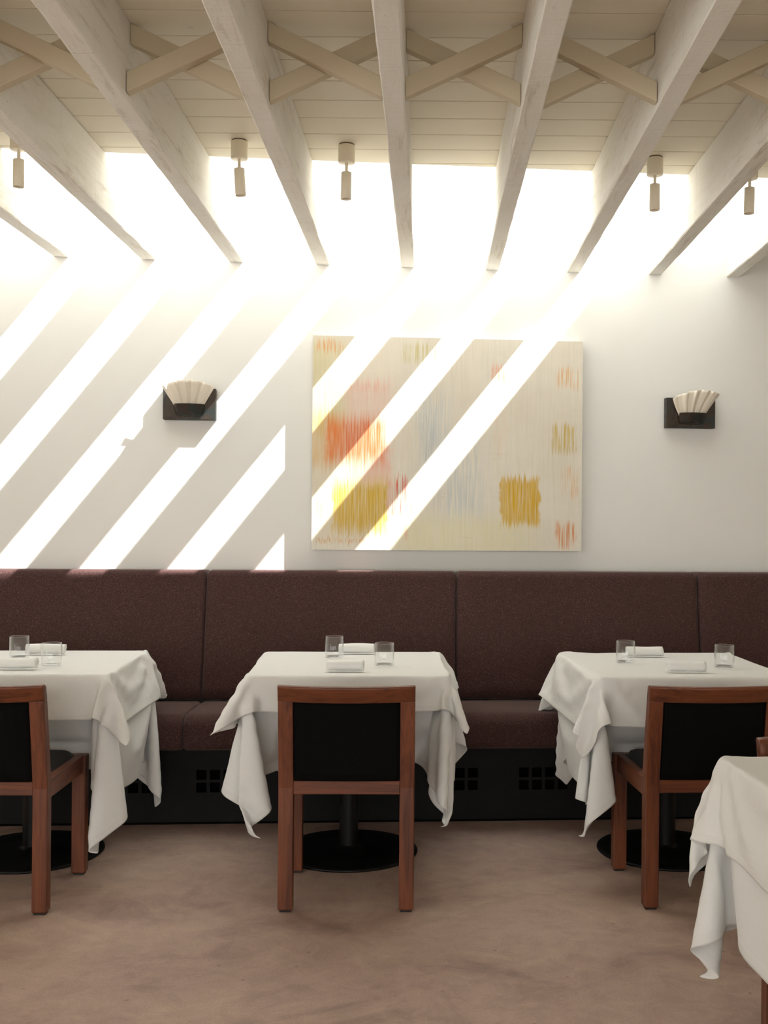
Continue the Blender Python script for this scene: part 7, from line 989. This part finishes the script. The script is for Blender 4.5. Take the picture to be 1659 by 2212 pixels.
-782,-270,1238,-774,-198,1237,-769,-126,1236,-767,-54,1235,-767,18,1235,-768,90,1235,-771,162,1236,-777,233,1237,-780,305,1238,-769,376,1239,-759,448,1241,-769,519,1242,-789,585,1247,-777,643,1252,-839,657,1261,-823,718,1240,-771,737,1200,-834,744,1167,-870,771,1124,-854,801,1066,
-835,829,1009,-793,816,954,-799,-856,1098,-831,-862,1160,-845,-814,1212,-850,-763,1262,-854,-712,1312,-812,-743,1336,-780,-690,1327,-786,-622,1324,-774,-552,1319,-790,-484,1315,-786,-412,1313,-772,-342,1310,-763,-270,1308,-759,-199,1307,-757,-126,1307,-756,-54,1307,-756,18,1307,-757,90,1306,
-758,162,1307,-761,234,1307,-768,306,1308,-778,377,1310,-765,448,1312,-759,519,1314,-792,582,1318,-760,642,1321,-821,676,1327,-779,720,1290,-792,773,1256,-851,781,1225,-832,811,1165,-810,819,1103,-790,786,1044,-768,767,1001,-801,-787,1120,-809,-810,1187,-798,-836,1252,-822,-807,1311,
-830,-758,1362,-801,-710,1398,-785,-690,1398,-766,-622,1393,-784,-555,1388,-776,-484,1385,-759,-415,1380,-754,-343,1379,-754,-271,1379,-755,-198,1379,-756,-126,1379,-756,-54,1378,-755,18,1378,-755,90,1378,-754,162,1378,-753,234,1378,-753,306,1379,-758,378,1379,-774,448,1383,-758,518,1386,
-781,582,1390,-766,644,1393,-792,705,1387,-764,754,1351,-817,776,1322,-801,814,1263,-780,813,1201,-778,771,1142,-743,750,1084,-729,754,1021,-771,-835,1138,-759,-809,1204,-761,-786,1272,-774,-794,1342,-781,-776,1395,-775,-744,1444,-760,-693,1462,-776,-627,1462,-759,-558,1452,-754,-486,1452,
-758,-415,1451,-760,-343,1451,-761,-270,1451,-762,-198,1450,-762,-126,1450,-762,-54,1450,-761,18,1450,-760,90,1450,-759,162,1450,-757,234,1450,-755,306,1450,-754,378,1451,-753,450,1452,-768,520,1457,-755,590,1456,-768,661,1453,-775,730,1444,-774,764,1414,-761,805,1357,-764,797,1299,
-746,773,1237,-732,791,1169,-754,799,1104,-761,811,1033,-716,-866,1145,-714,-854,1216,-715,-838,1287,-716,-820,1356,-724,-783,1412,-730,-767,1484,-734,-703,1518,-735,-631,1521,-733,-558,1518,-732,-486,1516,-732,-414,1515,-731,-342,1514,-731,-270,1514,-731,-198,1513,-731,-126,1513,-731,-54,1514,
-731,18,1514,-731,90,1515,-732,162,1515,-732,234,1516,-732,306,1517,-733,378,1518,-734,450,1520,-734,522,1520,-736,594,1521,-736,668,1522,-736,744,1508,-714,781,1445,-710,779,1381,-716,815,1321,-717,836,1253,-720,850,1182,-722,858,1111,-725,865,1039,-651,-834,1139,-651,-821,1210,
-649,-810,1281,-652,-791,1349,-653,-770,1417,-658,-765,1488,-661,-703,1521,-663,740,1522,-656,780,1456,-652,785,1388,-655,794,1317,-655,808,1246,-654,823,1176,-655,837,1105,-655,851,1035,-585,-806,1133,-585,-792,1204,-585,-780,1275,-583,-773,1346,-582,-772,1418,-587,-750,1482,-589,-703,1520,
-590,734,1511,-591,773,1452,-589,766,1381,-584,787,1313,-587,789,1241,-589,794,1170,-590,807,1099,-590,821,1028,-515,-791,1130,-514,-783,1202,-513,-781,1274,-512,-782,1346,-513,-769,1415,-516,-759,1483,-516,-702,1525,-519,737,1515,-518,768,1451,-518,761,1380,-517,773,1309,-518,770,1238,
-519,778,1166,-520,791,1095,-521,803,1024,-443,-785,1128,-442,-783,1200,-441,-786,1272,-442,-772,1342,-444,-756,1411,-444,-759,1483,-444,-702,1525,-447,737,1516,-447,759,1449,-447,770,1378,-447,760,1306,-446,775,1236,-447,774,1164,-448,782,1093,-449,794,1022,-371,-784,1127,-370,-787,1199,
-370,-778,1270,-372,-757,1339,-372,-759,1410,-372,-759,1482,-372,-702,1525,-375,737,1515,-375,757,1448,-375,766,1377,-375,766,1305,-376,760,1233,-375,774,1163,-377,777,1091,-377,789,1020,-299,-784,1126,-298,-784,1198,-299,-764,1267,-300,-755,1338,-300,-760,1410,-300,-759,1482,-300,-701,1525,
-303,737,1515,-303,758,1447,-303,761,1376,-303,768,1304,-304,761,1232,-304,763,1161,-305,773,1089,-306,785,1018,-227,-783,1125,-227,-774,1196,-227,-760,1266,-228,-756,1338,-228,-761,1410,-228,-758,1482,-228,-701,1524,-230,737,1514,-231,758,1447,-231,758,1375,-231,765,1303,-232,764,1231,
-232,761,1160,-233,769,1088,-233,782,1017,-155,-781,1124,-155,-769,1195,-155,-758,1266,-156,-757,1338,-156,-763,1410,-156,-757,1481,-156,-701,1524,-158,737,1514,-159,758,1447,-159,757,1375,-160,761,1303,-160,764,1231,-160,761,1159,-161,768,1087,-161,780,1016,-83,-779,1124,-83,-767,1195,
-83,-758,1267,-83,-758,1339,-84,-765,1410,-84,-757,1481,-84,-701,1524,-86,737,1513,-87,758,1446,-87,757,1374,-88,759,1302,-88,762,1230,-88,761,1158,-89,768,1087,-89,779,1016,-11,-779,1124,-11,-767,1195,-11,-758,1267,-11,-758,1339,-12,-766,1410,-12,-757,1481,-12,-701,1524,
-14,736,1513,-15,758,1446,-15,757,1374,-15,757,1302,-16,760,1230,-16,761,1158,-17,768,1086,-17,779,1015,61,-780,1125,61,-767,1196,61,-758,1267,61,-758,1339,60,-766,1411,60,-757,1481,60,-701,1524,58,736,1513,57,757,1445,57,756,1373,57,756,1301,56,758,1229,
56,762,1158,55,769,1086,55,779,1015,133,-782,1125,133,-769,1196,133,-759,1267,133,-758,1339,133,-766,1411,132,-756,1481,132,-701,1524,130,736,1513,129,756,1445,129,755,1373,129,756,1301,128,758,1229,128,763,1157,127,770,1086,127,781,1015,205,-786,1126,205,-771,1197,
205,-759,1268,205,-757,1340,205,-765,1411,204,-756,1482,204,-701,1525,202,736,1512,202,755,1445,201,754,1373,201,755,1301,200,759,1229,200,766,1157,199,773,1086,199,784,1015,277,-791,1128,277,-775,1198,277,-762,1269,277,-756,1340,277,-764,1412,276,-756,1483,276,-701,1525,
274,736,1512,274,753,1445,273,754,1373,273,756,1301,272,764,1229,272,768,1157,271,777,1086,271,788,1015,349,-798,1130,348,-786,1200,349,-767,1270,349,-755,1341,349,-761,1412,348,-756,1483,348,-701,1525,346,736,1512,346,753,1444,345,754,1372,344,762,1301,344,768,1229,
344,771,1157,343,784,1087,343,792,1015,421,-802,1132,419,-800,1204,420,-780,1273,421,-759,1342,421,-757,1413,420,-757,1485,420,-701,1525,418,736,1513,418,751,1444,417,760,1373,416,765,1301,416,767,1229,415,782,1159,415,790,1087,415,790,1015,493,-806,1134,491,-803,1206,
489,-799,1278,491,-775,1346,493,-755,1414,492,-758,1486,492,-701,1524,490,737,1514,489,755,1444,488,758,1373,488,767,1302,487,781,1231,487,784,1159,486,782,1087,485,777,1016,564,-809,1136,563,-806,1208,561,-802,1280,559,-798,1352,563,-769,1418,564,-760,1488,564,-702,1524,
562,740,1515,561,754,1445,559,771,1375,559,777,1303,558,772,1232,555,764,1160,553,755,1089,551,748,1017,634,-790,1137,630,-781,1208,627,-774,1280,628,-783,1350,634,-785,1421,636,-756,1487,636,-702,1524,634,738,1513,631,768,1447,629,762,1375,625,751,1304,624,744,1233,
623,742,1161,621,744,1089,618,747,1017,704,-777,1139,701,-768,1210,697,-758,1281,700,-781,1349,696,-786,1419,707,-757,1483,711,-703,1528,709,-629,1527,708,-557,1525,707,-485,1525,707,-413,1524,706,-341,1523,706,-269,1522,706,-197,1522,706,-125,1523,706,-53,1523,706,19,1524,
706,91,1524,706,163,1525,706,235,1525,706,307,1525,705,379,1525,705,451,1525,705,523,1524,706,595,1523,708,667,1524,708,740,1511,699,759,1444,690,778,1375,685,782,1303,680,787,1232,678,788,1160,672,794,1089,666,801,1017,717,-805,1143,714,-797,1214,721,-795,1286,
747,-784,1350,749,-759,1399,777,-744,1460,773,-698,1489,769,-625,1491,749,-557,1479,758,-485,1479,759,-413,1479,759,-341,1478,758,-269,1477,758,-197,1476,757,-125,1475,756,-53,1475,755,19,1474,754,91,1474,753,163,1474,754,235,1474,755,307,1475,757,378,1476,757,450,1477,
757,522,1477,753,594,1476,768,662,1483,770,734,1478,768,780,1439,758,800,1371,749,814,1301,741,824,1230,733,835,1160,728,839,1088,723,843,1016,712,-863,1141,743,-848,1205,773,-827,1267,795,-793,1325,799,-742,1376,743,-729,1399,798,-690,1422,776,-626,1418,783,-554,1416,
772,-484,1412,758,-414,1407,758,-342,1406,761,-270,1405,763,-198,1405,764,-126,1404,765,-54,1404,765,19,1404,765,91,1403,763,163,1403,761,235,1403,758,307,1404,757,379,1404,758,451,1404,774,520,1409,760,587,1414,780,656,1416,794,727,1420,791,785,1402,824,803,1360,
815,837,1296,804,858,1228,797,866,1157,792,870,1085,787,874,1014,775,-857,1109,805,-835,1170,829,-801,1229,822,-750,1277,773,-777,1319,775,-739,1339,814,-686,1352,775,-627,1346,779,-555,1344,788,-484,1342,784,-412,1340,770,-342,1336,762,-270,1334,759,-198,1333,758,-126,1333,
758,-54,1332,758,18,1332,758,90,1332,758,162,1332,758,234,1332,760,306,1332,767,378,1333,781,449,1336,772,519,1339,762,589,1342,779,659,1345,813,722,1350,773,776,1333,831,767,1313,865,798,1267,869,842,1210,864,881,1150,854,906,1083,849,911,1012,837,-843,1074,
860,-809,1133,845,-757,1178,801,-792,1223,746,-785,1255,803,-750,1273,829,-683,1282,783,-628,1274,775,-556,1272,781,-485,1271,788,-413,1269,790,-341,1267,784,-269,1265,775,-198,1263,770,-126,1262,767,-54,1261,765,18,1260,765,90,1260,767,162,1260,770,234,1261,778,306,1262,
785,377,1264,777,449,1265,762,519,1268,769,590,1270,800,654,1276,825,718,1280,787,759,1266,819,790,1246,864,746,1219,891,788,1168,901,834,1114,909,879,1059,910,923,1002,890,-815,1036,863,-767,1079,819,-796,1123,771,-826,1167,765,-779,1186,818,-746,1203,843,-680,1211,
794,-628,1203,780,-558,1200,776,-486,1199,779,-414,1197,784,-342,1195,788,-270,1194,788,-198,1192,785,-126,1191,782,-54,1191,780,18,1190,780,90,1190,782,162,1190,785,234,1190,784,306,1191,776,377,1192,765,448,1194,767,520,1196,781,591,1199,821,649,1207,831,714,1208,
764,738,1204,797,795,1180,837,752,1155,889,734,1121,911,778,1069,921,824,1014,931,870,960,877,-782,979,823,-785,1022,786,-827,1067,736,-831,1105,786,-794,1120,827,-742,1132,857,-677,1141,806,-628,1132,789,-559,1129,780,-487,1127,777,-415,1125,778,-343,1124,779,-271,1122,
781,-199,1121,782,-127,1120,782,-55,1119,782,17,1118,781,90,1118,779,162,1118,777,234,1119,773,306,1120,770,378,1121,769,450,1122,774,522,1125,796,590,1129,838,647,1137,834,710,1139,770,722,1134,782,771,1114,831,777,1088,857,715,1062,910,723,1022,926,768,969,
936,814,914],
}
def upsample(A, k):
    # finer grid of points along the first axis, smooth through the old ones
    n = len(A); E = np.concatenate([2*A[:1]-A[1:2], A, 2*A[-1:]-A[-2:-1]])
    out = []
    for i in range(n-1):
        p0, p1, p2, p3 = E[i], E[i+1], E[i+2], E[i+3]
        for q in range(k):
            t = q/k; out.append(.5*(2*p1+(p2-p0)*t+(2*p0-5*p1+4*p2-p3)*t*t+(3*p1-p0-3*p2+p3)*t**3))
    out.append(A[-1]); return np.array(out)
def cloth(key, which, name, label, mat, group):
    l, r, f, b = EXTENT[key+'_'+which]; nums = CLOTH[key+'_'+which]
    NX, NY = 21+l+r, 21+f+b; thick = .004 if which == 'under' else .009
    A = np.zeros((NX, NY, 3)); k = 0
    for i in range(NX):
        for j in range(NY):
            if l < i < l+20 and f < j < f+20: A[i, j] = ((i-l-10)*.036, (j-f-10)*.036, .745+thick)
            else: A[i, j] = (nums[k]/2000., nums[k+1]/2000., nums[k+2]/2000.); k += 3
    K = 3
    A = upsample(A, K); A = upsample(A.transpose(1, 0, 2), K).transpose(1, 0, 2)
    NX, NY = A.shape[:2]
    # keep the linen outside the rounded edge of the table top
    q = A.reshape(-1, 3); c0 = np.array([0, 0, .715]); rr = .008; hs = np.array([.36, .36, .030])-rr
    d = q-c0; sg = np.sign(d); e = np.abs(d)-hs; m = np.maximum(e, 0); ml = np.sqrt((m*m).sum(1)); ins = ml < 1e-9
    dist = np.where(ins, e.max(1), ml)-rr; hit = dist < thick
    g1 = np.zeros_like(q); ax = e.argmax(1); g1[np.arange(len(q)), ax] = sg[np.arange(len(q)), ax]
    gr = np.where(ins[:, None], g1, sg*m/(ml[:, None]+1e-9)); q[hit] += gr[hit]*(thick-dist[hit])[:, None]
    flat = (np.abs(q[:, 0]) < .372) & (np.abs(q[:, 1]) < .372); q[flat, 2] = np.minimum(q[flat, 2], .745+thick)
    me = bpy.data.meshes.new(name)
    F = [(i*NY+j, (i+1)*NY+j, (i+1)*NY+j+1, i*NY+j+1) for i in range(NX-1) for j in range(NY-1)]
    me.from_pydata(q.tolist(), [], F); me.materials.append(mat)
    uvl = me.uv_layers.new(name='UVMap'); g = np.zeros((len(me.loops), 2), 'f'); vi = np.zeros(len(me.loops), 'i'); me.loops.foreach_get('vertex_index', vi)
    g[:, 0] = (vi//NY)/(NX-1); g[:, 1] = (vi % NY)/(NY-1); uvl.data.foreach_set('uv', g.ravel())
    me.polygons.foreach_set('use_smooth', [True]*len(me.polygons)); me.update()
    o = bpy.data.objects.new(name, me); C.objects.link(o)
    (c, rz, wd) = TAB[key]; o.location = (c[0], c[1], 0); o.rotation_euler = (0, 0, rz)
    ss = o.modifiers.new('smooth', 'SUBSURF'); ss.levels = 1; ss.render_levels = 1
    sd = o.modifiers.new('thickness', 'SOLIDIFY'); sd.thickness = .0012; sd.offset = 0
    tag(o, label, 'tablecloth', group)
UL = {'left': 'long white under-cloth with low hanging corners on the left table', 'center': 'long white under-cloth with two hanging corners on the centre table',
      'right': 'long white under-cloth on the right table below its shorter top cloth', 'front': 'long white under-cloth hanging lowest at the bottom right corner of the photo'}
TL = {'left': 'short white top cloth covering the left table', 'center': 'short white top cloth with outflung corners covering the centre table',
      'right': 'short white top cloth covering the right table', 'front': 'short white top cloth covering the nearest table at lower right'}
for key in TAB:
    cloth(key, 'under', 'tablecloth', UL[key], M['cloth2'], 'white under-cloths')
    cloth(key, 'top', 'tablecloth', TL[key], M['cloth'], 'white top cloths')

# ------------------------------------------------------------------ chairs
def make_chair():
    r = empty('dining_chair', (0, 0, 0)); hw = .2285; lw = .050; ld = .045; zs_ = .42
    def rake(z): return 0 if z < zs_ else -.052*((z-zs_)/(.77-zs_))**1.15
    for s in (-1, 1):
        rings = []
        for z in (.006, .012, .2, .36, .42, .47, .53, .59, .65, .7175):
            y = rake(z); d = ld-.008*max(0, (z-.45)/.32); x0, x1 = (-hw, -hw+lw) if s < 0 else (hw-lw, hw)
            e = .003 if z < .01 else 0
            rings.append([(x0+e, y+e, z), (x1-e, y+e, z), (x1-e, y+d-e, z), (x0+e, y+d-e, z)])
        l = MB().loft(rings).build('leg', M['wood_v'], r, .0035, 2)
        MB().box(*( (-hw+.006, -hw+lw-.006) if s < 0 else (hw-lw+.006, hw-.006)), .006, ld-.006, 0, .006).build('foot_pad', M['glide'], l)
        x0, x1 = (-hw-.004, -hw+lw-.004) if s < 0 else (hw-lw+.004, hw+.004)
        l = MB().loft([[(x0+e, .413+e, z), (x1-e, .413+e, z), (x1-e, .460-e, z), (x0+e, .460-e, z)] for z, e in ((.006, .003), (.012, 0), (.443, 0))]).build('leg', M['wood_v'], r, .0035, 2)
        MB().box(x0+.006, x1-.006, .419, .454, 0, .006).build('foot_pad', M['glide'], l)
        xa, xb = (-hw+.006, -hw+.036) if s < 0 else (hw-.036, hw-.006)
        MB().box(xa, xb, ld-.001, .4135, .378, .443).build('seat_rail', M['wood_d'], r, .002, 1)
    MB().box(-hw+lw-.006, hw-lw+.006, .425, .455, .385, .443).build('seat_rail', M['wood_h'], r, .002, 1)
    MB().box(-hw+lw-.001, hw-lw+.001, .004, .034, .397, .443).build('seat_rail', M['wood_h'], r, .002, 1)
    # bowed top rail and bowed upholstered back
    n = 24; rings = []
    for k in range(n+1):
        t = k/n*2-1; x = hw*t; b = -.040*(1-t*t)
        yb = rake(.7175)+b; yt = rake(.772)+b
        rings.append([(x, yb-.001, .7175), (x, yb+.037, .7175), (x, yt+.034, .764), (x, yt+.022, .771), (x, yt+.004, .772), (x, yt-.003, .768), (x, yt-.002, .761), (x, yt+.0015, .757)])
    MB().loft(rings, 0, True).build('top_rail', M['wood_h'], r, .0012, 1)
    rings = []
    for i in range(10):
        z = .4435+(.7168-.4435)*i/9; ring = []
        for k in range(n+1):
            t = k/n*2-1; x = (hw-lw+.0005)*t; b = -.030*(1-t*t)*(.25+.75*i/9); e = .004 if abs(t) > .97 else 0
            ring.append((x, rake(z)+.004+b+e, z))
        for k in range(n, -1, -1):
            t = k/n*2-1; x = (hw-lw+.0005)*t; b = -.030*(1-t*t)*(.25+.75*i/9); ring.append((x, rake(z)+.032+b, z))
        rings.append(ring)
    MB().loft(rings, 0, True).build('back_panel', M['black'], r)
    # seat pad, crowned
    nx, ny = 20, 20; rows = []
    for j in range(ny+1):
        v = j/ny; row = []
        for i in range(nx+1):
            u = i/nx*2-1; w = v*2-1
            # rounded plan
            k = .020; x = .190*u; y = .040+.395*v
            ex = max(0, abs(u)-.80)/.20; ey = max(0, abs(w)-.80)/.20
            dd = min(1, math.hypot(ex, ey)); z = .436+.030*math.sqrt(max(0, 1-dd**2.2))+.010*(1-u*u)*(1-w*w)
            row.append((x, y, z))
        rows.append(row)
    mb = MB().loft(rows, 0, True, False, False)
    mb.box(-.19, .19, .04, .435, .405, .4358).build('seat_pad', M['leather'], r)
    return r
ch = make_chair()
cs = [('left', (-1.487, 3.603, .02), 'cherry wood chair with black back at the left edge of the photo'),
      ('center', (-.270, 3.657, .028), 'cherry wood chair with black back seen squarely at the centre table'),
      ('right', (.972, 3.722, .075), 'cherry wood chair with black back at the right wall table'),
      ('front', (1.070, 2.735, PI+.03), 'cherry wood chair mostly hidden beyond the nearest table at the right edge')]
for k, (key, (x, y, rz), lab) in enumerate(cs):
    o = ch if k == 0 else copy_tree(ch)
    o.location = (x, y, 0); o.rotation_euler = (0, 0, rz); tag(o, lab, 'chair', 'cherry wood dining chairs')

# ------------------------------------------------------------------ tumblers and rolled napkins
ZT = .7575
def tumbler():
    R, Hh = .0385, .086; w = .0017
    pr = [(0, .0015), (R-.010, .0008), (R-.003, 0), (R-.0008, .002), (R, .006), (R, Hh-.001), (R-w*.5, Hh), (R-w, Hh-.001), (R-w, .009), (R-.005, .0065), (.012, .0080), (0, .0085)]
    return MB().lathe(pr, 48).mesh('tumbler', M['glass'])
gm = tumbler()
gl = [(-1.642, 4.372, 'clear glass tumbler nearer the wall on the left table'), (-1.433, 4.142, 'clear glass tumbler nearer the viewer on the left table'),
      (-.385, 4.472, 'clear glass tumbler on the left side of the centre table'), (-.170, 4.236, 'clear glass tumbler on the right side of the centre table'),
      (.796, 4.383, 'clear glass tumbler on the left side of the right table'), (1.161, 4.264, 'clear glass tumbler standing alone on the right side of the right table')]
for x, y, lab in gl:
    o = bpy.data.objects.new('tumbler', gm); C.objects.link(o); o.location = (x, y, ZT+.0015); tag(o, lab, 'glass', 'clear tumblers')
def napkin(x, y, rz, L, seed, lab):
    rn = random.Random(seed); turns = 3.3; n = 96; th = .0030; st = 12; rings = []
    ph = rn.uniform(0, 6); a = [rn.uniform(-.0012, .0012) for _ in range(6)]
    a0 = -PI*.42+rn.uniform(-.3, .3)
    for i in range(st+1):
        t = i/st*2-1; ring_o = []; ring_i = []
        bul = .0008*math.sin(t*2.4+ph)
        for k in range(n+1):
            u = k/n; ang = a0+2*PI*turns*(u-1); r = .0052+.0168*u+bul
            r += a[0]*math.sin(ang*2+t*2+ph)+a[1]*math.sin(ang*3-t*3)*u
            xx = t*L/2+.004*(1-u)*(1 if abs(t) == 1 else 0)*(-t)*.4+ .0022*math.sin(ang+ph)*(abs(t) > .99)
            ring_o.append((xx, r*math.cos(ang), .0223+r*math.sin(ang)*.97)); r2 = max(.001, r-th)
            ring_i.append((xx, r2*math.cos(ang), .0223+r2*math.sin(ang)*.97))
        rings.append(ring_o+list(reversed(ring_i)))
    mb = MB().loft(rings, 0, True, False)
    m2 = len(rings[0])
    for base in (0, st*m2):       # close the two ends strip by strip
        mb.f += [(base+k, base+k+1, base+m2-2-k, base+m2-1-k) for k in range(n)]; mb.m += [0]*n; mb.sm += [False]*n
    zmin = min(v[2] for v in mb.v); mb.v = [(v[0], v[1], max(v[2]-zmin, 0)) for v in mb.v]
    o = mb.build('rolled_napkin', M['napkin'], None, 0, 1, (x, y, ZT+.0015), rz); tag(o, lab, 'napkin', 'rolled white napkins')
napkin(-1.530, 4.050, .05, .150, 1, 'rolled white napkin on the near side of the left table, cut by the photo edge')
napkin(-1.580, 4.500, .03, .160, 2, 'rolled white napkin partly behind the two glasses on the left table')
napkin(-.308, 4.066, .03, .138, 3, 'rolled white napkin on the near side of the centre table')
napkin(-.302, 4.612, .07, .150, 4, 'rolled white napkin on the wall side of the centre table')
napkin(.914, 4.592, .05, .152, 5, 'rolled white napkin behind the left glass on the right table')
napkin(.976, 4.118, .02, .146, 6, 'rolled white napkin on the near side of the right table')

# ------------------------------------------------------------------ scraps on the floor
def scrap(x, y, s, rz, lab):
    mb = MB().add([(-s, 0, .001), (s*.2, -s*.3, .0035), (s, .1*s, .001), (s*.1, s*.4, .002), (-s, 0, .0016), (s*.2, -s*.3, .0041), (s, .1*s, .0016), (s*.1, s*.4, .0026)],
                  [(0, 3, 2, 1), (4, 5, 6, 7), (0, 1, 5, 4), (1, 2, 6, 5), (2, 3, 7, 6), (3, 0, 4, 7)])
    tag(mb.build('paper_scrap', M['scrap'], None, 0, 1, (x, y, 0), rz), lab, 'scrap', 'tiny scraps on the floor')
scrap(-1.166, 3.886, .009, .5, 'tiny pale scrap on the floor right of the left chair')
scrap(-1.224, 4.425, .007, 1.2, 'tiny pale scrap on the floor beside the left table base')
scrap(.147, 3.943, .008, -.4, 'tiny pale scrap on the floor between the centre and right chairs')
scrap(.112, 4.456, .005, .9, 'tiny white speck on the floor right of the centre table base')
